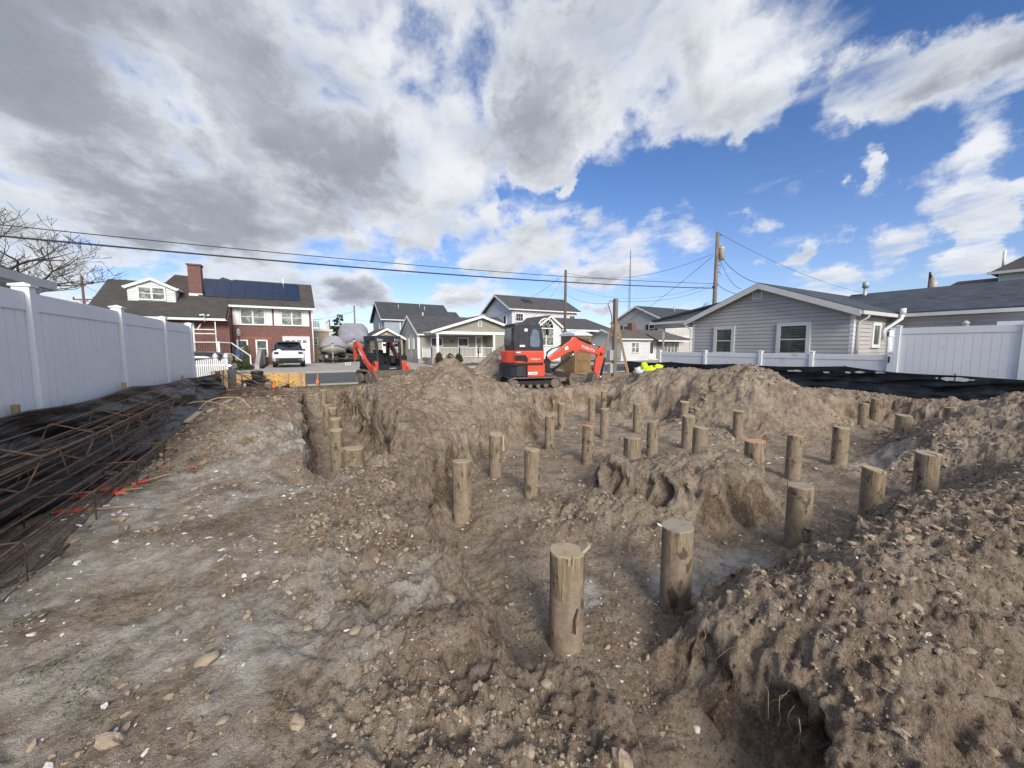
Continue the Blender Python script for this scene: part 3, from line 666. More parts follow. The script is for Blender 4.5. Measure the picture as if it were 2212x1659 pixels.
# ------------------------------------------------------------------ loose clods, stones and shell bits
def ico():
    import bmesh
    out = []
    for s in (1, 2):
        bm = bmesh.new(); bmesh.ops.create_icosphere(bm, subdivisions=s, radius=1.0)
        vs = np.array([q.co[:] for q in bm.verts]); fs = np.array([[q.index for q in f.verts] for f in bm.faces]); bm.free(); out.append((vs, fs))
    return out
IC = ico()
def scatter_area(n, nearp=1.0, seed=1):
    """points thinning out with distance from the camera so that their density in view stays even"""
    r_ = np.random.RandomState(seed)
    d = 1.0 + 15 * r_.rand(n) ** (1.9 * nearp); a = TH + R(58) * (r_.rand(n) * 2 - 1)
    x = d * np.sin(a); y = d * np.cos(a)
    k = (x > -2.2) & (x < 16.2) & (y > -1.1) & (y < 16.4)
    e = .06; gx_ = (bil(base, x + e, y) - bil(base, x - e, y)) / (2 * e); gy_ = (bil(base, x, y + e) - bil(base, x, y - e)) / (2 * e)
    gm = np.zeros(n)
    for ox, oy in ((0, 0), (.12, 0), (-.12, 0), (0, .12), (0, -.12), (.22, .0), (-.22, 0)):
        gx_ = (bil(base, x + ox + e, y + oy) - bil(base, x + ox - e, y + oy)) / (2 * e); gy_ = (bil(base, x + ox, y + oy + e) - bil(base, x + ox, y + oy - e)) / (2 * e); gm = np.maximum(gm, np.hypot(gx_, gy_))
    k &= gm < 1.3
    return x[k], y[k], d[k], r_
def lumps(x, y, size, lev, flat, seed, sink=.35, jag=.28):
    r_ = np.random.RandomState(seed); V, F = IC[lev]; n = len(x)
    z = gz(x, y)
    ang = r_.rand(n) * 6.28; c, s = np.cos(ang), np.sin(ang)
    sx = size * (1 + r_.rand(n) * .6); sy = size * (.6 + r_.rand(n) * .5); sz = size * flat * (.6 + r_.rand(n) * .6)
    v = V[None] * (1 + (r_.rand(n, len(V), 1) - .5) * 2 * jag)
    vx = v[..., 0] * sx[:, None]; vy = v[..., 1] * sy[:, None]; vz = v[..., 2] * sz[:, None]
    t = (r_.rand(n) - .5) * .9; vz2 = vz * np.cos(t)[:, None] + vx * np.sin(t)[:, None]; vx2 = vx * np.cos(t)[:, None] - vz * np.sin(t)[:, None]
    X_ = x[:, None] + vx2 * c[:, None] - vy * s[:, None]; Y_ = y[:, None] + vx2 * s[:, None] + vy * c[:, None]; Z_ = (z + sz * (1 - sink * 2) * .5)[:, None] + vz2
    co_ = np.stack([X_, Y_, Z_], -1).reshape(-1, 3); f_ = (F[None] + (np.arange(n) * len(V))[:, None, None]).reshape(-1, 3)
    return co_, f_
def soilish(name, cols, sc_=9):
    m, k, b = newmat(name); v = k.n('ShaderNodeTexCoord').outputs['Object']
    n = k.noise(v, sc_, 4, .6); n2_ = k.noise(v, 90, 3, .6)
    a = k.mix(k.sm(n, .3, .7), c4(cols[0]), c4(cols[1])); a = k.mix(k.sm(n2_, .45, .7, 0, .5), a, c4(cols[2]))
    k.l(a, b.inputs['Base Color']); b.inputs['Roughness'].default_value = .95; b.inputs['Specular IOR Level'].default_value = .25
    bumpn(k, b, n2_, .6, .01); return m
MT['clod'] = soilish('clod', ((.26, .195, .14), (.39, .315, .235), (.48, .41, .33)))
MT['stonec'] = soilish('stonec', ((.26, .21, .155), (.40, .33, .25), (.30, .26, .21)), 4)
MT['shell'] = soilish('shell', ((.62, .60, .56), (.80, .79, .76), (.50, .46, .42)), 14)
acc_c = []; acc_f = []; off = 0
def push(co_, f_):
    global off
    acc_c.append(co_); acc_f.append(f_ + off); off += len(co_)
x, y, d, r_ = scatter_area(42000, 1.0, 3)
k_ = (r_.rand(len(x)) < rough_at(x, y) * np.clip(fbm(x, y, 1.1, 3, 3) * 4 + .5, .06, 1))
x, y, d = x[k_], y[k_], d[k_]
push(*lumps(x, y, (.003 + .0016 * d) * (0.6 + 2.4 * r_.rand(len(x)) ** 4), 0, .75, 4))
x, y, d, r_ = scatter_area(1900, .8, 5); k_ = r_.rand(len(x)) < rough_at(x, y) * np.clip(fbm(x, y, 1.1, 3, 3) * 5 + .3, .02, 1); x, y = x[k_], y[k_]
push(*lumps(x, y, .010 + .034 * r_.rand(len(x)) ** 5, 1, .75, 6))
cl = fast_mesh('soil_clods', np.concatenate(acc_c), np.concatenate(acc_f), ['clod'], False)
o = bpy.data.objects.new('soil_clods', cl); COL.objects.link(o); tag(o, 'loose crumbs and clods of brown soil over the dug ground', 'soil', kind='stuff')
acc_c = []; acc_f = []; off = 0
x, y, d, r_ = scatter_area(2400, 1.0, 15); k_ = r_.rand(len(x)) < np.clip(fbm(x, y, 1.4, 3, 2) * 4 + .35, .03, 1); x, y, d = x[k_], y[k_], d[k_]; push(*lumps(x, y, (.004 + .0008 * d) * (0.5 + 1.5 * r_.rand(len(x)) ** 3), 1, .6, 16, jag=.22))
o = bpy.data.objects.new('pebbles', fast_mesh('pebbles', np.concatenate(acc_c), np.concatenate(acc_f), ['stonec'], False)); COL.objects.link(o); tag(o, 'small tan pebbles scattered over the soil', 'pebbles', kind='stuff')
acc_c = []; acc_f = []; off = 0
x, y, d, r_ = scatter_area(22000, 1.0, 25)
den = .05 + .12 * np.clip(fbm(x, y, 1.2, 3, 2) * 6, 0, 1) + .95 * np.clip(1.15 - x - .0 * y, 0, 1) * (y < 6.2) * np.clip(fbm(x, y, 1.3, 3, 0) * 6 + .30, .03, 1) + .12 * (bil(base, x, y) < -.6)
k_ = r_.rand(len(x)) < den * .75; x, y, d = x[k_], y[k_], d[k_]
push(*lumps(x, y, (.0025 + .0015 * d) * (0.4 + 2.2 * r_.rand(len(x)) ** 4), 0, .28, 26, .1, .35))
o = bpy.data.objects.new('shell_fragments', fast_mesh('shell_fragments', np.concatenate(acc_c), np.concatenate(acc_f), ['shell'], False)); COL.objects.link(o); tag(o, 'white bits of broken sea shell strewn over the soil', 'shells', kind='stuff')

# ------------------------------------------------------------------ the timber piles
def pile_mesh(seed):
    r_ = random.Random(seed); mb = MB(); n = 22; rings = []
    ph = [r_.random() * 6.28 for _ in range(4)]; lean = (r_.uniform(-.006, .006), r_.uniform(-.006, .006))
    zs = [-1.15, -.9, -.7, -.45, -.2, -.06, -.012, 0.0]
    for j, z in enumerate(zs):
        ring = []
        for k_ in range(n):
            t = 2 * math.pi * k_ / n
            rr = 1 + .03 * math.sin(2 * t + ph[0]) + .018 * math.sin(5 * t + ph[1] + z * 3) + .012 * math.sin(9 * t + ph[2]) + r_.uniform(-.006, .006)
            rr *= 1 - .05 * (z + .7) * .5
            if j == 7: rr *= .985
            zz = z + (r_.uniform(-.006, .006) if j == 6 else 0) + (.012 * math.cos(t + ph[3]) if j >= 6 else 0)
            ring.append((rr * math.cos(t), rr * math.sin(t), zz))
        rings.append(ring)
    return rings
PL = [  # centre px, top py, radius, label
 (1225, 1188, .130, 'nearest and largest standing timber pile, a pale tan cut top, bare trench floor all round'),
 (1464, 1135, .128, 'mud-smeared pile with a grey cut top and a long dark split, second nearest'),
 (1730, 1048, .125, 'stout pile with a torn bark flap low down, just behind the foreground mound'),
 (1888, 1012, .113, 'pile with many dark bark patches, between the torn pile and the ragged-topped one'),
 (2005, 978, .130, 'thick pile with a ragged splintered grey top at the right, next to the right bank'),
 (997, 995, .125, 'tall leftmost pile of the main dig, standing by its left bank'),
 (1150, 970, .118, 'smooth mud-coated pile left of the low central lump'),
 (1071, 937, .118, 'pile with a strip of bark peeling off, at the foot of the big central mound'),
 (1271, 919, .118, 'pile with orange paint on its top, left of the low central lump'),
 (1718, 940, .112, 'tapering pile, dark bark stripe and faint orange top, right of the short orange-topped one'),
 (1818, 923, .125, 'smooth pale pile below the slope of the right-hand mound'),
 (1632, 952, .143, 'short wide pile with an orange painted top, half buried behind the central lump'),
 (1867, 871, .110, 'left of the two far piles side by side at the foot of the right-hand mound'),
 (1894, 862, .125, 'right and taller of the two far piles side by side near the black silt fence'),
 (1953, 897, .135, 'dark grained pile rising behind the grey heap of the right bank'),
 (2054, 880, .125, 'almost buried pile near the right end of the black silt fence'),
 (1188, 897, .112, 'dark stained pile hard against the right foot of the big central mound'),
 (1213, 871, .100, 'thin far pile at the back right foot of the big central mound'),
 (1279, 857.5, .110, 'leaning far pile in front of the excavator arm'),
 (1305, 845, .100, 'farthest pile, half sunk in the back bank below the excavator bucket'),
 (1307, 882.5, .110, 'smooth grey pile just behind the pile with the orange top left of the lump'),
 (1370, 850, .100, 'far pile at the left foot of the right-hand mound'),
 (1378, 872, .115, 'taller pile before another at the left foot of the right-hand mound'),
 (1411, 909, .115, 'pile with a slanting cut top directly behind the central lump'),
 (1367, 945, .140, 'short wide pile with a crumbling grey top at the left edge of the central lump'),
 (1478, 867.5, .115, 'slim pile at the foot of the right-hand mound, behind the grey-capped one'),
 (1488, 898, .130, 'thick grey-capped pile behind the central lump, left of the short split one'),
 (1514, 923, .135, 'short pile with a deep split, tucked behind the central lump beside the grey-capped one'),
 (1596, 887, .112, 'lone pile under the middle of the right-hand mound'),
 (698, 842, .115, 'farthest pile of the left trench, its top barely above the trench end'),
 (707, 873.5, .115, 'second farthest pile in the left trench, set slightly left of the row'),
 (718, 881, .110, 'third farthest pile in the left trench, seen over the next one'),
 (725, 904, .115, 'pale pile in the middle of the left trench'),
 (726.5, 928, .110, 'tall pile with a bark scar near the front of the left trench'),
 (763, 967, .155, 'widest and nearest pile of the left trench, pale top, low behind the dirt ridge')]
ENDS = {1: 'endgrey', 2: 'endgrey', 4: 'endgrey', 8: 'endorange', 9: 'endorange', 11: 'endorange', 24: 'endgrey', 26: 'endgrey', 14: 'endgrey'}
PILES = []
for i, (px, py, r0, lab) in enumerate(PL):
    p = at(px, py, z=0.0)
    t = thing('timber_pile', lab, 'pile', (p.x, p.y, 0), random.Random(i).uniform(0, 6), 'cut timber foundation piles standing in the dig')
    rings = [[(a * r0, b_2 * r0, c) for a, b_2, c in ring] for ring in pile_mesh(i)]
    if i in (23, 3): rings = [[(a, b_2, c + (a * .22 if c > -.1 else 0)) for a, b_2, c in ring] for ring in rings]
    mb = MB(); mb.loft(rings[:7], 0, cap=False); mb.build('shaft', 'timber', t, world=False)
    mb = MB(); mb.loft(rings[6:], 0, cap=True, smooth=False); 
    rr_ = random.Random(i + 50)
    for q in range(rr_.choice((0, 1, 2, 3))):      # splinters left by the saw at the rim
        a_ = rr_.uniform(0, 6.28); mb.beam((r0 * .97 * math.cos(a_), r0 * .97 * math.sin(a_), -.05), (r0 * 1.06 * math.cos(a_), r0 * 1.06 * math.sin(a_), rr_.uniform(-.01, .03)), .02, .008)
    mb.build('cut_top', ENDS.get(i, 'end'), t, world=False)
    if i == 0:
        MB().beam((.09, .07, -.01), (.13, .10, .045), .045, .02).build('splinter', 'board', t, world=False)
        MB().tube([(-.02 + .15, -.09, -.55), (.125, -.08, -.45), (.13, -.05, -.38)], .007, 6).build('root', 'bark', t, world=False)
    if i == 2:
        MB().beam((-.02, -r0 * 1.0, -.42), (.07, -r0 * 1.12, -.44), .05, .015).build('bark_flap', 'timber', t, world=False)
    if i == 7:
        MB().beam((-.1, -r0 * .75, -.3), (-.085, -r0 * .7, -.03), .03, .02).build('bark_strip', 'board', t, world=False)
    if i == 4:
        MB().prism([(-.12, -.02), (.16, -.03), (.19, -.012), (.1, .0), (-.1, .006)], -.09, .03, 'y').build('splinter', 'endgrey', t, world=False)
    PILES.append(t)
# ------------------------------------------------------------------ roads, pavements and lawns
def sheet(name, x0, x1, y0, y1, z, mk, th=.05):
    o = MB().box(x0, x1, y0, y1, z - th, z).build(name, mk); tag(o, kind='structure'); return o
sheet('road', -260, 300, 17.0, 25.0, .004, 'asphalt', .03)
mb = MB(); mb.box(-260, 300, 25.0, 25.15, -.05, .12); mb.box(-260, 300, 16.85, 17.0, -.05, .06); tag(mb.build('kerb', 'concrete'), kind='structure')
mb = MB()
for i in range(-14, 30): mb.box(i * 1.5 + .006, i * 1.5 + 1.494, 25.16, 26.7, -.05, .125)
tag(mb.build('pavement', 'concrete'), kind='structure')
mb = MB()
for x0, x1 in ((-4.6, -1.6), (-1.59, 1.6), (1.61, 4.4), (4.41, 7.4), (7.41, 9.6)):
    for y0, y1 in ((26.71, 30.2), (30.21, 33.8), (33.81, 37.75), (37.76, 41)):
        if x0 < -4 and y0 > 30: continue
        mb.box(x0, x1, y0, y1, -.05, .10)
tag(mb.build('driveway', 'concrete'), kind='structure')
mb = MB(); mb.box(14.5, 15.6, 26.71, 33, -.05, .10); mb.box(22.0, 24.5, 26.71, 33, -.05, .1); tag(mb.build('path', 'concrete'), kind='structure')

# ------------------------------------------------------------------ house kit
def siding(mb, O, u, n, poly, h=.13, out=.022, z0=None, m=0):
    """lapped boards over a convex wall outline given as (s, z)"""
    O = Vector(O); u = Vector(u); n = Vector(n)
    zs = [z for s, z in poly]; za = min(zs); zb_ = max(zs); k = len(poly)
    def span(z):
        xs = []
        for i in range(k):
            (s0, a), (s1, b) = poly[i], poly[(i + 1) % k]
            if (a - z) * (b - z) <= 0 and a != b: xs.append(s0 + (s1 - s0) * (z - a) / (b - a))
        return (min(xs), max(xs)) if xs else None
    z = za
    while z < zb_ - .02:
        z1 = min(z + h, zb_ - .003); a = span(z + .001); b = span(z1 - .001)
        if a and b:
            P = lambda s, zz, o_: O + u * s + n * o_ + Vector((0, 0, zz))
            zl = z + h * .13
            mb.add([P(a[0], zl, out * 1.5), P(a[1], zl, out * 1.5), P(b[1], z1, out), P(b[0], z1, out), P(a[0], zl, .002), P(a[1], zl, .002), P(b[1], z1, .002), P(b[0], z1, .002)], [(0, 1, 2, 3), (4, 5, 1, 0), (3, 2, 6, 7)], m)
        z += h
def gable_roof(name, x0, x1, y0, y1, ze, zr, ax, oh, mk, parent, th=.10, ohg=.25, fascia='trim', rid=None, gut=True):
    """two slopes; ax is the ridge direction. Returns the roof mesh; white rake and eave boards are its children"""
    mb = MB(); fb = MB()
    if ax == 'x': w0, w1, a0, a1 = y0, y1, x0 - ohg, x1 + ohg
    else: w0, w1, a0, a1 = x0, x1, y0 - ohg, y1 + ohg
    r = (w0 + w1) / 2 if rid is None else rid
    for e, s in ((w0, -1), (w1, 1)):
        k = (zr - ze) / abs(r - e); eo = e + s * oh; zo = ze - k * oh
        P = lambda a, w_, z: (a, w_, z) if ax == 'x' else (w_, a, z)
        mb.add([P(a0, eo, zo), P(a1, eo, zo), P(a1, r, zr), P(a0, r, zr), P(a0, eo, zo + th), P(a1, eo, zo + th), P(a1, r, zr + th), P(a0, r, zr + th)],
               [(0, 1, 2, 3), (4, 7, 6, 5), (0, 4, 5, 1), (0, 3, 7, 4), (1, 5, 6, 2)])
        f = .17
        for a, t in ((a0, -.03), (a1, .03)):       # rake boards
            fb.add([P(a, eo, zo - f), P(a + t, eo, zo - f), P(a + t, eo, zo + th * .7), P(a, eo, zo + th * .7), P(a, r, zr - f), P(a + t, r, zr - f), P(a + t, r, zr + th * .7), P(a, r, zr + th * .7)],
                   [(0, 1, 2, 3), (4, 7, 6, 5), (0, 4, 5, 1), (1, 5, 6, 2), (2, 6, 7, 3), (3, 7, 4, 0)])
        g0, g1 = sorted((eo, eo + s * .10))
        bx = (a0, a1, g0, g1) if ax == 'x' else (g0, g1, a0, a1)
        fb.box(*bx, zo - .10, zo + .03)
        g0, g1 = sorted((eo - s * .01, e))
        bx = (a0 + .02, a1 - .02, g0, g1) if ax == 'x' else (g0, g1, a0 + .02, a1 - .02)
        fb.box(*bx, zo - .04, zo - .015)
    o = mb.build('roof', mk, parent)
    fb.build('fascia', fascia, o)
    return o
def win(parent, c, u, n, w_, h, glass='glass', fw=.09, sash=True, split=0, grid=None, frame='trim', name='window', blinds=False):
    """window frame with its pane as a sub-part; c is the centre on the wall"""
    c = Vector(c); u = Vector(u); n = Vector(n)
    def bx(mb, s0, s1, z0, z1, o0, o1):
        vs = [c + u * s + n * (o_ + .034) + Vector((0, 0, z)) for o_ in (o0 - .034 if o0 == 0 else o0, o1) for s, z in ((s0, z0), (s1, z0), (s1, z1), (s0, z1))]
        mb.add(vs, [(0, 1, 2, 3), (4, 7, 6, 5), (0, 4, 5, 1), (1, 5, 6, 2), (2, 6, 7, 3), (3, 7, 4, 0)])
    f = MB(); a, b = w_ / 2, h / 2
    bx(f, -a - fw, -a, -b - fw, b + fw, 0, .06); bx(f, a, a + fw, -b - fw, b + fw, 0, .06)
    bx(f, -a, a, b, b + fw, 0, .06); bx(f, -a, a, -b - fw, -b, 0, .07)
    if sash: bx(f, -a, a, -.022, .022, .02, .045)
    for i in range(split): s = -a + w_ * (i + 1) / (split + 1); bx(f, s - .05, s + .05, -b, b, .02, .055)
    if grid:
        for i in range(1, grid[0]): s = -a + w_ * i / grid[0]; bx(f, s - .012, s + .012, -b, b, .02, .04)
        for i in range(1, grid[1]): z = -b + h * i / grid[1]; bx(f, -a, a, z - .012, z + .012, .02, .04)
    fr = f.build(name, frame, parent)
    p = MB(); bx(p, -a, a, -b, b, .002, .026); p.build('pane', glass, fr)
    if blinds:
        q = MB()
        for i in range(int(h / .11)):
            z = -b + .07 + i * .11
            if abs(z) < .06: continue
            bx(q, -a + .06, a * .12, z, z + .035, .027, .034)
            bx(q, a * .30, a - .08, z, z + .03, .027, .030)
        q.build('louvre_blind', 'louvre', fr)
    return fr
FN, FU = (0, -1, 0), (1, 0, 0)      # a front wall faces the camera's side of the street, u runs +X
SN, SU = (-1, 0, 0), (0, 1, 0)      # a side wall faces -X, u runs +Y
def gut_pipe(parent, pts, mk='gutter', r=.045): return MB().tube(pts, r, 8).build('downspout', mk, parent)

# ---- grey ranch house beyond the right-hand fence
hs = thing('grey_ranch_house', 'low grey clapboard ranch house with blue-grey roof behind the right-hand white fence', 'house', (18.4, 9.6, 0))
XW, YA, YB, YM, ZE, ZR = 18.4, 6.3, 12.95, 9.62, 2.92, 4.24
mb = MB(); mb.prism([(YA, 0), (YB, 0), (YB, ZE), (YM, ZR), (YA, ZE)], XW, 30, 'x')
siding(mb, (XW, 0, 0), SU, SN, [(YA, .3), (YB, .3), (YB, ZE), (YM, ZR), (YA, ZE)], .16)
siding(mb, (0, YA, 0), FU, FN, [(XW, .3), (21.8, .3), (21.8, ZE), (XW, ZE)], .16)
mb.box(21.8, 28, -9, YA - .001, 0, ZE); siding(mb, (21.8, 0, 0), SU, SN, [(-9, .3), (YA, .3), (YA, ZE - .02), (-9, ZE - .02)], .16)
mb.build('wall', 'sid_grey', hs)
ro = gable_roof('roof', XW, 30, YA, YB, ZE, ZR, 'x', .30, 'sh_blue', hs, ohg=.35, fascia='gutter')
ro2 = gable_roof('roof', 21.8, 27.4, -9, 8.6, ZE, 4.02, 'y', .28, 'sh_blue', hs, ohg=0, fascia='gutter')
mb = MB(); mb.box(XW - .03, XW + .09, YA - .03, YA + .09, 0, ZE); mb.box(XW - .03, XW + .09, YB - .09, YB + .03, 0, ZE); mb.build('corner_board', 'trim', hs)
gut_pipe(hs, [(18.7, 5.95, 2.72), (18.7, 6.0, 2.6), (18.62, 6.2, 2.45), (18.62, 6.22, .1)])
gut_pipe(hs, [(XW - .36, 13.25, 2.75), (XW - .3, 13.2, 2.6), (XW - .08, 13.05, 2.42), (XW - .08, 13.05, .1)])
for px, py, w_, h in ((1565, 736, .74, 1.08), (1714, 733, .96, 1.12)):
    c = at(px, py, x=XW); win(hs, c, SU, SN, w_, h, 'shade', .15, blinds=True, frame='gutter')
c = at(1888, 724, y=YA); win(hs, c, FU, FN, .55, .75, 'shade', .13, sash=False, frame='trim')
v = MB(); c = at(1637, 636, x=XW)
v.box(c.x - .05, c.x, c.y - .21, c.y + .21, c.z - .21, c.z - .17); v.box(c.x - .05, c.x, c.y - .21, c.y + .21, c.z + .17, c.z + .21); v.box(c.x - .05, c.x, c.y - .21, c.y - .17, c.z - .17, c.z + .17); v.box(c.x - .05, c.x, c.y + .17, c.y + .21, c.z - .17, c.z + .17)
for i in range(6): v.prism([(c.x - .05, c.z - .16 + i * .057), (c.x - .01, c.z - .13 + i * .057), (c.x - .01, c.z - .115 + i * .057), (c.x - .05, c.z - .145 + i * .057)], c.y - .17, c.y + .17, 'y')
v.build('gable_vent', 'trim', hs)
# its porch: a shallower roof running on towards the street, one post, a little railing
P0 = (YB - 1.6, 3.72); P1 = (16.0, 2.98)
mb = MB(); mb.prism([(P0[0], P0[1]), (P1[0], P1[1]), (P1[0], P1[1] + .1), (P0[0], P0[1] + .1)], XW + .35, 26, 'x'); pr = mb.build('porch_roof', 'sh_blue', hs)
mb = MB(); siding(mb, (XW + .62, 0, 0), SU, SN, [(YB - .2, 2.62), (15.9, 2.62), (15.9, 2.99), (P0[0], 3.70)], .13); mb.box(XW + .63, XW + .8, YB, 15.9, 2.6, 2.95); mb.build('porch_gable', 'sid_grey', hs)
mb = MB(); mb.box(XW + .30, XW + .42, YB - .1, 16.1, 2.82, 2.96); mb.box(XW + .32, 26, 15.95, 16.08, 2.86, 2.99); mb.build('porch_gutter', 'gutter', hs)
mb = MB(); mb.lathe([(.10, 0), (.10, .9), (.06, 1.0), (.05, 1.5), (.06, 2.0), (.09, 2.1), (.09, 2.62)], 10, (XW + .72, 15.4, 0)); mb.build('porch_post', 'trim', hs)
mb = MB(); mb.box(XW + .7, XW + .75, YB, 15.4, .95, 1.0); mb.box(XW + .7, XW + .75, YB, 15.4, .25, .3)
for i in range(18): mb.box(XW + .705, XW + .74, 13.1 + i * .13, 13.135 + i * .13, .3, .95)
mb.box(XW + .4, XW + .9, YB, 15.9, -.05, .2); mb.build('porch_railing', 'trim', hs)
c = at(1868, 640, y=8.0); mb = MB(); mb.tube([(c.x, c.y, 3.3), (c.x, c.y, c.z + .45)], .075, 12); mb.lathe([(.2, 0), (.09, .18)], 12, (c.x, c.y, 3.62)); mb.lathe([(.13, 0), (.13, .28)], 8, (c.x, c.y, c.z + .4)); mb.build('flue_pipe', 'galv', hs)
mb = MB(); mb.tube([(21.0, YA - .12, 1.8), (21.0, YA - .12, 2.2), (21.4, YA - .5, 2.65), (21.42, YA - .52, 3.0)], .07, 10); mb.tube([(21.42, YA - .52, 2.82), (21.42, YA - .52, 3.05)], .095, 10); mb.build('vent_pipe', 'trim', hs)
c = at(1982, 703, x=21.8); mb = MB(); mb.box(c.x - .5, c.x - .02, c.y - .05, c.y + .1, c.z - .2, c.z + .2)
mb = MB(); c = at(3808 / 1.823, 699, x=21.7); mb.lathe([(.03, -.25), (.09, -.2), (.09, .0), (.12, .02), (.02, .12)], 6, (c.x - .12, c.y, c.z)); mb.box(c.x - .1, c.x + .08, c.y - .03, c.y + .03, c.z - .05, c.z + .05); mb.build('wall_lamp', 'trim', hs)

# ---- two-storey house at the far right
h2 = thing('two_storey_house', 'pale two-storey house with dark roof rising over the long blue-grey roof, far right', 'house', (39, 2, 0))
mb = MB(); mb.box(38.5, 48, -12, 6.2, 0, 6.15); siding(mb, (38.5, 0, 0), SU, SN, [(-12, 3), (6.2, 3), (6.2, 6.15), (-12, 6.15)], .16); mb.box(39.2, 46, 6.2, 10.2, 0, 4.2); mb.build('wall', 'sid_white', h2)
mb = MB()
e = .4; X0, X1, Y0, Y1, z0, z1 = 38.5 - e, 48 + e, -12 - e, 6.2 + e, 6.1, 8.6; r = 4.3
mb.add([(X0, Y0, z0), (X1, Y0, z0), (X1, Y1, z0), (X0, Y1, z0), (X0 + r, Y0 + r, z1), (X0 + r, Y1 - 2.6, z1), (X1 - r, Y1 - 2.6, z1), (X1 - r, Y0 + r, z1)], [(0, 3, 2, 1), (0, 4, 5, 3), (3, 5, 6, 2), (2, 6, 7, 1), (1, 7, 4, 0), (4, 7, 6, 5)])
mb.add([(38.8, 6.2, 4.2), (46, 6.2, 4.2), (46, 10.6, 4.2), (38.8, 10.6, 4.2), (41, 6.2, 6.1), (44, 6.2, 6.1), (44, 8.4, 6.1), (41, 8.4, 6.1)], [(0, 3, 7, 4), (3, 2, 6, 7), (2, 1, 5, 6), (4, 7, 6, 5), (0, 1, 2, 3)])
rf = mb.build('roof', 'sh_brown', h2)
mb = MB(); mb.box(X0 - .1, X0, Y0, Y1, 6.0, 6.16); mb.build('gutter', 'gutter', h2)
c = at(3949 / 1.823, 582, x=39.6); MB().tube([(c.x, c.y, 6.5), (c.x, c.y, 7.6)], .07, 8).build('vent_pipe', 'trim', rf)

# ---- brick house across the street
bh = thing('brick_house', 'red brick split-level house with solar panels, dormer and chimney across the street', 'house', (-4, 38, 0))
SLP = .6
def rz_(y, b=4.8): return b + SLP * (y - 37.4)
mb = MB(); mb.box(-3.94, 1.65, 37.8, 46, 0, 4.95); mb.prism([(37.81, 4.9), (41.4, 7.1), (46, 4.9)], -3.9, 1.6, 'x'); mb.box(-11.3, -3.95, 36.0, 45, 0, 3.85); mb.prism([(36, 3.8), (40.1, 6.3), (44.2, 3.8)], -11.2, -3.95, 'x')
mb.build('wall', 'brick', bh)
mb = MB()       # soldier courses over the openings and the painted foot
mb.box(-3.75, -1.3, 37.77, 37.80, 2.13, 2.36); mb.box(-.55, 1.45, 37.77, 37.80, 2.25, 2.5); mb.build('brick_lintel', mat('soldier', (.27, .11, .085), .9, .4, 30, stretch=(1, 1, .1)), bh)
ymain, yl = 37.3, 35.3
th = .12
mb = MB()
def slope(x0, x1, y0, y1, b=4.8):
    mb.add([(x0, y0, rz_(y0, b)), (x1, y0, rz_(y0, b)), (x1, y1, rz_(y1, b)), (x0, y1, rz_(y1, b)), (x0, y0, rz_(y0, b) + th), (x1, y0, rz_(y0, b) + th), (x1, y1, rz_(y1, b) + th), (x0, y1, rz_(y1, b) + th)],
           [(0, 3, 2, 1), (4, 5, 6, 7), (0, 1, 5, 4), (1, 2, 6, 5), (2, 3, 7, 6), (3, 0, 4, 7)])
slope(-11.5, -4.05, yl, 40.1); slope(-4.04, 1.95, ymain, 41.4)
mb.add([(-11.5, 40.1, rz_(40.1) + th), (-4.05, 40.1, rz_(40.1) + th), (-4.05, 44.9, 3.7), (-11.5, 44.9, 3.7)], [(0, 1, 2, 3)])
mb.add([(-4.04, 41.4, rz_(41.4) + th), (1.95, 41.4, rz_(41.4) + th), (1.95, 46.4, 4.8), (-4.04, 46.4, 4.8)], [(0, 1, 2, 3)])
rf = mb.build('roof', 'sh_brown', bh)
mb = MB()
mb.add([(-9.4, 42, 6.0), (-6.3, 42, 6.0), (-6.3, 48, 6.0), (-9.4, 48, 6.0), (-8.4, 44, 7.75), (-7.3, 44, 7.70), (-7.3, 47, 7.7), (-8.4, 47, 7.75)], [(0, 1, 5, 4), (1, 2, 6, 5), (2, 3, 7, 6), (3, 0, 4, 7), (4, 5, 6, 7)])
mb.add([(-7.2, 42, 5.6), (-9.8, 42, 5.9), (-9.8, 48, 5.9), (-8.0, 44, 7.6)], [(0, 1, 3), (1, 2, 3), (2, 0, 3)])
mb.add([(-6.6, 41.5, 6.2), (-3.0, 41.5, 6.9), (-3.0, 47, 6.9), (-6.6, 47, 6.2), (-5.0, 43.5, 7.75), (-4.9, 46, 7.75)], [(0, 1, 4), (1, 2, 5, 4), (2, 3, 5), (3, 0, 4, 5)])
mb.build('rear_roof', 'sh_rust', bh)
mb = MB(); mb.box(-4.1, 2.0, ymain - .11, ymain, 4.63, 4.79); mb.box(-11.5, -4.06, yl - .11, yl, 3.42, 3.58); mb.box(-3.94, 1.9, ymain, 37.8, 4.66, 4.70); mb.box(-11.3, -4.0, yl, 36, 3.44, 3.5); mb.build('gutter', 'trim', bh)
MB().tube([(1.72, 37.6, 4.7), (1.72, 37.72, .2)], .05, 8).build('downspout', 'trim', bh)
MB().tube([(-4.02, 37.6, 4.7), (-4.02, 37.6, .9)], .035, 8).build('downspout', 'iron', bh)
mb = MB(); siding(mb, (-3.97, 0, 0), SU, SN, [(35.6, 3.6), (37.4, 3.6), (37.4, 4.65), (35.6, 3.62)], .12); mb.build('cheek_wall', 'sid_white', bh)
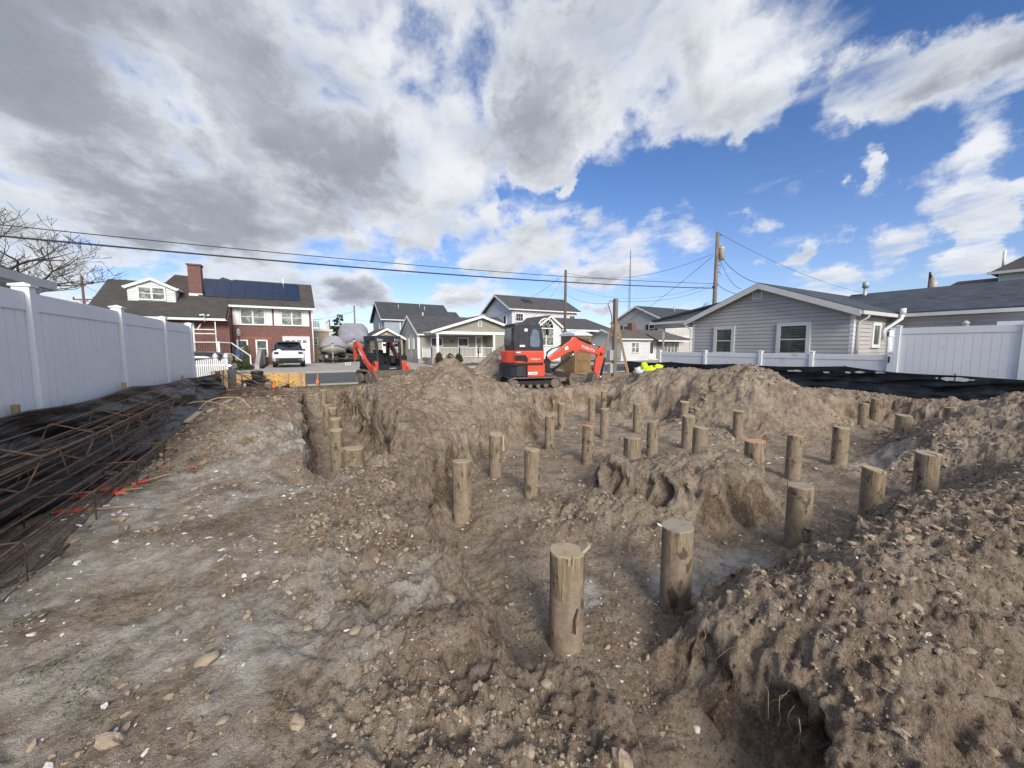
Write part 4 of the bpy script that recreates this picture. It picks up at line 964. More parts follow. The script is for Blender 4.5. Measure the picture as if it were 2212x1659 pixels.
# solar array
sa = MB()
for i in range(8):
    for j in range(2):
        x0 = -6.0 + i * .985; y0 = 38.2 + j * 1.42 + (0.0)
        if x0 + .97 > 1.75: continue
        z0 = rz_(y0) + th; z1 = rz_(y0 + 1.4) + th
        sa.add([(x0, y0, z0 + .07), (x0 + .97, y0, z0 + .07), (x0 + .97, y0 + 1.4, z1 + .07), (x0, y0 + 1.4, z1 + .07), (x0, y0, z0 + .11), (x0 + .97, y0, z0 + .11), (x0 + .97, y0 + 1.4, z1 + .11), (x0, y0 + 1.4, z1 + .11)],
               [(0, 3, 2, 1), (4, 5, 6, 7), (0, 1, 5, 4), (1, 2, 6, 5), (2, 3, 7, 6), (3, 0, 4, 7)])
sa.build('solar_panels', 'solar', rf)
# chimney
mb = MB(); mb.box(-6.55, -5.75, 38.3, 39.1, 5.0, 7.75); mb.box(-6.62, -5.68, 38.23, 39.17, 7.75, 7.85); ch = mb.build('chimney', 'brick', rf)
mb = MB(); mb.box(-6.57, -5.73, 38.27, 38.30, 5.35, 5.62); mb.build('flashing', 'trim', rf)
MB().tube([(-.3, 41.0, 7.0), (-.3, 41.0, 7.6)], .06, 8).build('vent_pipe', 'trim', rf)
# dormer
dy = 37.2; xa, xb = -9.75, -7.15; xm = (xa + xb) / 2
mb = MB(); mb.prism([(xa, 4.6), (xb, 4.6), (xb, 5.78), (xm, 6.38), (xa, 5.78)], dy, 39.8, 'y'); siding(mb, (0, dy, 0), FU, FN, [(xa, 4.72), (xb, 4.72), (xb, 5.78), (xm, 6.35), (xa, 5.78)], .17)
siding(mb, (xa, 0, 0), SU, SN, [(dy, 4.7), (dy + 2, 5.75), (dy, 5.75)], .17)
do = mb.build('dormer', 'sid_white', bh)
gable_roof('roof', xa, xb, dy, 39.8, 5.8, 6.42, 'y', .12, 'sh_rust', do, ohg=.16, th=.05)
win(do, (xm, dy - .02, 5.32), FU, FN, 1.35, .78, 'curtain', .09, split=1)
for c, w_ in (((-2.55, 37.8, 3.95), 1.55), ((.2, 37.8, 3.95), 1.45)):
    win(bh, c, FU, FN, w_, 1.15, 'curtain', .1, split=1)
    for s in (-1, 1):
        mb = MB()
        xc = c[0] + s * (w_ / 2 + .34); mb.box(xc - .22, xc + .22, 37.75, 37.8, 3.28, 4.62); mb.box(xc - .16, xc + .16, 37.735, 37.75, 3.36, 3.92); mb.box(xc - .16, xc + .16, 37.735, 37.75, 4.0, 4.55)
        mb.build('shutter', 'trim', bh)
win(bh, (-3.35, 37.8, 1.45), FU, FN, .55, 1.1, 'shade', .1); win(bh, (-2.05, 37.8, 1.4), FU, FN, .62, 1.2, 'shade', .11)
mb = MB(); mb.box(-.42, 1.32, 37.7, 37.8, .1, 2.25)
for i in range(1, 4): mb.box(-.42, 1.32, 37.685, 37.7, .1 + i * .53 - .52, .1 + i * .53 - .02)
mb.box(-.55, -.42, 37.66, 37.8, .1, 2.4); mb.box(1.32, 1.45, 37.66, 37.8, .1, 2.4); mb.box(-.42, 1.32, 37.66, 37.8, 2.25, 2.4)
gd = mb.build('garage_door', 'trim', bh)
mb = MB()
for i in range(4):
    for j in range(3):
        for k_ in range(2): x0 = -.34 + i * .42 + j * .10; mb.box(x0, x0 + .085, 37.675, 37.69, 1.88 + k_ * .12, 1.97 + k_ * .12)
mb.build('door_windows', 'tint', gd)
# front door, porch slab, railings and awning frame
mb = MB(); mb.box(-7.2, -6.0, 35.9, 36.0, 1.0, 3.25); mb.box(-7.2, -6.95, 35.85, 35.9, 1.0, 3.25); mb.box(-6.25, -6.0, 35.85, 35.9, 1.0, 3.25); mb.box(-6.95, -6.25, 35.85, 35.9, 3.05, 3.25); mb.box(-6.95, -6.25, 35.86, 35.9, 1.0, 1.2)
fd = mb.build('front_door', 'trim', bh); MB().box(-6.85, -6.35, 35.85, 35.88, 1.25, 3.0).build('pane', 'curtain', fd)
mb = MB(); mb.box(-10, -4.3, 33.6, 36, 0, .98); mb.build('porch_slab', 'brick', bh)
def railing(name, pts, mk_r, mk_b, parent, h=.85, sp_=.14, extra=None):
    mr = MB(); mk2 = MB()
    for a, b in zip(pts[:-1], pts[1:]):
        a = Vector(a); b = Vector(b); n = max(1, int((b - a).length / sp_))
        mr.beam(a + Vector((0, 0, h)), b + Vector((0, 0, h)), .06, .05); mr.beam(a + Vector((0, 0, .1)), b + Vector((0, 0, .1)), .04, .04)
        for i in range(n + 1): q = a.lerp(b, i / n); mk2.beam(q + Vector((0, 0, .1)), q + Vector((0, 0, h)), .025, .025)
        for q in (a, b): mr.beam(q, q + Vector((0, 0, h + .05)), .07, .07)
    o = mr.build(name, mk_r, parent); mk2.build('balusters', mk_b, o); return o
railing('porch_railing', [(-9.9, 33.7, 1.0), (-4.4, 33.7, 1.0)], 'trim', 'iron', bh)
railing('stair_railing', [(-4.3, 33.4, 1.0), (-3.5, 32.3, .95), (-2.3, 30.2, .1)], 'trim', 'iron', bh)
mb = MB()
for a, b in (((-7.6, 35.9, 3.2), (-7.6, 34.6, 2.75)), ((-5.6, 35.9, 3.2), (-5.6, 34.6, 2.75)), ((-8.6, 34.6, 2.75), (-4.6, 34.6, 2.75)), ((-8.6, 34.3, 2.45), (-4.6, 34.3, 2.45)), ((-4.6, 34.6, 1.0), (-4.6, 34.6, 3.3)), ((-8.6, 34.6, 1.0), (-8.6, 34.6, 3.3))): mb.beam(a, b, .06, .06)
mb.build('awning_frame', 'trim', bh)
mb = MB(); mb.prism([(30.0, .1), (33.2, .1), (37.7, .1), (37.7, 1.35), (33.6, 1.3), (30.2, .35)], -2.1, -1.85, 'x'); mb.prism([(29.6, .1), (33.2, .1), (33.2, .95), (32.6, .95), (29.8, .2)], -3.3, -3.1, 'x'); mb.build('ramp_wall', 'concrete', bh)

# ---- tan building with roof deck
tb = thing('tan_building', 'tan clapboard building with a white railed roof deck beside the brick house', 'building', (2, 44, 0))
mb = MB(); mb.box(-2, 3.66, 44, 50, 0, 3.1); siding(mb, (0, 44, 0), FU, FN, [(-2, .2), (3.6, .2), (3.6, 3.0), (-2, 3.0)], .17); mb.build('wall', 'sid_tan', tb)
mb = MB(); mb.box(-2, 3.85, 43.85, 50, 3.1, 3.32); mb.box(3.5, 3.68, 43.93, 44.05, 0, 3.1); mb.build('trim', 'trim', tb)
railing('deck_railing', [(1.4, 44, 3.3), (3.6, 44, 3.3), (3.6, 49, 3.3)], 'trim', 'trim', tb, 1.0)
win(tb, (2.1, 44, 2.1), FU, FN, .5, .55, 'glass', .1, grid=(2, 2), sash=False)
mb = MB()
for i in range(9): mb.box(1.95 + i * .08, 2.0 + i * .08, 45.0, 45.03, 3.7, 4.2)
mb.box(1.9, 2.7, 44.8, 45.1, 3.6, 3.68); mb.box(1.9, 1.96, 44.6, 45.1, 3.3, 4.0); mb.box(2.64, 2.7, 44.6, 45.1, 3.3, 4.0)
tag(mb.build('deck_chair', 'white', None), 'white slatted chair on the railed roof deck', 'chair')

# ---- blue-grey two-storey
bb = thing('blue_grey_house', 'blue-grey two-storey house with a steep dark roof behind the loader', 'house', (11, 55, 0))
mb = MB(); mb.box(11.3, 20.8, 55, 63, 0, 5.5); mb.prism([(55, 5.5), (59, 8.0), (63, 5.5)], 11.3, 20.8, 'x'); siding(mb, (0, 55, 0), FU, FN, [(11.3, 2), (20.8, 2), (20.8, 5.5), (11.3, 5.5)], .14); siding(mb, (11.3, 0, 0), SU, SN, [(55, 2), (63, 2), (63, 5.5), (59, 8.0), (55, 5.5)], .14)
mb.box(20.8, 23, 56, 62, 0, 4.9); mb.build('wall', 'sid_blue', bb)
rf = gable_roof('roof', 11.3, 20.8, 55, 63, 5.5, 8.0, 'x', .35, 'sh_dark', bb, ohg=.5)
gable_roof('roof', 20.8, 23.2, 56, 62, 5.3, 7.0, 'x', .3, 'sh_dark', bb, ohg=.2)
for x, y, z in ((13.8, 57.2, 6.9), (17.1, 57.8, 7.3), (17.6, 57, 6.8)): MB().tube([(x, y, z), (x, y, z + .75)], .07, 8).build('vent_pipe', 'galv', rf)
win(bb, (13.9, 55, 4.4), FU, FN, .8, 1.5, 'curtain', .12); win(bb, (11.3, 56.6, 4.2), SU, SN, .35, 1.3, 'glass', .08); win(bb, (11.3, 58.2, 4.3), SU, SN, .35, 1.3, 'glass', .08)

# ---- tan garage
tg = thing('tan_garage', 'small tan garage with white-edged gable behind the loader cab', 'garage', (8.3, 40, 0))
mb = MB(); mb.prism([(6.8, 0), (10.0, 0), (10.0, 2.5), (8.4, 3.3), (6.8, 2.5)], 40.0, 46, 'y'); siding(mb, (0, 40, 0), FU, FN, [(6.8, .1), (10, .1), (10, 2.5), (8.4, 3.3), (6.8, 2.5)], .15); mb.build('wall', 'sid_tan2', tg)
gable_roof('roof', 6.8, 10.0, 40, 46, 2.5, 3.35, 'y', .3, 'sh_dark', tg, ohg=.3)
mb = MB(); mb.box(7.9, 9.7, 39.95, 40, .1, 2.1); gd = mb.build('garage_door', 'trim', tg)
mb = MB()
for i in range(3): mb.box(8.0 + i * .55, 8.4 + i * .55, 39.93, 39.95, 1.6, 1.85)
mb.build('door_windows', 'tint', gd)
mb = MB(); mb.tube([(8.3, 39.95, 2.85), (8.3, 39.8, 2.8)], .08, 8); mb.build('floodlight', 'trim', tg)

# ---- sage ranch with gabled porch
sr = thing('sage_ranch_house', 'sage green clapboard ranch house with wide white-edged porch gable and white railing', 'house', (15, 35, 0))
ZB = .3
mb = MB(); mb.box(10.3, 20.5, 35.6, 42.3, 0, 2.85); mb.prism([(35.6, 2.84), (39, 4.55), (42.3, 2.84)], 10.4, 20.4, 'x')
siding(mb, (0, 35.6, 0), FU, FN, [(10.4, .45), (17.3, .45), (17.3, 2.8), (10.4, 2.8)], .17)
mb.box(17.3, 20.6, 33.6, 35.59, 0, 2.8); siding(mb, (0, 33.6, 0), FU, FN, [(17.3, .45), (20.6, .45), (20.6, 2.75), (17.3, 2.75)], .17)
mb.prism([(11.3, 2.95), (20.4, 2.95), (15.85, 4.32)], 33.7, 38, 'y'); siding(mb, (0, 33.7, 0), FU, FN, [(11.5, 2.95), (20.2, 2.95), (15.85, 4.28)], .17)
mb.build('wall', 'sid_sage', sr)
mb = MB(); siding(mb, (10.3, 0, 0), SU, SN, [(35.6, .45), (42.3, .45), (42.3, 2.85), (39, 4.55), (35.6, 2.85)], .20); mb.build('side_wall', 'sid_sageg', sr)
MB().box(10.28, 20.6, 35.58, 42.3, 0, .45).build('foundation', 'concrete', sr)
rf = gable_roof('roof', 10.3, 20.5, 35.6, 42.3, 2.85, 4.6, 'x', .3, 'sh_grey', sr, ohg=.12)
r2 = gable_roof('porch_roof', 11.1, 20.6, 33.5, 39, 2.97, 4.42, 'y', .25, 'sh_grey', sr, ohg=.2)
mb = MB(); mb.box(11.2, 20.6, 33.5, 33.68, 2.68, 2.95); mb.box(10.95, 11.4, 33.55, 36, 2.72, 2.9)
mb.box(10.26, 10.46, 35.52, 35.58, .4, 2.8); mb.build('beam', 'trim', sr)
for x in (11.5, 17.2): MB().box(x - .1, x + .1, 33.5, 33.68, .5, 2.68).build('porch_post', 'trim', sr)
MB().box(10.9, 17.3, 33.45, 35.6, -.02, .5).build('porch_slab', 'concrete', sr)
railing('porch_railing', [(11.6, 33.55, .5), (13.6, 33.55, .5), (15.5, 33.55, .5), (17.0, 33.55, .5)], 'trim', 'trim', sr, .95, .13)
railing('porch_railing', [(10.6, 35.2, .5), (10.95, 33.6, .5), (11.4, 33.55, .5)], 'trim', 'trim', sr, .95, .10)
for x, w_ in ((12.1, 1.0), (14.8, .95)): win(sr, (x, 35.6, 2.0), FU, FN, w_, .7, 'shade', .1, sash=False)
mb = MB(); mb.box(16.1, 16.9, 35.5, 35.6, .5, 2.6); dd_ = mb.build('door', 'trim', sr); MB().box(16.3, 16.7, 35.47, 35.5, .9, 2.4).build('pane', 'curtain', dd_)
win(sr, (18.9, 33.6, 1.9), FU, FN, .9, 1.1, 'shade', .12)
mb = MB(); c = (15.75, 33.7, 3.72); mb.box(c[0] - .2, c[0] + .2, 33.63, 33.7, 3.45, 4.0); v_ = mb.build('gable_vent', 'trim', sr)
mb = MB(); mb.box(c[0] - .13, c[0] + .13, 33.615, 33.63, 3.5, 3.95); mb.build('vent_slats', 'sid_sage', v_)
for y in (36.9, 38.6): win(sr, (10.3, y, 1.85), SU, SN, .28, .95, 'glass', .06, sash=False)
MB().box(13.4, 13.8, 35.56, 35.6, 2.02, 2.16).build('name_plate', 'polebr', sr)
MB().tube([(10.27, 37.8, 2.7), (10.27, 37.8, .3)], .03, 6).build('conduit_pipe', 'gutter', sr)
MB().tube([(10.2, 35.3, 2.7), (10.22, 35.5, 2.45), (10.22, 35.5, .3)], .04, 8).build('downspout', 'trim', sr)
MB().tube([(12.0, 39.5, 4.4), (12.0, 39.5, 5.1)], .1, 8).build('flue_pipe', 'galv', rf)

# ---- white two-storey with the arched window
wh = thing('white_two_storey_house', 'white two-storey house with an arched window and skylight behind the excavator', 'house', (24, 38, 0))
mb = MB(); mb.box(22.1, 31.5, 38.6, 45.5, 0, 6.0); mb.prism([(38.6, 6.0), (42, 7.7), (45.5, 6.0)], 22.1, 31.5, 'x')
siding(mb, (0, 38.6, 0), FU, FN, [(22.1, 2.5), (31.5, 2.5), (31.5, 6), (22.1, 6)], .14); siding(mb, (22.1, 0, 0), SU, SN, [(38.6, 2.5), (45.5, 2.5), (45.5, 6), (42.05, 7.7), (38.6, 6)], .14)
mb.prism([(22.3, 0), (25.9, 0), (25.9, 3.55), (24.1, 4.75), (22.3, 3.55)], 34, 38.6, 'y'); siding(mb, (0, 34, 0), FU, FN, [(22.3, .3), (25.9, .3), (25.9, 3.55), (24.1, 4.75), (22.3, 3.55)], .14); siding(mb, (22.3, 0, 0), SU, SN, [(34, .3), (38.6, .3), (38.6, 3.5), (34, 3.5)], .14)
mb.box(25.9, 33, 36.5, 38.6, 0, 3.4); mb.build('wall', 'sid_white', wh)
rf = gable_roof('roof', 22.1, 31.5, 38.6, 45.5, 6.0, 7.75, 'x', .35, 'sh_grey', wh, ohg=.5)
gable_roof('roof', 22.3, 25.9, 34, 38.6, 3.55, 4.8, 'y', .25, 'sh_grey', wh, ohg=.25)
mb = MB(); mb.add([(25.6, 33.8, 3.4), (33.6, 33.8, 3.4), (33.0, 38.6, 5.0), (25.6, 38.6, 5.0), (25.6, 33.8, 3.5), (33.6, 33.8, 3.5), (33.0, 38.6, 5.1), (25.6, 38.6, 5.1)], [(0, 3, 2, 1), (4, 5, 6, 7), (0, 1, 5, 4), (1, 2, 6, 5), (2, 3, 7, 6), (3, 0, 4, 7)])
mb.add([(20.4, 38.0, 3.4), (22.1, 38.0, 3.4), (22.1, 42, 5.1), (20.9, 42, 5.1)], [(0, 1, 2, 3)])
pr = mb.build('porch_roof', 'sh_grey', wh); MB().box(25.6, 33.7, 33.68, 33.8, 3.25, 3.45).build('fascia', 'trim', pr)
for x in (26.6, 29.5, 33.2): MB().box(x - .08, x + .08, 34.0, 34.16, 0, 3.3).build('porch_post', 'trim', wh)
mb = MB()       # skylight
for a, b in (((24.7, 40.0), (25.9, 41.0)),):
    z0 = 6 + (a[1] - 38.6) * .5 + .1; z1 = 6 + (b[1] - 38.6) * .5 + .1
    mb.add([(a[0], a[1], z0), (b[0], a[1], z0), (b[0], b[1], z1), (a[0], b[1], z1), (a[0], a[1], z0 + .12), (b[0], a[1], z0 + .12), (b[0], b[1], z1 + .12), (a[0], b[1], z1 + .12)], [(4, 5, 6, 7), (0, 1, 5, 4), (1, 2, 6, 5), (2, 3, 7, 6), (3, 0, 4, 7)])
sk_ = mb.build('skylight', 'iron', rf)
MB().add([(24.8, 40.08, 6.94), (25.8, 40.08, 6.94), (25.8, 40.92, 7.36), (24.8, 40.92, 7.36)], [(0, 1, 2, 3)]).build('pane', 'solar', sk_)
win(wh, at(3200 / 2.732 if False else 1121.5, 685.5, y=38.6), FU, FN, .9, .8, 'glass', .12, grid=(3, 2), sash=False)
win(wh, at(1235 - 0, 690, y=38.6), FU, FN, .8, .8, 'glass', .12, grid=(3, 2), sash=False)
win(wh, (22.1, 40.2, 4.2), SU, SN, .6, 1.9, 'glass', .1, sash=False)
c = at(1179, 728, y=34); win(wh, c, FU, FN, 1.85, 1.7, 'curtain', .12, split=1)
mb = MB(); zc = c.z + .97; n = 12; rr = .92
fanf = []; 
for i in range(n):
    a0 = math.pi * i / n; a1 = math.pi * (i + 1) / n
    for (r0_, r1_) in ((rr, rr + .13),):
        mb.add([(c.x + r_ * math.cos(a), y_, zc + r_ * math.sin(a)) for y_ in (33.90, 34.0) for r_, a in ((r0_, a0), (r1_, a0), (r1_, a1), (r0_, a1))], [(0, 1, 2, 3), (4, 7, 6, 5), (0, 4, 5, 1), (1, 5, 6, 2), (2, 6, 7, 3), (3, 7, 4, 0)])
for i in range(1, 6): a = math.pi * i / 6; mb.beam((c.x + .25 * math.cos(a), 33.93, zc + .25 * math.sin(a)), (c.x + rr * math.cos(a), 33.93, zc + rr * math.sin(a)), .02, .03)
mb.tube([(c.x + .5 * math.cos(math.pi * i / 12), 33.93, zc + .5 * math.sin(math.pi * i / 12)) for i in range(13)], .015, 5)
mb.box(c.x - rr - .1, c.x + rr + .1, 33.90, 34.0, zc - .06, zc)
aw = mb.build('arched_window', 'trim', wh)
mb = MB(); mb.add([(c.x + rr * math.cos(math.pi * i / 12), 33.955, zc + rr * math.sin(math.pi * i / 12)) for i in range(13)], [tuple(range(13))]); mb.build('pane', 'tint', aw, fix=False)
MB().tube([(22.5, 38.5, 5.8), (22.5, 38.5, 4.6)], .05, 8).build('downspout', 'trim', wh)
mb = MB(); p = at(1149, 695, y=37.9); mb.lathe([(.34, 0), (.34, .06), (.28, .1), (.1, .12)], 16, (0, 0, 0)); d_ = mb.build('dish', 'galv', None, world=False)
d_.name = 'satellite_dish'; d_.location = p; d_.rotation_euler = (R(75), 0, R(10)); tag(d_, 'round grey satellite dish above the arched-window gable', 'satellite dish')

# ---- white ranch with stone front
sw = thing('white_ranch_house', 'small white clapboard ranch with brown roof, stone-faced porch and brick chimney', 'house', (36, 31, 0))
mb = MB(); mb.box(31.0, 40.5, 30.4, 36, 0, 2.5); mb.prism([(30.4, 2.5), (33.2, 3.45), (36, 2.5)], 31.0, 40.5, 'x'); siding(mb, (0, 30.4, 0), FU, FN, [(31, .3), (36.6, .3), (36.6, 2.35), (31, 2.35)], .15); siding(mb, (31.0, 0, 0), SU, SN, [(30.4, .3), (36, .3), (36, 2.5), (33.2, 3.45), (30.4, 2.5)], .15)
mb.build('wall', 'sid_white', sw)
MB().box(36.62, 40.4, 30.3, 30.4, .2, 2.3).build('stone_facing', 'stone', sw)
rf = gable_roof('roof', 31.0, 40.8, 30.4, 36, 2.5, 3.5, 'x', .3, 'sh_tan', sw, ohg=.3)
mb = MB(); mb.add([(35.4, 29.2, 2.22), (42.3, 29.2, 2.22), (40.6, 31.4, 3.0), (35.9, 31.4, 3.0), (35.4, 29.2, 2.3), (42.3, 29.2, 2.3), (40.6, 31.4, 3.1), (35.9, 31.4, 3.1)], [(0, 3, 2, 1), (4, 5, 6, 7), (0, 1, 5, 4), (1, 2, 6, 5), (2, 3, 7, 6), (3, 0, 4, 7)]); pr = mb.build('porch_roof', 'sh_tan', sw)
MB().box(35.4, 42.3, 29.1, 29.2, 2.14, 2.28).build('fascia', 'trim', pr)
mb = MB(); mb.box(34.9, 35.6, 32.6, 33.3, 3.2, 4.35); mb.build('chimney', 'brick', rf)
win(sw, (33.1, 30.4, 1.45), FU, FN, 1.1, 1.05, 'curtain', .09, split=1)
mb = MB(); mb.box(35.3, 36.1, 30.32, 30.4, .15, 2.15); dd_ = mb.build('door', 'trim', sw); MB().box(35.45, 35.95, 30.30, 30.32, .8, 2.05).build('pane', 'shade', dd_)
win(sw, (38.9, 30.3, 1.4), FU, FN, 2.4, 1.15, 'curtain', .08, split=3)

# ---- beige two-storey behind it
be = thing('beige_two_storey_house', 'beige two-storey house with dark shuttered windows and green-black roof behind the white ranch', 'house', (46, 40, 0))
mb = MB(); mb.box(44, 56, 35.5, 45, 0, 5.35); mb.prism([(35.5, 5.3), (40.2, 7.35), (45, 5.3)], 44, 56, 'x'); siding(mb, (44, 0, 0), SU, SN, [(35.5, 1), (45, 1), (45, 5.3), (40.2, 7.35), (35.5, 5.3)], .16)
mb.build('wall', 'sid_beige', be)
rf = gable_roof('roof', 44, 56, 35.5, 45, 5.3, 7.4, 'x', .3, 'sh_dark', be, ohg=.35)
for px in (1395 + 3, 1461):
    c = at(px + 166 - 2.5 * 66 if False else px + 0, 728, x=44); 
for yy in (42.2, 37.4):
    win(be, (44, yy, 4.1), SU, SN, .9, 1.1, 'glass', .08)
    for s in (-1, 1): MB().box(43.88, 44, yy + s * .78 - .2, yy + s * .78 + .2, 3.5, 4.7).build('shutter', 'iron', be)
MB().tube([(50, 38.5, 6.6), (50, 38.5, 7.6)], .09, 8).build('flue_pipe', 'galv', rf)
railing('balcony_railing', [(45.2, 34.3, 3.0), (48, 34.3, 3.0)], 'trim', 'trim', be, 1.0); MB().box(45.1, 48.1, 34.2, 35.5, 2.8, 3.0).build('balcony', 'trim', be)

# ---- neighbour behind the left fence
nb_ = thing('neighbour_house', 'grey-roofed house with white gutter showing over the left fence', 'house', (-8, 6, 0))
mb = MB(); mb.box(-12, -4.95, -6, 12.1, 0, 2.85); mb.build('wall', 'sid_white', nb_)
mb = MB(); k2 = .33
mb.add([(-4.5, -6, 2.86), (-4.5, 12.4, 2.86), (-9, 12.4, 2.86 + 4.5 * k2), (-9, -6, 2.86 + 4.5 * k2), (-4.5, -6, 2.93), (-4.5, 12.4, 2.93), (-9, 12.4, 2.93 + 4.5 * k2), (-9, -6, 2.93 + 4.5 * k2)], [(0, 3, 2, 1), (4, 5, 6, 7), (0, 1, 5, 4), (1, 2, 6, 5), (2, 3, 7, 6), (3, 0, 4, 7)])
rf = mb.build('roof', 'sh_grey', nb_)
mb = MB(); mb.prism([(-4.52, 2.74), (-4.40, 2.74), (-4.36, 2.90), (-4.52, 2.88)], -6, 12.42, 'y'); mb.box(-4.95, -4.5, -6, 12.35, 2.70, 2.75); mb.build('gutter', 'gutter', nb_)
MB().tube([(-4.46, 11.9, 2.74), (-4.5, 11.9, 2.6), (-4.85, 11.95, 2.4), (-4.9, 11.95, .1)], .045, 8).build('downspout', 'galv', nb_)
ng = thing('grey_garage', 'low grey-roofed garage glimpsed just over the left fence', 'garage', (-12, 22, 0))
mb = MB(); mb.box(-16, -10.4, 17, 24, 0, 2.3); mb.build('wall', 'sid_white', ng); gable_roof('roof', -16, -10.4, 17, 24, 2.3, 3.2, 'y', .3, 'sh_brown', ng, ohg=.3)

# ------------------------------------------------------------------ white vinyl fences
def vinyl(name, label, posts, ztop, zpost, zb_, mk, along, grp=None, sgn=1):
    """posts: positions along Y at a fixed X. rail and board panels between them"""
    X_, ys = along, posts
    t = thing(name, label, 'fence', (X_, ys[0], 0), 0, grp)
    for i, y in enumerate(ys):
        mb = MB(); mb.box(X_ - .0635, X_ + .0635, y - .0635, y + .0635, zb_, zpost); p = mb.build('post', mk, t, bevel=.006)
        mb = MB(); mb.box(X_ - .078, X_ + .078, y - .078, y + .078, zpost, zpost + .022); b0 = len(mb.v)
        mb.add([(X_ - .07, y - .07, zpost + .022), (X_ + .07, y - .07, zpost + .022), (X_ + .07, y + .07, zpost + .022), (X_ - .07, y + .07, zpost + .022), (X_, y, zpost + .05)], [(0, 1, 4), (1, 2, 4), (2, 3, 4), (3, 0, 4)]); mb.build('cap', mk, p)
    for y0, y1 in zip(ys[:-1], ys[1:]):
        mb = MB(); a, b = y0 + .064, y1 - .064; n = max(3, round((b - a) / .165)); wd = (b - a) / n
        for k_ in range(n):
            mb.box(X_ - .012, X_ + .012, a + k_ * wd + .006, a + (k_ + 1) * wd - .006, zb_ + .1, ztop - .1); mb.box(X_ - .007, X_ + .007, a + k_ * wd - .006, a + k_ * wd + .006, zb_ + .1, ztop - .1)
        pa = mb.build('board_panel', mk, t)
        mb = MB(); mb.box(X_ - .026, X_ + .026, a, b, ztop - .19, ztop); mb.build('rail', mk, pa, bevel=.005); MB().box(X_ - .026, X_ + .026, a, b, zb_ + .04, zb_ + .2).build('rail', mk, pa, bevel=.005)
    return t
vinyl('white_fence', 'tall white vinyl privacy fence along the left side of the lot', [1.05, 3.49, 5.93, 8.37, 10.81, 13.25], 2.06, 2.11, .05, 'vinyl', -2.33)
vinyl('white_fence', 'tall white vinyl fence section at the right edge, without a gap of house before it', [-2.8, -.35, 2.12, 4.60], 2.10, 2.15, .02, 'vinyl', 16.8)
vinyl('white_fence', 'low white vinyl fence in front of the grey ranch house', [4.73 + .0, 6.9, 8.7, 11.15, 13.7], 1.26, 1.32, .02, 'vinyl', 16.8)
t = thing('white_gate', 'narrow tall white vinyl gate between the low fence and the grey house', 'gate', (17.5, 4.6, 0))
mb = MB(); mb.box(17.0, 18.3, 4.88, 4.92, .1, 2.0); mb.box(17.0, 18.3, 4.86, 4.94, 1.85, 2.05); mb.build('panel', 'vinyl', t)
for x in (17.35, 18.3): MB().box(x, x + .12, 4.84, 4.96, 0, 2.15).build('post', 'vinyl', t)
MB().box(16.70, 16.73, 4.72, 4.76, 1.0, 1.2).build('latch', 'iron', t)
mb = MB(); mb.box(20.4, 21.5, 1.6, 3.2, 0, 2.35); mb.box(20.3, 21.6, 1.3, 3.3, 2.0, 2.08); mb.box(20.2, 20.3, 1.2, 5.0, 2.1, 2.2)
tag(mb.build('white_enclosure', 'vinyl2', None), 'white boxed outdoor shower enclosure peeping over the tall fence', 'enclosure')
# picket fence beyond the left fence's end
t = thing('picket_fence', 'short white picket fence by the parked pickup', 'fence', (-2.3, 15, 0))
mb = MB(); x = -6.0; yf = 16.75
while x < -2.0:
    u_ = ((x + 2.30) / .26) if x > -2.30 else ((x + 2.30) / 1.3); zt = 1.04 + .07 * abs(math.cos(math.pi * u_))
    mb.prism([(x - .02, .1), (x + .02, .1), (x + .02, zt - .03), (x, zt), (x - .02, zt - .03)], yf - .012, yf + .012, 'y'); x += .058
mb.box(-6, -1.98, yf + .013, yf + .04, .30, .38); mb.box(-6, -1.98, yf + .013, yf + .04, .84, .92)
mb.build('pickets', 'vinyl2', t)
for x in (-3.6, -2.30, -2.0):
    mb = MB(); mb.box(x - .045, x + .045, yf + .045, yf + .135, 0, 1.10); p = mb.build('post', 'vinyl2', t)
    mb = MB(); mb.lathe([(.07, 0), (.07, .02), (.10, .06), (.07, .13), (.01, .20)], 4, (x, yf + .09, 1.10)); mb.build('finial', 'vinyl2', p)
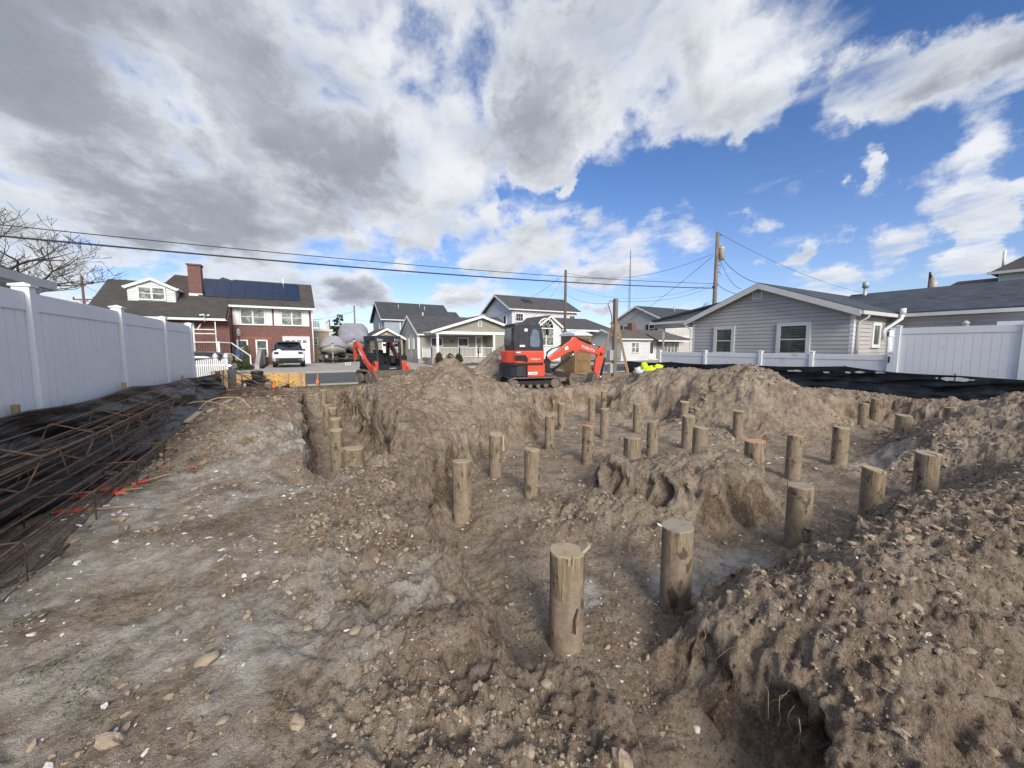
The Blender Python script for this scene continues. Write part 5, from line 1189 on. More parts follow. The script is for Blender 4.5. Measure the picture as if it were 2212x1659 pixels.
# ------------------------------------------------------------------ excavator (X forward, Y to its left)
ep = at(1134.6, 800, d=14.6)
ex = thing('mini_excavator', 'orange and black mini excavator with closed cab, boom lowered into the dig', 'excavator', (ep.x, ep.y, -.05), R(-12))
def lb(): return MB()
def track_mesh(x0, x1, y0, y1, h, mb, teeth=.03):
    r = h / 2; pth = []
    n = 10
    for i in range(n + 1): a = math.pi / 2 + math.pi * i / n; pth.append((x0 + r + r * math.cos(a), r + r * math.sin(a)))
    for i in range(n + 1): a = -math.pi / 2 + math.pi * i / n; pth.append((x1 - r + r * math.cos(a), r + r * math.sin(a)))
    dense = []
    for a, b in zip(pth, pth[1:] + pth[:1]):
        L = math.hypot(b[0] - a[0], b[1] - a[1]); k = max(1, int(L / .05))
        for i in range(k): dense.append((a[0] + (b[0] - a[0]) * i / k, a[1] + (b[1] - a[1]) * i / k))
    c = ((x0 + x1) / 2, r); out = []
    for i, q in enumerate(dense):
        xc = min(max(q[0], x0 + r), x1 - r); d = Vector((q[0] - xc, q[1] - r)); L = d.length; d.normalize(); o_ = teeth if i % 3 == 0 else 0
        out.append((xc + d.x * (L + o_), r + d.y * (L + o_)))
    inn = [(min(max(q[0], x0 + r), x1 - r) + (q[0] - min(max(q[0], x0 + r), x1 - r)) * .84, r + (q[1] - r) * .84) for q in dense]
    m_ = len(dense)
    vs = [(x, y, z) for y in (y0, y1) for ring in (out, inn) for x, z in ring]
    fs = []
    for i in range(m_):
        j = (i + 1) % m_; O0, I0, O1, I1 = 0, m_, 2 * m_, 3 * m_
        fs += [(O0 + i, O0 + j, O1 + j, O1 + i), (I0 + i, I1 + i, I1 + j, I0 + j), (O0 + i, I0 + i, I0 + j, O0 + j), (O1 + i, O1 + j, I1 + j, I1 + i)]
    mb.add(vs, fs); return mb
for s in (-1, 1):
    y0, y1 = sorted((s * .46, s * .76))
    t_o = track_mesh(-.88, 1.16, y0, y1, .46, lb(), .018).build('track', 'track', ex, world=False)
    mb = lb()
    for x in (-.65, -.35, -.05, .25, .55): mb.lathe([(.0, 0)], 3) if False else None; mb.tube([(x, y0 + .03, .14), (x, y1 - .03, .14)], .075, 12)
    mb.tube([(-.66, y0 + .02, .23), (-.66, y1 - .02, .23)], .15, 14); mb.tube([(.93, y0 + .02, .23), (.93, y1 - .02, .23)], .17, 14)
    mb.build('rollers', 'track', t_o, world=False)
    mb = lb(); mb.box(-.5, .78, y0 + .05, y1 - .05, .17, .33); mb.build('track_frame', 'blackmat', t_o, world=False)
mb = lb(); mb.box(-.35, .6, -.46, .46, .2, .42); mb.tube([(0.05, 0, .4), (.05, 0, .55)], .38, 20); mb.build('undercarriage', 'blackmat', ex, world=False)
mb = lb(); mb.prism([(1.52, .12), (1.60, .10), (1.54, .3), (1.62, .58), (1.54, .6), (1.46, .36)], -.78, .78, 'y'); mb.beam((.5, -.35, .3), (1.5, -.5, .35), .08, .14); mb.beam((.5, .35, .3), (1.5, .5, .35), .08, .14); mb.build('dozer_blade', 'track', ex, world=False)
def plan(xf, xr, w_, n=10):
    pts_ = [(xf, -w_), (xf, w_)]
    for i in range(n + 1): a = math.pi / 2 + math.pi * i / n; pts_.append((-.38 + (xr + .38) * -1 * math.cos(a) * 1.0 if False else -.38 + abs(xr + .38) * math.cos(a), w_ * math.sin(a) if abs(math.sin(a)) < .72 else w_ * (.72 + (abs(math.sin(a)) - .72) * 1.0) * (1 if math.sin(a) > 0 else -1)))
    return pts_
mb = lb(); mb.prism(plan(-.20, -1.02, .74), .48, .96, 'z'); mb.build('counterweight', 'black', ex, world=False, bevel=.03)
mb = lb(); mb.prism(plan(.46, -.98, .76), .97, 1.42, 'z'); mb.box(-.19, .5, -.76, .76, .47, .965); eb = mb.build('engine_cover', 'orange', ex, world=False, bevel=.035)
mb = lb(); mb.prism([(-.62, 1.10), (-.66, 1.27), (-.28, 1.27), (-.18, 1.16), (-.18, 1.02), (-.3, 1.04)], -.775, -.762, 'y'); mb.build('grille', 'blackmat', eb, world=False)
mb = lb(); mb.prism([(-.72, .90), (.42, .90), (.42, .975), (-.72, .975)], -.767, -.763, 'y'); mb.box(-.71, -.69, -.768, -.75, .97, 1.4); mb.box(-.205, -.19, -.768, -.76, .48, .96); mb.build('panel_seam', 'blackmat', eb, world=False)
mb = lb(); mb.box(-.16, .2, -.772, -.765, .56, .66); mb.box(-.62, -.46, -.772, -.765, 1.34, 1.38); mb.build('decal', 'white', eb, world=False)
mb = lb(); mb.box(-1.0 + .0, -.99, -.1, .25, 1.1, 1.22); mb.build('decal', 'white', eb, world=False)
lettering('KX033-4', .10, 'white', eb, (.12, -.768, 1.12), (R(90), 0, 0))
lettering('KUBOTA', .07, 'blackmat', eb, (.06, -.7725, .61), (R(90), 0, 0))
cabp = [(-.62, 1.38), (.18, 1.38), (.36, 1.2), (.44, .85), (.54, .85), (.56, 1.4), (.52, 1.95), (.44, 2.3), (.28, 2.43), (-.48, 2.43), (-.6, 2.34), (-.66, 1.8)]
mb = lb(); mb.prism(cabp, -.50, .66, 'y'); cb = mb.build('cab', 'black', ex, world=False, bevel=.045)
mb = lb(); mb.prism([(-.64, 2.40), (-.3, 2.46), (.2, 2.46), (.42, 2.38), (.42, 2.34), (-.64, 2.34)], -.46, .62, 'y'); mb.build('cab_roof', 'black', cb, world=False, bevel=.02)
for (a, b_, c_, mk) in (([(-.42, 1.5), (-.06, 1.5), (-.06, 2.26), (-.42, 2.26)], 0, 0, 'tint'), ([(-.02, 1.5), (.38, 1.44), (.43, 1.6), (.38, 2.2), (.32, 2.26), (-.02, 2.26)], 0, 0, 'tint')):
    lb().prism(a, -.512, -.502, 'y').build('side_window', mk, cb, world=False)
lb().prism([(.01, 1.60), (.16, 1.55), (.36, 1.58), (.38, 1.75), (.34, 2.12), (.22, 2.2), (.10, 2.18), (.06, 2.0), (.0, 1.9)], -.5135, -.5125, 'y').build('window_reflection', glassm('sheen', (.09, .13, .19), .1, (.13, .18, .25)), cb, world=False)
mb = lb(); mb.box(-.22, -.10, -.516, -.513, 2.12, 2.22); mb.box(-.40, -.2, -.516, -.513, 1.56, 1.63); mb.build('decal', 'white', cb, world=False)
lb().add([(-.652, -.36, 1.62), (-.652, .54, 1.62), (-.625, .5, 2.25), (-.625, -.3, 2.25), (-.672, -.36, 1.62), (-.672, .54, 1.62), (-.645, .5, 2.25), (-.645, -.3, 2.25)], [(0, 1, 2, 3), (4, 7, 6, 5), (0, 4, 5, 1), (1, 5, 6, 2), (2, 6, 7, 3), (3, 7, 4, 0)]).build('rear_window', 'tint', cb, world=False)
mb = lb(); mb.add([(.565, -.4, 1.0), (.565, .56, 1.0), (.475, .56, 2.28), (.475, -.4, 2.28), (.58, -.4, 1.0), (.58, .56, 1.0), (.49, .56, 2.28), (.49, -.4, 2.28)], [(0, 1, 2, 3), (4, 7, 6, 5), (0, 4, 5, 1), (1, 5, 6, 2), (2, 6, 7, 3), (3, 7, 4, 0)]); mb.build('windscreen', 'tint', cb, world=False)
mb = lb(); mb.beam((.5, -.5, 2.2), (.66, -.55, 2.15), .03, .03); mb.box(.62, .70, -.60, -.48, 2.0, 2.22); mb.build('mirror', 'blackmat', cb, world=False, bevel=.01)
mb = lb(); mb.prism([(.50, .55), (.95, .62), (1.0, 1.0), (.9, 1.12), (.62, 1.0), (.5, .8)], -.13, .13, 'y'); mb.box(.9, 1.15, -.1, .1, .55, .75); mb.build('swing_post', 'blackmat', ex, world=False, bevel=.02)
BOOM = [(.90, .98), (1.35, 1.14), (1.72, 1.33), (1.98, 1.42), (2.05, 1.30), (2.18, 1.32), (2.2, 1.45), (3.15, 1.22), (3.24, 1.38), (2.6, 1.66), (2.2, 1.84), (2.08, 1.95), (1.96, 1.95), (1.84, 1.83), (1.3, 1.42), (.86, 1.10)]
mb = lb(); mb.prism(BOOM, -.085, .085, 'y'); bo = mb.build('boom', 'orange', ex, world=False, bevel=.015)
lettering('KUBOTA', .155, 'white', bo, (2.62, -.092, 1.49), (R(90), R(19), 0))
lb().prism([(1.62, 1.42), (1.76, 1.48), (1.72, 1.60), (1.58, 1.54)], -.095, -.087, 'y').build('decal', 'white', bo, world=False)
mb = lb(); mb.prism([(3.05, 1.18), (3.0, 1.34), (3.12, 1.46), (3.2, 1.6), (3.3, 1.6), (3.36, 1.48), (3.36, 1.22), (3.3, .96), (3.14, .5), (3.02, .16), (2.90, .16), (2.93, .7), (2.99, 1.05)], -.07, .07, 'y'); ar = mb.build('arm', 'orange', ex, world=False, bevel=.012)
mb = lb(); mb.tube([(3.2, -.1, 1.28), (3.2, .1, 1.28)], .06, 14); mb.build('pivot_pin', 'blackmat', ar, world=False)
def cyl(name, a, b, f, r, parent):
    a = Vector(a); b = Vector(b); q = a.lerp(b, f); mb = lb(); mb.tube([a, q], r, 12); o_ = mb.build(name, 'blackmat', parent, world=False)
    lb().tube([q, b], r * .55, 10).build('rod', 'chrome', o_, world=False); return o_
cyl('arm_cylinder', (2.1, 0, 1.93), (3.2, 0, 1.55), .62, .05, bo)
for y in (-.10,): cyl('boom_cylinder', (1.08, y, .66), (2.1, y, 1.36), .72, .055, bo)
cyl('bucket_cylinder', (3.44, 0, 1.12), (3.22, 0, .25), .8, .045, ar)
mb = lb()
for y in (-.06, 0, .06):
    mb.tube([(.95, y, .98), (.86, y, 1.15), (.9, y, 1.36), (1.1, y, 1.5), (1.35, y, 1.55), (1.9, y, 1.9)], .017, 6)
mb.tube([(.75, -.12, .85), (.72, -.14, 1.0), (.85, -.14, 1.1), (1.05, -.12, .95), (1.3, -.12, .95)], .02, 6)
mb.build('hose', 'blackmat', bo, world=False)
prof = [(2.97, .22), (2.95, .48), (2.88, .56), (2.80, .50), (2.72, .32), (2.68, .12), (2.72, -.04)]
inn = [(x + .03 * (1 if x < 2.9 else -1), z - .03) for x, z in prof]
mb = lb(); mb.prism(prof + inn[::-1], -.20, .20, 'y')
for y in (-.20, .18): mb.prism(prof, y, y + .02, 'y')
for y in (-.16, -.05, .05, .16): mb.prism([(2.70, -.02), (2.76, -.04), (2.82, -.14)], y - .03, y + .03, 'y')
mb.build('bucket', 'steel', ar, world=False)

# ------------------------------------------------------------------ compact track loader facing the camera
lp = at(827, 800, d=15.9)
ld = thing('track_loader', 'orange compact track loader with black cab and muddy bucket, facing the lot', 'loader', (lp.x, lp.y, .0), R(-77)); ld.scale = (1, 1, .93)
for s in (-1, 1):
    y0, y1 = sorted((s * .52, s * .82)); t_o = track_mesh(-.85, .62, y0, y1, .62, lb(), .02).build('track', 'track', ld, world=False)
    lb().tube([(.3, y0 + .03, .3), (.3, y1 - .03, .3)], .22, 14).build('idler', 'track', t_o, world=False); lb().tube([(-.5, y0 + .03, .3), (-.5, y1 - .03, .3)], .24, 14).build('sprocket', 'track', t_o, world=False)
mb = lb(); mb.box(-.95, .56, -.5, .5, .25, .70); mb.box(-1.1, -.55, -.52, .52, .3, 1.35); mb.build('chassis', 'black', ld, world=False, bevel=.02)
mb = lb(); mb.box(.62, .74, -.66, .66, .40, .55)
for y in (-.60, .60): mb.prism([(.55, .35), (.74, .35), (.74, .95), (.68, 1.02), (.58, .98), (.52, .6)], y - .10, y + .10, 'y')
mb.build('front_frame', 'orange', ld, world=False, bevel=.02)
for s in (-1, 1):
    y0, y1 = sorted((s * .66, s * .77)); mb = lb()
    mb.prism([(-1.12, 1.05), (-1.12, 1.80), (-1.0, 1.86), (-.62, 1.86), (-.6, 1.78), (.05, 1.12), (.55, .82), (.88, .78), (.98, .60), (1.0, .22), (.88, .20), (.82, .52), (.5, .60), (-.05, .94), (-.72, 1.58), (-.95, 1.58), (-.98, 1.05)], y0, y1, 'y')
    am = mb.build('lift_arm', 'orange', ld, world=False, bevel=.015)
    cyl('lift_cylinder', (-.8, s * .62, .7), (.1, s * .62, .98), .6, .04, am)
    if s < 0: lettering('KUBOTA', .15, 'white', am, (-.3, -.775, 1.32), (R(90), R(42), 0))
# cab: open frame, so that the seat can be seen through it
mb = lb()
for y in (-.48, .48):
    mb.beam((.66, y, .62), (.54, y, 2.0), .09, .11); mb.beam((-.5, y, .9), (-.5, y, 2.0), .08, .12); mb.beam((-.5, y, 1.94), (.5, y, 1.94), .08, .12)
    mb.box(-.5, .6, y - .02, y + .02, .6, 1.12)
    for k_ in range(12): mb.beam((-.42 + k_ * .08, y, 1.1), (-.42 + k_ * .08, y, 1.95), .02, .022)
    for k_ in range(5): mb.beam((-.5, y, 1.2 + k_ * .15), (.5, y, 1.2 + k_ * .15), .02, .02)
mb.box(-.60, .60, -.53, .53, 1.97, 2.10); mb.box(.46, .60, -.50, .50, 1.82, 1.98); mb.box(.60, .68, -.50, .50, .56, .80); mb.box(-.55, .6, -.45, .45, .50, .6)
mb.box(-.56, -.5, -.45, .45, .6, 1.30)
cb = mb.build('cab', 'black', ld, world=False, bevel=.012)
for y in (-.36, .36): lb().box(.60, .635, y - .12, y + .12, 1.85, 1.97).build('work_light', 'chrome', cb, world=False, bevel=.01)
lettering('KUBOTA', .07, 'white', cb, (.684, .12, .70), (R(90), 0, R(90)))
mb = lb(); mb.box(-.25, .2, -.26, .16, .62, .86); mb.prism([(-.32, .84), (-.15, .84), (-.22, 1.5), (-.36, 1.5)], -.26, .16, 'y'); mb.build('seat', 'blackmat', ld, world=False, bevel=.05)
mb = lb()
mb.tube([(.2, -.34, .6), (.25, -.34, .95), (.3, -.32, 1.05)], .022, 8); mb.build('joystick', 'blackmat', ld, world=False); mb = lb()
mb.box(-.3, .1, .2, .42, .62, 1.0); mb.box(.08, .35, .22, .4, .9, 1.25); mb.build('controls', 'blackmat', ld, world=False, bevel=.02)
mb = lb(); prof = [(.98, .62), (.94, .30), (1.0, .05), (1.15, .0), (1.75, .0)]; inn = [(x + .03, z + .03) for x, z in prof]
mb.prism(prof + inn[::-1], -.88, .88, 'y')
for y in (-.89, .865): mb.prism([(.98, .62), (.94, .30), (1.0, .05), (1.15, 0), (1.75, 0), (1.70, .12), (1.2, .58)], y, y + .03, 'y')
mb.build('bucket', 'track', ld, world=False)
mb = lb(); mb.beam((.95, -.74, .9), (.75, -.74, 1.05), .04, .04); mb.box(.5, .62, .55, .78, 1.05, 1.25); mb.tube([(.55, .62, 1.2), (.58, .66, 1.42), (.62, .72, 1.1)], .02, 6); mb.build('hydraulic_hose', 'blackmat', ld, world=False)

# ------------------------------------------------------------------ white sport utility vehicle, seen from behind
cp_ = at(625, 792, d=26.5)
car = thing('white_car', 'white sport utility vehicle with black tailgate glass parked before the garage', 'car', (cp_.x, cp_.y, .10), R(90))
def ring(x, prof): return [(x, y, z) for y, z in prof] + [(x, -y, z) for y, z in prof[::-1]]
L = 4.85
low = lambda s, zt, zb_=.32: [(.0, zb_), (.80 * s, zb_), (.97 * s, zb_ + .14), (1.0 * s, .75), (.98 * s, .98), (.90 * s, zt), (0, zt + .01)]
mb = lb(); mb.loft([ring(0.0, low(.90, 1.12, .55)), ring(.05, low(.97, 1.16, .42)), ring(.3, low(1.0, 1.18)), ring(2.5, low(1.0, 1.16)), ring(3.6, low(1.0, 1.08)), ring(4.5, low(.97, 1.0)), ring(4.85, low(.85, .85, .45))]); bd = mb.build('body', 'carwhite', car, world=False)
gh = lambda s, zt: [(0, 1.1), (.90 * s, 1.1), (.84 * s, 1.35), (.74 * s, zt - .04), (.60 * s, zt), (0, zt + .02)]
mb = lb(); mb.loft([ring(.12, gh(.97, 1.16)), ring(.38, gh(1.0, 1.70)), ring(.6, gh(1, 1.77)), ring(1.8, gh(1, 1.8)), ring(2.6, gh(1, 1.74)), ring(3.4, gh(.98, 1.18))]); mb.build('cabin', 'tint', car, world=False)
mb = lb(); mb.loft([[(x, y, z) for y, z in ((-.66, zz - .03), (-.58, zz + .02), (0, zz + .04), (.58, zz + .02), (.66, zz - .03))] for x, zz in ((.22, 1.74), (.6, 1.78), (1.8, 1.81), (2.5, 1.76))], cap=False, closed=False); mb.box(.20, .36, -.64, .64, 1.71, 1.745); mb.build('roof', 'carblack', car, world=False, fix=False)
mb = lb(); mb.box(-.04, .1, -.78, .78, .40, .66); mb.box(.0, .3, -.86, .86, .28, .42); mb.build('rear_bumper', 'blackmat', car, world=False, bevel=.03)
for s in (-1, 1):
    lb().box(-.03, .06, s * .72 - .13, s * .72 + .13, .94, 1.08).build('tail_light', 'carblack', car, world=False, bevel=.01)
    lb().box(-.045, .0, s * .66 - .09, s * .66 + .09, .50, .56).build('exhaust_tip', 'steel', car, world=False, bevel=.01)
    lb().box(-.02, .03, s * .85 - .05, s * .85 + .05, .60, .64).build('reflector', 'red', car, world=False)
    mb = lb(); mb.box(3.2, 3.3, s * 1.02 - .10, s * 1.02 + .10, 1.12, 1.28); mb.build('mirror', 'carblack', car, world=False, bevel=.03)
lb().box(-.035, .0, -.30, .30, .88, 1.02).build('licence_plate', 'white', car, world=False)
for x in (.85, 3.95):
    for s in (-1, 1):
        mb = lb(); mb.tube([(x, s * .99, .38), (x, s * .74, .38)], .38, 22); w_ = mb.build('wheel', 'blackmat', car, world=False, bevel=.02)
        lb().tube([(x, s * 1.0, .38), (x, s * .97, .38)], .26, 16).build('rim', 'steel', w_, world=False)

# ------------------------------------------------------------------ dark pickup behind the picket fence, facing right
pk = thing('dark_pickup', 'black pickup truck with chrome bumper parked behind the picket fence', 'pickup truck', (-8.45, 23.2, .0), 0); pk.scale = (1.03, 1.0, 1.10)
mb = lb(); lo = lambda s, zt: [(0, .45), (.92 * s, .45), (1.0 * s, .62), (1.0 * s, zt - .25), (.93 * s, zt - .04), (.7 * s, zt), (0, zt + .03)]
mb.loft([ring(0, lo(.97, 1.1)), ring(.3, lo(1, 1.15)), ring(3.9, lo(1, 1.18)), ring(4.9, lo(1, 1.16)), ring(5.4, lo(.97, 1.10)), ring(5.62, lo(.92, .98))]); mb.build('body', 'carblack', pk, world=False)
ghp = lambda zt: [(0, 1.1), (.93, 1.1), (.82, 1.4), (.72, zt - .05), (.6, zt), (0, zt + .02)]
mb = lb(); mb.loft([ring(1.5, ghp(1.16)), ring(1.75, ghp(1.8)), ring(3.0, ghp(1.84)), ring(3.3, ghp(1.78)), ring(4.0, ghp(1.15))]); mb.build('cabin', 'tint', pk, world=False)
mb = lb(); mb.box(5.55, 5.72, -.62, .62, .74, 1.02); mb.build('grille', 'chrome', pk, world=False, bevel=.03); mb = lb(); mb.box(5.6, 5.85, -.98, .98, .42, .62); mb.build('bumper', 'chrome', pk, world=False, bevel=.05)
for s in (-1, 1): lb().box(5.5, 5.66, s * .80 - .15, s * .80 + .15, .78, 1.0).build('headlight', 'chrome', pk, world=False, bevel=.03)
for x in (1.1, 4.6):
    for s in (-1, 1):
        w_ = lb().tube([(x, s * .99, .40), (x, s * .72, .40)], .40, 20).build('wheel', 'blackmat', pk, world=False, bevel=.02); lb().tube([(x, s * 1.0, .40), (x, s * .97, .40)], .25, 14).build('rim', 'chrome', w_, world=False)

# ------------------------------------------------------------------ two covered boats on trailers
def boat(p, sc_, label, tarp, rz, tall):
    t = thing('covered_boat', label, 'boat', p, rz, 'covered boats on trailers in the driveway')
    def hr(x, w_, zk, zc, zd): return [(x, 0, zk), (x, w_ * .75, zc), (x, w_, zc + .12), (x, w_ * 1.04, zd), (x, -w_ * 1.04, zd), (x, -w_, zc + .12), (x, -w_ * .75, zc)]
    mb = lb(); mb.loft([hr(-4.6, 1.05, .55, .75, 1.45), hr(-2, 1.12, .55, .78, 1.5), hr(-.8, 1.02, .60, .86, 1.55), hr(.2, .75, .72, 1.0, 1.6), hr(.9, .38, .95, 1.2, 1.66), hr(1.3, .04, 1.3, 1.5, 1.72)]); h_ = mb.build('hull', 'hull', t, world=False)
    mb = lb(); mb.loft([[(x, y * w_, z) for y, z in ((-1, zc), (-.75, zc - .12), (0, zk), (.75, zc - .12), (1, zc))] for x, w_, zk, zc in ((-4.62, 1.07, .53, .80), (-2, 1.14, .53, .82), (-.8, 1.04, .58, .90), (.2, .77, .70, 1.05))], cap=False, closed=False); mb.build('bottom_paint', 'hulld', h_, world=False)
    n = 24; rings = []
    rr_ = random.Random(int(tall * 10))
    for x, w_, z0, z1, k_ in ((-4.9, .9, 1.3, 1.7, .5), (-4.4, 1.16, 1.3, 1.9 + tall * .5, .6), (-3, 1.24, 1.32, 2.15 + tall, .50), (-1.9, 1.24, 1.34, 2.2 + tall, .42), (-.9, 1.14, 1.42, 1.95 + tall * .2, .5), (.2, .84, 1.52, 1.88, .7), (.9, .46, 1.62, 1.84, .7), (1.38, .10, 1.70, 1.80, .7)):
        rg = []
        for i in range(n + 1):
            a = math.pi * i / n; c = math.cos(a); s = math.sin(a)
            y = w_ * (1.0 if abs(c) > .92 else 1) * math.copysign(abs(c) ** (k_ if tall > .6 else .8), c); z = z0 + (z1 - z0) * s ** (.6 if tall > .6 else 1.35)
            f = 1 + .025 * math.sin(9 * a + x * 2) + rr_.uniform(-.012, .012)
            rg.append((x, y * f, z - (.12 * rr_.random() if i in (0, n) else 0)))
        rings.append(rg)
    mb = lb(); mb.loft(rings, cap=False, closed=False, smooth=True); mb.build('tarpaulin', tarp, t, world=False, fix=True)
    mb = lb()
    for s in (-1, 1):
        mb.beam((-4.2, s * .85, .42), (-.3, s * .8, .42), .07, .12); mb.beam((-.3, s * .8, .42), (2.2, 0, .42), .07, .12); mb.box(-2.6, -1.6, s * 1.18 - .13, s * 1.18 + .13, .62, .72); mb.box(-1.65, -1.6, s * 1.18 - .13, s * 1.18 + .13, .42, .72)
    for x in (-3.4, -1.2): mb.beam((x, -1.2, .36), (x, 1.2, .36), .08, .08)
    mb.beam((1.35, 0, .42), (1.25, 0, 1.0), .08, .06); mb.beam((1.9, 0, .4), (1.9, 0, .0), .06, .06); mb.build('trailer', 'steel', t, world=False)
    for s in (-1, 1): mb = lb(); mb.tube([(-2.1, s * 1.08, .32), (-2.1, s * 1.28, .32)], .32, 18); mb.build('wheel', 'blackmat', t, world=False)
    if tall < .6: w_ = lb().tube([(.85, -.42, .62), (.97, -.5, .62)], .31, 18).build('spare_wheel', 'blackmat', t, world=False); lb().tube([(.96, -.5, .62), (.99, -.52, .62)], .15, 12).build('rim', 'galv', w_, world=False)
    t.scale = (sc_, sc_, sc_)
    return t
b1 = at(722, 786, d=33.8); boat((b1.x, b1.y + .6, .10), .97, 'smaller boat under a pale grey cover on a galvanised trailer with spare wheel', 'tarp2', R(-96), .35)
b2 = at(768, 786, d=38.0); boat((b2.x, b2.y + .5, .10), 1.22, 'taller boat under a dark grey wrinkled tarpaulin behind the smaller boat', 'tarp', R(-97), 1.0)
mb = MB(); q = at(746, 791, d=30.5)
for a, b_ in ((0, .04), (.18, .22), (.36, .40)): mb.box(q.x + a, q.x + b_, q.y, q.y + .19, .10, .29)
mb.box(q.x + .04, q.x + .36, q.y, q.y + .19, .10, .13); mb.box(q.x + .04, q.x + .36, q.y, q.y + .19, .26, .29)
tag(mb.build('cinder_block', 'trim', None), 'pale hollow cinder block lying on the driveway before the boats', 'cinder block')
# ------------------------------------------------------------------ portable toilet
tp = at(1243, 790, d=20.2)
pt = thing('portable_toilet', 'brown portable toilet with pale domed roof behind the excavator boom', 'portable toilet', (tp.x, tp.y, .05), R(4))
mb = MB(); mb.box(-.56, .56, -.56, .56, .12, 2.02); mb.build('cabin', 'toilet', pt, world=False, bevel=.03)
for (ax_, s) in (('f', -1), ('l', -1)):
    mb = MB()
    def pan(u0, u1, z0, z1, m_=None):
        c_ = .10; out = [(u0 + c_, z0), (u1 - c_, z0), (u1, z0 + c_), (u1, z1 - c_), (u1 - c_, z1), (u0 + c_, z1), (u0, z1 - c_), (u0, z0 + c_)]
        for a, b in zip(out, out[1:] + out[:1]):
            if ax_ == 'f': mb.beam((a[0], -.565, a[1]), (b[0], -.565, b[1]), .025, .03, up=(0, 1, 0))
            else: mb.beam((-.565, a[0], a[1]), (-.565, b[0], b[1]), .025, .03, up=(1, 0, 0))
    for z0, z1 in ((.25, .72), (.78, 1.2), (1.26, 1.66)): pan(-.42, .42, z0, z1)
    for k_ in range(3):
        z = .48 + k_ * .5
        if ax_ == 'f': mb.box(-.15, .15, -.575, -.56, z, z + .02)
        else: mb.box(-.575, -.56, -.15, .15, z, z + .02)
    mb.build('door_panels' if ax_ == 'f' else 'side_panels', 'toilet', pt, world=False)
    mb = MB(); (mb.box(-.38, .38, -.575, -.562, 1.76, 1.92) if ax_ == 'f' else mb.box(-.575, -.562, -.38, .38, 1.76, 1.92)); mb.build('vent', 'polebr', pt, world=False)
mb = MB(); n = 12; rings = []
for i in range(n + 1):
    x = -.62 + 1.24 * i / n; rings.append([(x, .62 * math.cos(math.pi * k_ / 10), 2.02 + (.30 + .03 * (i % 2)) * math.sin(math.pi * k_ / 10) * (math.sin(math.pi * (.12 + .76 * i / n)) ** .6)) for k_ in range(11)])
mb.loft(rings, cap=True, closed=True); mb.build('roof', 'toiletroof', pt, world=False)

# ------------------------------------------------------------------ poles
def gpole(p, h, r, label, name='utility_pole', mk='polew', n=12, cat='utility pole'):
    t = thing(name, label, cat, (p[0], p[1], 0))
    MB().tube([(p[0], p[1], -.1), (p[0], p[1], h * .5), (p[0], p[1], h)], [r, r * .88, r * .74], n).build('pole', mk, t); return t
A = at(1546, 600, y=16.2); zt = at(1546, 500, y=16.2).z
pa = gpole((A.x, A.y), zt, .15, 'tall utility pole with a grey transformer can, behind the grey ranch house')
k_ = A.z
mb = MB(); cx_ = A.x + .36; mb.lathe([(.10, -.46), (.19, -.44), (.20, .28), (.21, .30), (.21, .34), (.12, .42)], 18, (cx_, A.y - .1, zt - 1.35)); tf = mb.build('transformer', 'silvercap', pa)
mb = MB(); mb.beam((A.x + .1, A.y, zt - 1.2), (cx_ - .1, A.y, zt - 1.2), .06, .06); mb.beam((A.x + .1, A.y, zt - 1.6), (cx_ - .1, A.y, zt - 1.6), .06, .06); mb.tube([(cx_ - .08, A.y - .1, zt - .95), (cx_ - .08, A.y - .1, zt - .72)], .03, 8); mb.tube([(A.x + .2, A.y - .1, zt - .95), (A.x + .2, A.y - .1, zt - .72)], .03, 8); mb.build('bushing', 'greybox', tf)
mb = MB()
for z, y_ in ((-.15, 0), (-1.9, 0), (-2.15, 0), (-2.6, 0), (-3.4, 0)): mb.beam((A.x + .1, A.y, zt + z), (A.x + .32, A.y, zt + z), .05, .06)
mb.beam((A.x - .25, A.y, zt - 3.62), (A.x - .05, A.y, zt - 3.62), .12, .12)
mb.tube([(A.x + .5, A.y, zt - 1.7), (A.x + .5, A.y, zt - 2.2), (A.x + .3, A.y, zt - 2.5), (A.x + .55, A.y, zt - 2.7), (A.x + .3, A.y, zt - 2.9)], .012, 5); mb.build('bracket', 'wire', pa)
mb = MB(); q = Vector((A.x - .9, A.y, zt - 5.0))
for i in range(4): mb.tube([(q.x + .28 * math.cos(t_) * (1 - .15 * i), q.y + .05 * i, q.z + .34 * math.sin(t_ + i * .3) - .05 * i) for t_ in np.linspace(0, 6.28, 15)], .008, 4, cap=False)
mb.build('cable_coil', 'wire', pa)
B = at(1220.5, 700, y=25.6); zB = at(1220.5, 583, y=25.6).z
pb = gpole((B.x, B.y), zB, .13, 'brown utility pole across the street, left of the temporary power post', mk='polebr')
C = at(768, 740, d=62); gpole((C.x, C.y), at(768, 660, d=62).z, .15, 'distant thin utility pole beyond the covered boats')
D = at(186.5, 700, d=52); zD = at(186.5, 597, d=52).z
pd = gpole((D.x, D.y), zD, .17, 'distant utility pole with crossarms between the bare tree and brick house', mk='polebr')
u_ = Vector((CT, -ST, 0))
mb = MB()
for dz_, w_ in ((-.95, 1.4), (-3.0, 1.4), (-3.7, 1.0)):
    c = Vector((D.x, D.y, zD + dz_)); mb.beam(c - u_ * w_, c + u_ * w_, .12, .14)
    for s in (-1, 1): mb.beam(c + u_ * s * w_ * .45, c - Vector((0, 0, .55)), .05, .05); mb.tube([c + u_ * s * w_ * .95, c + u_ * s * w_ * .95 + Vector((0, 0, .35))], .09, 6)
mb.build('crossarm', 'polebr', pd)
E = at(2006, 640, d=30); zE = at(2006, 594, d=30).z
pe = gpole((E.x, E.y), zE, .15, 'leaning pole top with rusty transformer over the long roof', mk='polebr')
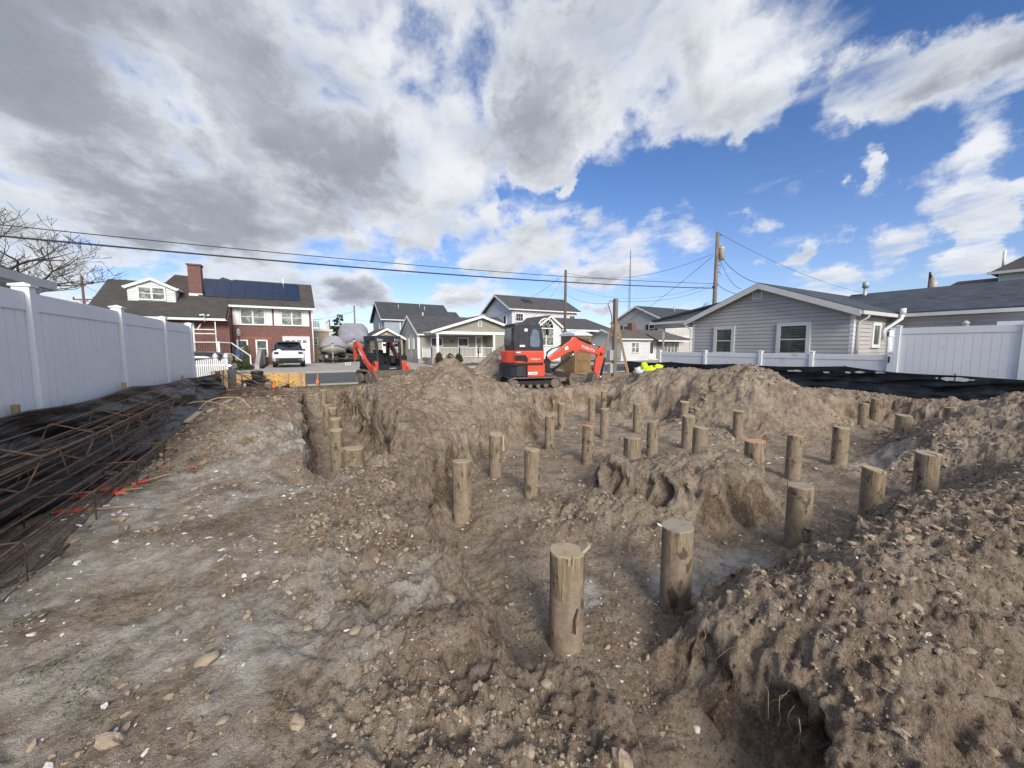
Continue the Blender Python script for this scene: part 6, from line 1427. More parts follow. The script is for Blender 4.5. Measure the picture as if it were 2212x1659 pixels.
mb = MB(); mb.lathe([(.18, -.7), (.22, -.65), (.22, .1), (.1, .2)], 12, (E.x + .42, E.y - .1, zE - .6)); mb.tube([(E.x + .5, E.y - .1, zE - .5), (E.x + .5, E.y - .1, zE - .1)], .05, 6); mb.build('transformer', 'silvercap', pe)
mb = MB(); mb.tube([(E.x - .12, E.y, zE - .2), (E.x - .2, E.y, zE + .2)], .07, 6); mb.build('insulator', 'iron', pe)
# temporary power post with braces and meter boxes
T = at(1325.5, 827, d=16.1); zT = at(1326, 645.5, d=16.1).z
tpp = thing('temporary_power_post', 'square timber temporary power post braced by two raw planks, meter boxes on its side', 'post', (T.x, T.y, 0))
MB().box(T.x - .075, T.x + .075, T.y - .075, T.y + .075, -.3, zT).build('post', 'polew', tpp)
ru = Vector((CT, -ST, 0)); zc_ = at(1326, 700, d=16.1).z
f1 = at(1303, 795, d=16.6); f1.z = .05; f2 = at(1362, 822, d=15.7); f2.z = .0
MB().beam(Vector((T.x, T.y, zc_)) - ru * .08, f1 + Vector((-.3, .2, 0)), .04, .10).build('brace', 'lumber', tpp); MB().beam(Vector((T.x, T.y, zc_)) + ru * .08, f2, .04, .10).build('brace', 'lumber', tpp)
c = Vector((T.x, T.y, 0)) - ru * .17 - Vector((ST, CT, 0)) * .02
mb = MB(); mb.box(c.x - .12, c.x + .10, c.y - .1, c.y + .1, .95, 1.38); mb.build('meter_box', 'greybox', tpp, bevel=.01)
mb = MB(); mb.box(c.x - .08, c.x + .10, c.y - .1, c.y + .08, .42, .82); mb.build('breaker_box', 'greybox', tpp, bevel=.01)
mb = MB(); p0 = Vector((T.x, T.y, zT - .1)) - ru * .10
mb.tube([p0, p0 - ru * .14 + Vector((0, 0, .02)), p0 - ru * .22 + Vector((0, 0, -.12)), p0 - ru * .12 + Vector((0, 0, -.35)), p0 - ru * .05 + Vector((0, 0, -.6)), p0 - ru * .05 + Vector((0, 0, -1.9))], .018, 6); mb.build('service_cable', 'wire', tpp)
mb = MB(); s_ = at(1288, 775, d=17.4); s2 = at(1305, 775, d=17.0); mb.beam(s_, s2, .012, 1.15); o = mb.build('site_sign', 'white', None); tag(o, 'white site sign board standing behind the excavator arm', 'sign')
txt = lettering('KOASI', .16, 'greybox', o, (0, 0, 0), (0, 0, 0)); 
mid = (s_ + s2) / 2; dd2 = (s2 - s_).normalized(); txt.location = mid + Vector((0, 0, .42)) + Vector((-dd2.y, dd2.x, 0)) * -.012; txt.rotation_euler = (R(90), 0, math.atan2(dd2.y, dd2.x)) 
# yellow fuel can
f = at(1276, 812, d=17.6); fz = .05
t = thing('fuel_can', 'yellow fuel can with black spout at the toilet corner', 'fuel can', (f.x, f.y, fz))
mb = MB(); mb.box(-.16, .16, -.1, .1, 0, .30); mb.prism([(-.13, .30), (.13, .30), (.06, .40), (-.10, .40)], -.04, .04, 'y'); mb.build('body', 'yellow', t, world=False, bevel=.035); MB().tube([(.08, 0, .36), (.11, 0, .5), (.18, 0, .55)], .022, 8).build('spout', 'blackmat', t, world=False)
# radio mast
m0 = at(1358, 700, d=300); mh = at(1359.5, 540, d=300).z
t = thing('radio_mast', 'slender lattice radio mast on the horizon right of the power post', 'mast', (m0.x, m0.y, 0)); mb = MB()
nseg = 34
for a in range(3):
    an = a * 2.094
    mb.tube([(m0.x + r_ * math.cos(an), m0.y + r_ * math.sin(an), z) for r_, z in ((1.5, 0), (1.1, mh * .45), (.6, mh * .75), (.12, mh))], .09, 4)
for i in range(nseg):
    z0 = mh * i / nseg; z1 = mh * (i + 1) / nseg; r0 = 1.5 - 1.25 * (i / nseg); r1 = 1.5 - 1.25 * ((i + 1) / nseg)
    for a in range(3): a0 = a * 2.094; a1 = (a + 1) * 2.094; mb.tube([(m0.x + r0 * math.cos(a0), m0.y + r0 * math.sin(a0), z0), (m0.x + r1 * math.cos(a1), m0.y + r1 * math.sin(a1), z1)], .06, 3); mb.tube([(m0.x + r1 * math.cos(a0), m0.y + r1 * math.sin(a0), z1), (m0.x + r1 * math.cos(a1), m0.y + r1 * math.sin(a1), z1)], .05, 3)
mb.build('lattice', 'wire', t)

# ------------------------------------------------------------------ overhead wires
def wire(a, b, sag, r, label, n=28, wig=0):
    a = Vector(a); b = Vector(b); mb = MB()
    mb.tube([a.lerp(b, i / n) - Vector((0, 0, sag * 4 * (i / n) * (1 - i / n))) for i in range(n + 1)], r, 6)
    tag(mb.build('overhead_cable', 'wire', None), label, 'cable', 'overhead cables')
def y16(px, py): return at(px, py, y=16.2)
w1 = y16(1544, 622)
def wire3(p, q, s, r, label):
    # a span through three known heights
    mb = MB(); P_ = [p, q, s]; xs = [v.x for v in P_]; zs = [v.z for v in P_]
    co_ = np.polyfit(xs, zs, 2); x_ = np.linspace(xs[0] - 9, xs[2], 60)
    mb.tube([(x, 16.2 - .1, float(np.polyval(co_, x))) for x in x_], r, 6); tag(mb.build('overhead_cable', 'wire', None), label, 'cable', 'overhead cables')
wire3(y16(0, 511), y16(800, 581), y16(1540, 623), .027, 'thicker lower cable crossing the left and middle sky')
wire3(y16(0, 487), y16(900, 574), y16(1540, 613), .014, 'thin upper cable crossing the left and middle sky')
wire(y16(1541, 548), at(1225, 590, y=25.6), .9, .012, 'cable swooping from the transformer pole to the brown pole')
wire(y16(1541, 552), at(1300, 727, d=40), .4, .013, 'straight service cable dropping left from the transformer pole')
wire(y16(1541, 616), (T.x, T.y, zT - .1), .35, .008, 'thin service cable from the transformer pole to the power post')
wire(y16(1541, 612), at(1224, 618, y=25.6), 1.0, .008, 'lowest thin cable between the transformer pole and brown pole')
wire((T.x, T.y, zT - .15), (B.x, B.y, zB - 1.9), .3, .008, 'short cable from the power post to the brown pole')
wire(at(1221, 590, y=25.6), at(1036, 697, y=33.8), .5, .011, 'service cable from the brown pole down to the sage ranch')
wire(at(1221, 593, y=25.6), at(1146, 692, y=34.5), .3, .009, 'service cable from the brown pole to the arched-window house')
wire(at(1222, 640, y=25.6), at(1160, 690, y=34.2), .2, .008, 'lowest service cable from the brown pole to the white house')
wire(y16(1551, 503), at(1960, 640, d=48), 1.2, .011, 'thin cable leaving the top of the transformer pole to the right')
wire(y16(1551, 545), at(1640, 612, x=20.5), .35, .014, 'upper cable falling from the transformer pole to the grey ranch roof')
wire(y16(1551, 547), at(1600, 624, x=22), .45, .012, 'lower looping cable falling from the transformer pole to the ranch roof')
wire(y16(1551, 616), at(1612, 636, x=30), .2, .016, 'dark cable passing behind the grey ranch gable to the right')
wire(y16(1540, 648), at(1432, 700, d=40), .2, .008, 'cable slanting from the transformer pole behind the beige house')
wire((D.x, D.y, zD - 1), at(330, 660, d=60), .8, .02, 'far cable running from the crossarm pole to the brick house')
wire((D.x, D.y, zD - 3), at(330, 675, d=60), .8, .02, 'lower far cable from the crossarm pole')
wire((C.x, C.y, at(768, 672, d=62).z), at(680, 690, d=62), .2, .02, 'far cable left of the distant thin pole')
wire((C.x, C.y, at(768, 690, d=62).z), at(830, 688, d=62), .3, .02, 'far cable right of the distant thin pole')

# ------------------------------------------------------------------ silt fences
def silt(name, label, prof, n, m_, wr, holes=(), seed=0, stakes=()):
    """prof(t, s) gives the cloth at length t (0..1) and height s (0 top .. 1 foot)"""
    t = thing(name, label, 'silt fence', prof(0.0, 1.0))
    T_, S_ = np.meshgrid(np.linspace(0, 1, n), np.linspace(0, 1, m_))
    pos = np.array([[prof(float(a), float(b)) for a in T_[0]] for b in S_[:, 0]])
    yy = pos[..., 1]; zz = pos[..., 2]
    f = fbm(yy * .45, zz * 2.6 + yy * .3, 1.6, 3, seed, .5) * wr * 1.3 + fbm(yy * 1.2, zz * 5 + yy * .8, 1.3, 2, (seed + 1) % 4) * wr * .4
    pos[..., 0] += f * np.clip(S_ * 4, .15, 1)
    pos[..., 2] += f * .3 * S_
    co_ = pos.reshape(-1, 3); idx_ = np.arange(n * m_).reshape(m_, n)
    fa_ = np.stack([idx_[:-1, :-1], idx_[:-1, 1:], idx_[1:, 1:], idx_[1:, :-1]], -1).reshape(-1, 4)
    if holes:
        cen = co_[fa_].mean(1); keep_ = np.ones(len(fa_), bool)
        for (hy, hz, ry, rz2) in holes: keep_ &= ((cen[:, 1] - hy) / ry) ** 2 + ((cen[:, 2] - hz) / rz2) ** 2 + fbm(cen[:, 1] * 3, cen[:, 2] * 3, 3, 2, 0) * .9 > 1
        fa_ = fa_[keep_]
    co_ = co_ - np.array(t.location)
    me_ = fast_mesh('fabric', co_, fa_, ['silt']); o_ = bpy.data.objects.new('fabric', me_); COL.objects.link(o_); o_.parent = t
    sd_ = o_.modifiers.new('thickness', 'SOLIDIFY'); sd_.thickness = .003
    for (x, y, z0, z1, ln) in stakes: MB().beam((x, y, z0), (x + ln, y, z1), .045, .045).build('stake', 'lumber', t)
    return t
sk1 = [at(57, 873, x=-2.19), at(281, 826, x=-2.17), at(402, 811, x=-2.12)]
YS_L = [-3, sk1[0].y, sk1[1].y, sk1[2].y, 15.0]; ZS_L = [.92, sk1[0].z - .06, sk1[1].z - .06, sk1[2].z - .05, .70]
def pl_(t, s):
    y = -3 + 18 * t
    zt_ = np.interp(y, YS_L, ZS_L)
    for a, b in zip(YS_L[:-1], YS_L[1:]):
        if a <= y <= b: zt_ -= .05 * math.sin(math.pi * (y - a) / (b - a)) * (3.2 if a > 12 else 1)
    if y > 12.2: zt_ -= .0
    xt = np.interp(y, [-3, 5, 11, 13.5, 15], [-2.21, -2.19, -2.12, -2.2, -1.95]); xb = np.interp(y, [-3, 3, 5, 9, 12, 15], [-2.15, -2.06, -2.0, -1.78, -1.8, -1.85])
    x = xt + (xb - xt) * (s ** 2.2); z = zt_ + (.03 - zt_) * s
    return (x, y, z)
silt('silt_fence', 'black silt fence sagging along the foot of the left white fence', pl_, 520, 50, .11, seed=0,
     stakes=[(p.x - .10, p.y, -.1, p.z, .03) for p in sk1] + [(-1.93, 15.02, -.1, .80, 0), (-1.88, 15.3, -.1, .72, .0)])
RX = 16.25
rst = [(1352, 780), (1824.8, 789), (2063, 807)]
R_ = [at(px, py, x=RX) for px, py in rst]
YR = [-3.0, R_[2].y, R_[1].y, 9.5, 12.6, 15.5]; ZR_ = [.66, R_[2].z - .05, R_[1].z - .03, .80, .78, .74]
def pr_(t, s):
    y = 15.5 - 18.5 * t; z0 = np.interp(y, YR, ZR_)
    for a, b in zip(YR[:-1], YR[1:]):
        if a <= y <= b: z0 -= .06 * math.sin(math.pi * (y - a) / (b - a))
    x = RX - .02 - .14 * s ** 1.5; return (x, y, z0 + (-.04 - z0) * s)
hl = []
for x0, x1, py, hz in ((1702, 1712, 801, .03), (1714, 1730, 801, .032), (1778, 1791, 804, .03), (1827, 1837, 804.5, .035), (1847, 1868, 804, .032), (1893, 1914, 805, .032), (2028, 2100, 819, .055)):
    a = at(x0, py, x=RX - .04); b = at(x1, py, x=RX - .04); hl.append(((a.y + b.y) / 2, (a.z + b.z) / 2, abs(a.y - b.y) / 2 + .02, hz))
silt('silt_fence', 'black silt fence with torn holes before the right-hand white fences', pr_, 900, 50, .15, hl, 2,
     stakes=[(RX + .05, p.y, -.1, p.z, 0) for p in R_] + [(RX + .05, 9.5, -.1, .84, 0), (RX + .05, 12.6, -.1, .82, 0)])
mb = MB(); mb.beam(at(1627, 817, d=14.6), at(1632.5, 797, d=14.8), .03, .03); tag(mb.build('loose_stake', 'galv', None), 'thin pale stake leaning against the right silt fence', 'stake')

# ------------------------------------------------------------------ rebar cages leaning on the left silt fence
def cage(name, label, x0, y0, y1, z0, w_, h, roll, tilt, seed):
    rr_ = random.Random(seed); t = thing(name, label, 'rebar cage', (x0, y0, z0), 0, 'rebar cages on the left')
    c, s = math.cos(roll), math.sin(roll)
    def P(u, y, v):
        f = (y - y0) / (y1 - y0); return (x0 + u * c - v * s + tilt[0] * f, y, z0 + u * s + v * c + tilt[1] * f)
    cor = [(0, 0), (w_, 0), (w_, h), (0, h), (w_ * .5, 0), (w_ * .5, h)]
    for u, v in cor:
        mb = MB(); ya = y0 + rr_.uniform(-.5, .2); yb = y1 + rr_.uniform(-.2, .9); pts_ = []
        for i in range(9): f = i / 8; y = ya + (yb - ya) * f; q = P(u + rr_.uniform(-.008, .008), y, v - .012 * math.sin(f * 9.4 + seed)); pts_.append(q)
        mb.tube(pts_, .0085, 6); mb.build('bar', 'rebar', t)
    y = y0 + .25
    while y < y1:
        mb = MB(); k_ = .014; sk = rr_.uniform(-.06, .06); g = [(-k_, -k_), (w_ + k_, -k_), (w_ + k_, h + k_), (-k_, h + k_)]
        pp = []
        for (a, b), (a2, b2) in zip(g, g[1:] + g[:1]):
            for f in (.06, .5, .94): pp.append(P(a + (a2 - a) * f, y + sk * (b + (b2 - b) * f) / h, b + (b2 - b) * f))
        pp.append(pp[0]); pp.append(P(.09, y + .02, h * .45)); mb.tube(pp, .0065, 6); mb.build('stirrup', 'rebar', t); y += .98
    return t
cage('rebar_cage', 'lowest rusty rebar cage, lying nearest the camera on the shelly ground', -1.92, 1.3, 7.1, .03, .38, .26, R(-2), (.04, 0), 1)
cage('rebar_cage', 'upper rusty rebar cage, stacked against the black silt fence', -2.10, 1.6, 8.1, .32, .34, .26, R(8), (.02, .0), 2)
cage('rebar_cage', 'rusty rebar cage tipped on edge on top of the stack', -2.05, 1.0, 8.8, .55, .30, .24, R(-22), (-.0, .02), 3)
cage('rebar_cage', 'slim rusty rebar cage wedged between the stack and the silt fence', -2.16, .6, 9.0, .10, .22, .30, R(12), (.05, .06), 4)
rr_ = random.Random(77)
LB = ['lowest outer', 'second outer', 'third', 'fourth', 'fifth', 'sixth', 'seventh', 'eighth', 'ninth', 'tenth', 'topmost but one', 'topmost']
for i in range(12):
    f = i / 11; x0 = -1.52 - .55 * f + rr_.uniform(-.03, .03); z0 = .04 + .66 * f; x1 = -1.62 - .48 * f + rr_.uniform(-.05, .05); z1 = .04 + .60 * f * rr_.uniform(.8, 1.05); y0 = .9 + rr_.uniform(-.3, .4); y1 = 7.0 + rr_.uniform(0, 2.6)
    a = Vector((x0, y0, z0)); b = Vector((x1, y1, z1))
    tag(MB().tube([a.lerp(b, q / 8) + Vector((.012 * math.sin(q * 1.7 + i), 0, -.02 * math.sin(q * .9 + i))) for q in range(9)], .008, 6).build('rebar', 'rebar', None), LB[i] + ' of the loose rusty bars lying lengthwise over the cages', 'rebar', 'loose rebar')
# painted survey stakes lying under and beside the cages
rr_ = random.Random(5)
SK = [(158, 1075, 205, 1012, .045), (180, 1072, 216, 1050, .03), (190, 1018, 206, 1010, .03), (214, 1055, 262, 1048, .03), (196, 1020, 220, 1028, .025), (252, 1068, 268, 1072, .05), (284, 1046, 346, 1033, .025), (246, 1060, 290, 1058, .025), (313, 1004, 335, 1012, .03), (347, 1010, 366, 1006, .03), (412, 1008, 422, 1006, .02), (80, 1104, 118, 1085, .03), (120, 1112, 250, 1106, .02), (176, 1050, 190, 1030, .03)]
pl2 = ['widest flat stake with blunt red end, near the cages', 'short red stake half under the wide one', 'red stake tip beneath the upper cage', 'red stake crossing the outer bars', 'small red stake tip between stirrups', 'red paddle-shaped stake end lying apart on grey soil', 'long thin stake, red at one end, pointing away from the cages',
       'narrow red stake beside the long thin one', 'red-tipped stake beyond the cages, left of its twin', 'red-tipped stake beyond the cages, right of its twin', 'lone red stub farthest right on the soil', 'red stake under the lowest cage near the camera', 'long dark stake with faint red streaks nearest the camera', 'red stake lying against a stirrup leg']
for i, (x0, y0, x1, y1, w_) in enumerate(SK):
    a = at(x0, y0, z=.03); b = at(x1, y1, z=.03)
    a.z = gz1(a.x, a.y) + .018; b.z = gz1(b.x, b.y) + .018
    t = thing('survey_stake', pl2[i], 'stake', a, 0, 'red painted survey stakes on the ground')
    d_ = (b - a); MB().beam(a, a + d_ * .55, w_ * 1.5, .02).build('painted_end', 'paint', t); MB().beam(a + d_ * .551, b + d_ * .4, w_ * .6, .012).build('shaft', 'lumber', t)
# ------------------------------------------------------------------ far left: conduits, boards, rebar heap, form boards, tool boxes
def arc(pxs, r, label, name='conduit', mk='conduit'):
    P_ = [at(a, b, d=c) for a, b, c in pxs]; out = []
    n = len(P_)
    for i in range(n - 1):
        p0 = P_[max(i - 1, 0)]; p1 = P_[i]; p2 = P_[i + 1]; p3 = P_[min(i + 2, n - 1)]
        for k_ in range(6): t_ = k_ / 6; out.append(.5 * ((2 * p1) + (p2 - p0) * t_ + (2 * p0 - 5 * p1 + 4 * p2 - p3) * t_ ** 2 + (3 * p1 - p0 - 3 * p2 + p3) * t_ ** 3))
    out.append(P_[-1]); tag(MB().tube(out, r, 8).build(name, mk, None), label, 'conduit', 'looped yellow conduits')
arc([(373, 906, 8.0), (377, 888, 8.1), (395, 875, 8.3), (425, 868, 8.5), (455, 868, 8.7), (490, 878, 8.5), (520, 895, 8.2), (538, 905, 8.0)], .012, 'lower springy yellow conduit arching over the left bank')
arc([(421, 896, 8.6), (440, 874, 8.9), (462, 862, 9.1), (492, 858, 9.3), (520, 862, 9.1), (541, 881, 8.8)], .012, 'higher springy yellow conduit arching beyond the lower one')
for (a, b, lab) in (((404, 908), (432, 893), 'short pale board nearer the cages'), ((452, 885), (500, 863), 'longer pale board by the end of the silt fence')):
    p0 = at(*a, z=.10); p1 = at(*b, z=.10); p0.z = max(.06, gz1(p0.x, p0.y) + .04); p1.z = max(.06, gz1(p1.x, p1.y) + .06)
    tag(MB().beam(p0, p1, .11, .04).build('pale_board', 'board', None), lab, 'board', 'pale boards on the left bank')
rr_ = random.Random(9); t = thing('rebar_heap', 'tangled heap of bent rusty rebar beside the grey plywood', 'rebar', at(500, 850, z=0))
for i in range(34):
    a = at(rr_.uniform(455, 560), rr_.uniform(845, 866), z=.02); an = rr_.uniform(-.5, .5) - .3; L = rr_.uniform(.8, 2.2); a.z = .03 + rr_.random() * .12
    b = a + Vector((math.cos(an) * L, math.sin(an) * L * .5, rr_.uniform(-.02, .10))); pts_ = [a, a.lerp(b, .5) + Vector((0, 0, rr_.uniform(-.01, .05))), b]
    if i % 3 == 0: a2 = Vector((a.x - .1, a.y + .2, .55 + rr_.random() * .25)); pts_ = [a2, a2.lerp(b, .5) - Vector((0, 0, .08)), b]
    MB().tube(pts_, .010, 5).build('bar', 'rebar', t)
t = thing('grey_plywood_form', 'grey plywood form panels on raw stakes at the lot corner', 'form boards', (-2.2, 15.6, 0))
for (a, b) in ((( -2.25, 15.5), (-2.0, 16.3)), ((-2.0, 16.32), (-1.72, 16.9))):
    MB().beam((a[0], a[1], .36), (b[0], b[1], .36), .02, .72).build('panel', 'plygrey', t)
for x, y in ((-2.18, 15.45), (-1.96, 16.25)): MB().beam((x, y - .03, -.1), (x, y - .03, .76), .05, .07).build('stake', 'lumber', t)
t = thing('board_form', 'low strand-board form panel with raw stakes by the street', 'form boards', (-.7, 16.7, 0))
MB().beam((-1.72, 16.65, .28), (.42, 16.55, .28), .018, .54).build('panel', 'osb', t)
for x in (-1.65, -.2, .22): MB().box(x, x + .08, 16.5, 16.54, 0, .55).build('stake', 'lumber', t)
o = tag(MB().prism([(-.06, .18), (.02, .22), (.04, .32), (-.0, .28), (-.08, .24)], 16.49, 16.495, 'y').build('yellow_flag', 'flagy', None), 'crumpled yellow marker flag on the strand-board panel', 'flag')
tb_ = at(556, 842, z=.0)
t = thing('black_tote', 'black plastic tote box with a white label under the bucket', 'tote box', (tb_.x, tb_.y, .02), R(-25)); mb = MB(); mb.box(-.42, .32, -.18, .2, 0, .30); mb.box(-.45, .35, -.21, .23, .30, .34); mb.build('box', 'black', t, world=False, bevel=.015); MB().box(-.34, -.26, -.2, -.185, .08, .22).build('label', 'bag', t, world=False)
t = thing('black_bucket', 'black lidded bucket standing on the tote', 'bucket', (tb_.x + .02, tb_.y + .02, .365), 0); MB().lathe([(.16, 0), (.185, .22)], 20).build('bucket', 'blackmat', t, world=False); MB().lathe([(.20, .22), (.20, .28), (.12, .31)], 20).build('lid', 'black', t, world=False)
q = at(592, 838, z=.0); t = thing('yellow_level_case', 'yellow tool case with a handle standing on end beside the tote', 'tool case', (q.x, q.y, .02), R(-20))
mb = MB(); mb.box(-.10, .16, -.06, .06, 0, .36); mb.box(-.14, -.02, -.05, .05, .32, .38); mb.box(-.14, .16, -.05, .05, .42, .46); mb.box(.10, .16, -.05, .05, .36, .42); mb.box(-.14, -.09, -.05, .05, .36, .42); mb.build('case', 'yellow', t, world=False, bevel=.015)
q = at(571, 841, z=.0); a = Vector((q.x - .05, q.y - .2, .15)); tag(MB().tube([a, a + Vector((.3, .12, 0))], .14, 20).build('cardboard_tube', 'sonotube', None), 'fat tan cardboard form tube lying before the tote', 'form tube')
q = at(585, 846, z=0); mb = MB(); mb.tube([(q.x - .12, q.y, .08), (q.x + .2, q.y + .05, .10), (q.x + .5, q.y + .1, .14)], .05, 10); mb.tube([(q.x - .12, q.y, .02), (q.x - .12, q.y, .16)], .07, 10); mb.tube([(q.x + .5, q.y + .08, .06), (q.x + .5, q.y + .08, .22)], .06, 10); tag(mb.build('black_pipe_fitting', 'blackmat', None), 'black pipe fitting lying by the yellow case', 'pipe')
def flagstake(px, py0, py1, d, label, fl, rod=True):
    a = at(px, py1, d=d); b = at(px, py0, d=d); t = thing('flag_stake', label, 'marker flag', a, 0, 'flagged marker stakes')
    MB().beam(a - Vector((0, 0, .1)), b, .03, .03).build('stake', 'lumber', t)
    mb = MB(); z0, z1 = fl; pts_ = [at(px + .5, z0, d=d - .03), at(px - 4, (z0 + z1) / 2, d=d - .05), at(px - 2.5, z1, d=d - .05), at(px + 2.5, z1 - 4, d=d - .03), at(px + 2.5, (z0 + z1) / 2, d=d - .02)]
    q_ = [p + Vector((0, .008, 0)) for p in pts_]; mb.add(pts_ + q_, [(0, 1, 2, 3, 4), (9, 8, 7, 6, 5)] + [(i, (i + 1) % 5, 5 + (i + 1) % 5, 5 + i) for i in range(5)]); mb.build('flag', 'flag', t)
    if rod: p = at(px + 4, py1, d=d); MB().tube([p - Vector((0, 0, .1)), p + Vector((0, 0, .55))], .012, 6).build('rod', 'rebar', t)
flagstake(592, 812, 857, 12.8, 'marker stake with a long orange ribbon beside the yellow case', (822, 846)); flagstake(686, 800, 836, 15.0, 'marker stake with a small orange flag near the road edge', (816, 830))
q = at(1411, 893, z=FL); tag(MB().tube([(q.x, q.y, FL - .1), (q.x, q.y, FL + .62)], .02, 8).build('steel_rod', 'rebar', None), 'thin rusty steel rod upright among the far piles', 'rod')
# hi-vis bundle and white bag by the corner
def blobby(name, c, rx, ry, rz2, mk, parent, seed, n=20):
    rr2 = random.Random(seed); ph = [rr2.uniform(0, 6) for _ in range(6)]; rings = []
    for i in range(1, n): 
        th_ = math.pi * i / n; rg = []
        for k_ in range(n): p_ = 2 * math.pi * k_ / n; f = 1 + .14 * math.sin(3 * p_ + ph[0] + th_ * 2) + .10 * math.sin(5 * th_ + ph[1] + 2 * p_) + .05 * math.sin(9 * p_ + ph[2] - 4 * th_); rg.append((c[0] + rx * f * math.sin(th_) * math.cos(p_), c[1] + ry * f * math.sin(th_) * math.sin(p_), c[2] + rz2 * f * math.cos(th_)))
        rings.append(rg)
    return MB().loft(rings).build(name, mk, parent)
q = at(1405, 800, d=13.4); t = thing('hi_vis_bundle', 'bright yellow-green hi-vis jacket bundle on the mound shoulder', 'jacket', q)
blobby('jacket_body', (q.x, q.y, q.z), .26, .2, .15, 'hivis', t, 1); blobby('sleeve', (q.x - .16, q.y + .12, q.z + .12), .13, .12, .14, 'hivis', t, 2); blobby('hood', (q.x + .24, q.y - .12, q.z + .12), .17, .13, .09, 'hivis', t, 3)
MB().beam(q + Vector((-.02, -.12, .17)), q + Vector((.2, -.18, .06)), .03, .02).build('reflective_strip', 'iron', t)
q = at(1382, 803, d=13.5); tag(blobby('white_bag', q, .16, .16, .16, 'bag', None, 5), 'crumpled white plastic bag left of the hi-vis bundle', 'bag')
q = at(1371, 800, d=14.2); tag(MB().beam((q.x, q.y, -.1), (q.x + .02, q.y, .75), .05, .05).build('corner_stake', 'lumber', None), 'raw wood stake at the brace foot left of the bag', 'stake')
# ------------------------------------------------------------------ trees and shrubs
def tree(name, label, base, h, seed, r0, spread, levels=5, lean=(0, 0), grp=None, cat='tree', first=.25, twig=.006):
    rr2 = random.Random(seed); t = thing(name, label, cat, base, 0, grp); tr = MB(); br = MB()
    def grow(p, d, L, r, lev):
        n = 4; pts_ = [p.copy()]; q_ = p.copy(); dd_ = d.copy(); rad = [r]
        for i in range(n):
            dd_ = (dd_ + Vector((rr2.uniform(-1, 1), rr2.uniform(-1, 1), rr2.uniform(-.5, .8))) * .20).normalized(); q_ = q_ + dd_ * L / n; pts_.append(q_.copy()); rad.append(max(twig, r * (1 - .45 * (i + 1) / n)))
        (tr if lev == 0 else br).tube(pts_, rad, 7 if lev < 2 else (4 if lev < 4 else 3), cap=lev < 2)
        if lev >= levels: return
        k_ = rr2.choice((3, 4)) if lev < 3 else rr2.choice((2, 3, 3))
        for j in range(k_):
            a = pts_[-1] if j == 0 else pts_[rr2.choice((2, 3, 4) if lev else (3, 4))]
            az_ = rr2.uniform(0, 6.28); up_ = dd_ if lev else Vector((lean[0], lean[1], 1)); side = Vector((math.cos(az_), math.sin(az_), rr2.uniform(-.1, .5)))
            grow(a, (up_ * (1 - spread) + side * spread).normalized(), L * rr2.uniform(.62, .82), max(twig, r * rr2.uniform(.45, .62)), lev + 1)
    grow(Vector(base), Vector((lean[0] * .3, lean[1] * .3, 1)).normalized(), h * first, r0, 0)
    tr.build('trunk', 'bark', t, fix=False); br.build('branches', 'bark', t, fix=False); return t
b = at(18, 700, d=19.5); tree('bare_tree', 'large bare deciduous tree behind the left neighbour roof', (b.x, b.y, 0), 12.0, 12, .26, .55, 6, (.3, -.1), None, 'tree', .25, .009)
b = at(120, 700, d=34); tree('bare_tree', 'smaller bare tree behind the left fence beside the crossarm pole', (b.x, b.y, 0), 5.8, 4, .12, .6, 5)
b = at(797, 740, d=50); tree('bare_tree', 'low bare spreading tree between the boats and blue-grey house', (b.x, b.y, 0), 5.2, 8, .14, .62, 5, (0, 0), None)
b = at(1376, 720, d=70); tree('bare_tree', 'faint bare treetop beside the beige house gable', (b.x, b.y, 0), 7.5, 21, .14, .55, 4)
def leaves(name, label, base, spots, n, sz, mk, cat, trunk=None, grp=None, seed=1, up=.3):
    """foliage as many small leaf blades through a set of clumps: (x, y, z, rx, ry, rz)"""
    r2 = np.random.RandomState(seed); t = thing(name, label, cat, base, 0, grp); vol = np.array([s[3] * s[4] * s[5] for s in spots]); vol = vol ** .7; vol /= vol.sum()
    C_ = []; 
    for s, v_ in zip(spots, vol):
        k_ = int(n * v_) + 3; d = r2.normal(size=(k_, 3)); d /= np.linalg.norm(d, axis=1)[:, None]; rad = r2.rand(k_) ** .45
        C_.append(np.array(s[:3]) + d * rad[:, None] * np.array(s[3:]))
    C_ = np.concatenate(C_); k_ = len(C_); a = r2.normal(size=(k_, 3)); a[:, 2] += up; a /= np.linalg.norm(a, axis=1)[:, None]; b_ = np.cross(a, r2.normal(size=(k_, 3))); b_ /= np.linalg.norm(b_, axis=1)[:, None]
    s_ = sz * (.6 + .8 * r2.rand(k_, 1)); vs = np.stack([C_ - a * s_, C_ + b_ * s_ * .38, C_ + a * s_, C_ - b_ * s_ * .38], 1).reshape(-1, 3)
    me_ = fast_mesh('foliage', vs, np.arange(k_ * 4).reshape(-1, 4), [mk], False); o_ = bpy.data.objects.new('foliage', me_); COL.objects.link(o_); o_.parent = t
    if trunk: MB().tube(trunk[0], trunk[1], 7).build('trunk', 'bark', t, world=False)
    return t
b = at(738, 780, d=46); rr_ = random.Random(3); sp2 = []
for i in range(46):
    f = rr_.random(); z = 1.2 + 4.1 * f; rad = (1 - f) ** .8 * 1.7 + .12; a = rr_.uniform(0, 6.28); rr3 = rad * rr_.uniform(.4, 1.15)
    sp2.append((rr3 * math.cos(a), rr3 * math.sin(a), z + rr3 * .12, .55 * (1.2 - f), .55 * (1.2 - f), .16))
sp2.append((0, 0, 2.4, .9, .9, 1.4))
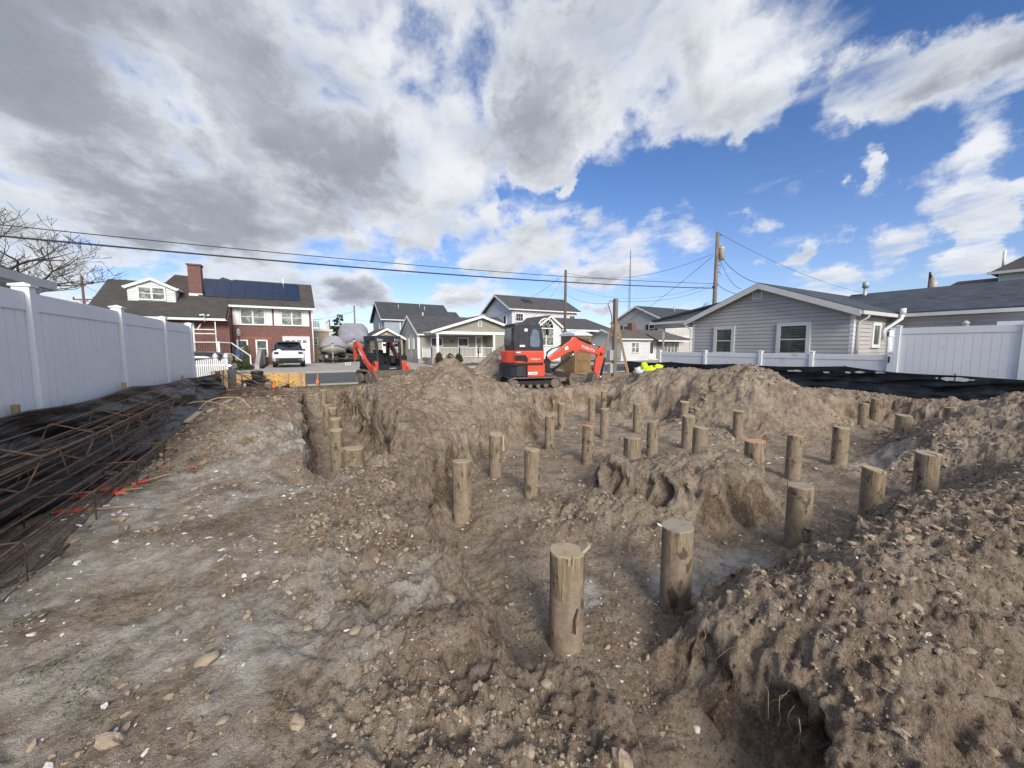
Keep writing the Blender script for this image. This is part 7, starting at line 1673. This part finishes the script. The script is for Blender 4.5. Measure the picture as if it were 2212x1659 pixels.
leaves('cedar_tree', 'dark ragged evergreen rising behind the covered boats', (b.x, b.y, 0), sp2, 9000, .10, 'leafd', 'tree', ([(0, 0, 0), (0, 0, 2.6), (0, 0, 5.3)], [.14, .1, .03]), seed=2, up=0)
G = 'clipped shrubs in front of the sage ranch porch'
for i, (px, w_, top, mk, lab) in enumerate(((948.5, 17, 759, 'leafr', 'reddish brown upright shrub, leftmost before the sage porch railing'), (972.5, 21, 762, 'leafs', 'round green shrub in the middle before the sage porch railing'), (991, 18, 762, 'leafs', 'round green shrub beside the tall dirt heap at the sage porch'))):
    b = at(px, 783, d=34.0); r_ = w_ / 2 / 831 * 34 * 1.0; hh = (783 - top) / 831 * 34
    leaves('shrub', lab, (b.x, b.y, .1), [(0, 0, hh * .45, r_, r_, hh * .5), (.05, 0, hh * .3, r_, r_, hh * .3), (0, 0, hh * .72, r_ * .6, r_ * .6, hh * .32)], 2600, .05, mk, 'shrub', ([(0, 0, 0), (0, 0, hh * .5)], [.04, .02]), G, i + 5)
b = at(516, 795, d=23.8); leaves('shrub', 'low spreading green juniper at the foot of the brick house walk', (b.x, b.y, .05), [(0, 0, .3, .55, .5, .34), (-.45, .2, .42, .5, .5, .4), (.35, -.1, .2, .45, .4, .22)], 4500, .06, 'leafs', 'shrub', None, None, 31)
b = at(533, 775, d=27.5); leaves('shrub', 'olive conical dwarf shrub below the brick house lamp post', (b.x, b.y, .3), [(0, 0, .25, .42, .42, .26), (0, 0, .6, .34, .34, .26), (0, 0, .92, .25, .25, .24), (0, 0, 1.2, .16, .16, .2)], 3200, .045, 'leafb', 'shrub', ([(0, 0, 0), (0, 0, 1.0)], [.04, .02]), None, 33)
tag(MB().box(b.x - 1.6, b.x + .6, b.y - 3.3, b.y + 1.5, -.05, .30).build('planting_bed', 'concrete', None), kind='structure')
# lamp post, bin, anemometer
p = at(518.5, 760, d=28.5); zt = at(518.5, 709, d=28.5).z
t = thing('lamp_post', 'black garden lamp post with square glass lantern before the brick house', 'lamp post', (p.x, p.y, .1))
MB().tube([(0, 0, 0), (0, 0, .3), (0, 0, zt - .65)], [.075, .045, .04], 10).build('post', 'iron', t, world=False)
mb = MB(); mb.box(-.11, .11, -.11, .11, zt - .62, zt - .30); mb.build('lantern_glass', 'curtain', t, world=False)
mb = MB(); mb.lathe([(.17, zt - .30), (.04, zt - .14), (.01, zt - .1)], 4); mb.lathe([(.06, zt - .68), (.14, zt - .62)], 4); mb.build('lantern_cap', 'greybox', t, world=False)
t = thing('blue_bin', 'bright blue lidded bin standing beside the brick house basement window', 'bin', (-3.4, 36.7, .10)); mb = MB(); mb.loft([[(-s_ * .32, -s_ * .28, z), (s_ * .32, -s_ * .28, z), (s_ * .32, s_ * .28, z), (-s_ * .32, s_ * .28, z)] for s_, z in ((.8, .0), (1.0, 1.05))], smooth=False); mb.build('body', 'blue', t, world=False, bevel=.02); MB().box(-.36, .36, -.33, .33, 1.06, 1.14).build('lid', 'blue', t, world=False, bevel=.02)
p = at(441, 683, y=35.15); t = thing('anemometer', 'small white cup anemometer on the brick house gutter', 'anemometer', p); MB().tube([(0, 0, -.4), (0, 0, .05)], .03, 6).build('mast', 'trim', t, world=False)
for i in range(3): a = i * 2.09 + .5; MB().beam((0, 0, .04), (.24 * math.cos(a), .24 * math.sin(a), .08), .02, .02).lathe([(.07, -.06), (.07, .06)], 8, (.26 * math.cos(a), .26 * math.sin(a), .08)).build('cup', 'trim', t, world=False)
# ------------------------------------------------------------------ single large stones and tufts in the foreground
ST_ = [(1199 / 1.475 + 0, 2600 / 1.823, .0)]
STONES = [(445, 1425, .085, 'flat tan stone, largest on the left foreground soil'), (483, 1555, .05, 'whitish upright stone at the bottom left of the dig spoil'), (770, 1360, .07, 'rough brown stone on the near left bank'), (1145, 1620, .05, 'pale upright flint at the bottom centre'),
          (1310, 1600, .035, 'small grey round stone low in the centre'), (1505, 1575, .045, 'white oyster shell lump on the trench floor, bottom right of centre'), (965, 1280, .11, 'yellowish crumbly lump at the edge of the dig'), (1140, 1440, .075, 'pale wedge stone on the crest before the nearest pile'),
          (1180, 1475, .06, 'grey angular stone right of the pale wedge stone'), (2125, 1250, .075, 'pale half-buried stone high on the right mound'), (1660, 1365, .045, 'small white stone near the crest of the right mound'), (665, 1358, .055, 'dark wet lump on the left bank'), (640, 1560, .07, 'grey brown clod, biggest at the bottom left of centre')]
for i, (px, py, s, lab) in enumerate(STONES):
    p = at(px, py, z=0.0)
    for _ in range(12):
        z_ = gz1(p.x, p.y); p = at(px, py, z=z_)
    c_, f_ = lumps(np.array([p.x]), np.array([p.y]), np.array([s * .45]), 1, .6, 70 + i, .5, .24)
    c_ = c_ - np.array([p.x, p.y, p.z]); me_ = fast_mesh('stone', c_, f_, ['shell' if 'white' in lab and 'oyster' in lab else ('clod' if 'lump' in lab or 'clod' in lab else 'stonec')], True)
    o_ = bpy.data.objects.new('stone', me_); COL.objects.link(o_); o_.location = (p.x, p.y, p.z); tag(o_, lab, 'stone', 'larger single stones')
r2 = np.random.RandomState(8); vs = []; 
def tuft(px, py, n, L, sp_):
    p = at(px, py, z=0.02)
    for i in range(n):
        x = p.x + r2.normal() * sp_; y = p.y + r2.normal() * sp_; z = gz1(x, y); a = r2.rand() * 6.28; l = L * (.4 + r2.rand()); e = Vector((math.cos(a), math.sin(a), r2.rand() * .9 + .05)).normalized() * l; s_ = Vector((-math.sin(a), math.cos(a), 0)) * .0016
        b0 = Vector((x, y, z - .004)); vs.extend([b0 - s_, b0 + s_, b0 + e * .6 + Vector((0, 0, .004)) + s_ * .6, b0 + e])
for a in ((630, 1200, 120, .05, .04), (690, 1185, 100, .05, .04), (420, 1560, 70, .05, .05), (600, 1540, 80, .06, .05), (350, 1270, 60, .05, .04), (1730, 1480, 60, .06, .04)): tuft(*a)
o_ = bpy.data.objects.new('dry_grass', fast_mesh('dry_grass', np.array([v[:] for v in vs]), np.arange(len(vs)).reshape(-1, 4), ['straw'], False)); COL.objects.link(o_); tag(o_, 'wisps of dry straw-coloured grass on the left soil', 'grass', kind='stuff')
vs = []
for a in ((120, 1440, 130, .026, .06), (200, 1480, 130, .026, .06), (70, 1340, 90, .03, .05), (210, 1550, 80, .025, .05), (880 / 1.0, 938, 60, .05, .05), (500, 930, 100, .06, .1)): tuft(*a)
o_ = bpy.data.objects.new('green_grass', fast_mesh('green_grass', np.array([v[:] for v in vs]), np.arange(len(vs)).reshape(-1, 4), ['greengrass'], False)); COL.objects.link(o_); tag(o_, 'sparse green grass sprouting on the left soil', 'grass', kind='stuff')

# hair roots hanging from the undercut lip of the near mound
rr_ = random.Random(4); mb = MB()
for i in range(14):
    t_ = rr_.random(); y = .62 + t_ * .85; x = 2.02 + .22 * min(1, (y - .55) / .35) + rr_.uniform(-.06, .02); z = -.36 + rr_.uniform(-.04, .05); q = Vector((x, y, z)); pts_ = [q]
    for k_ in range(4): q = q + Vector((rr_.uniform(-.035, .0), rr_.uniform(-.03, .03), -rr_.uniform(.02, .06))); pts_.append(q)
    mb.tube(pts_, [.0022, .0018, .0014, .001, .0008], 4)
tag(mb.build('hair_roots', 'straw', None), 'fine pale roots hanging from the lip of the near mound', 'roots', kind='stuff')
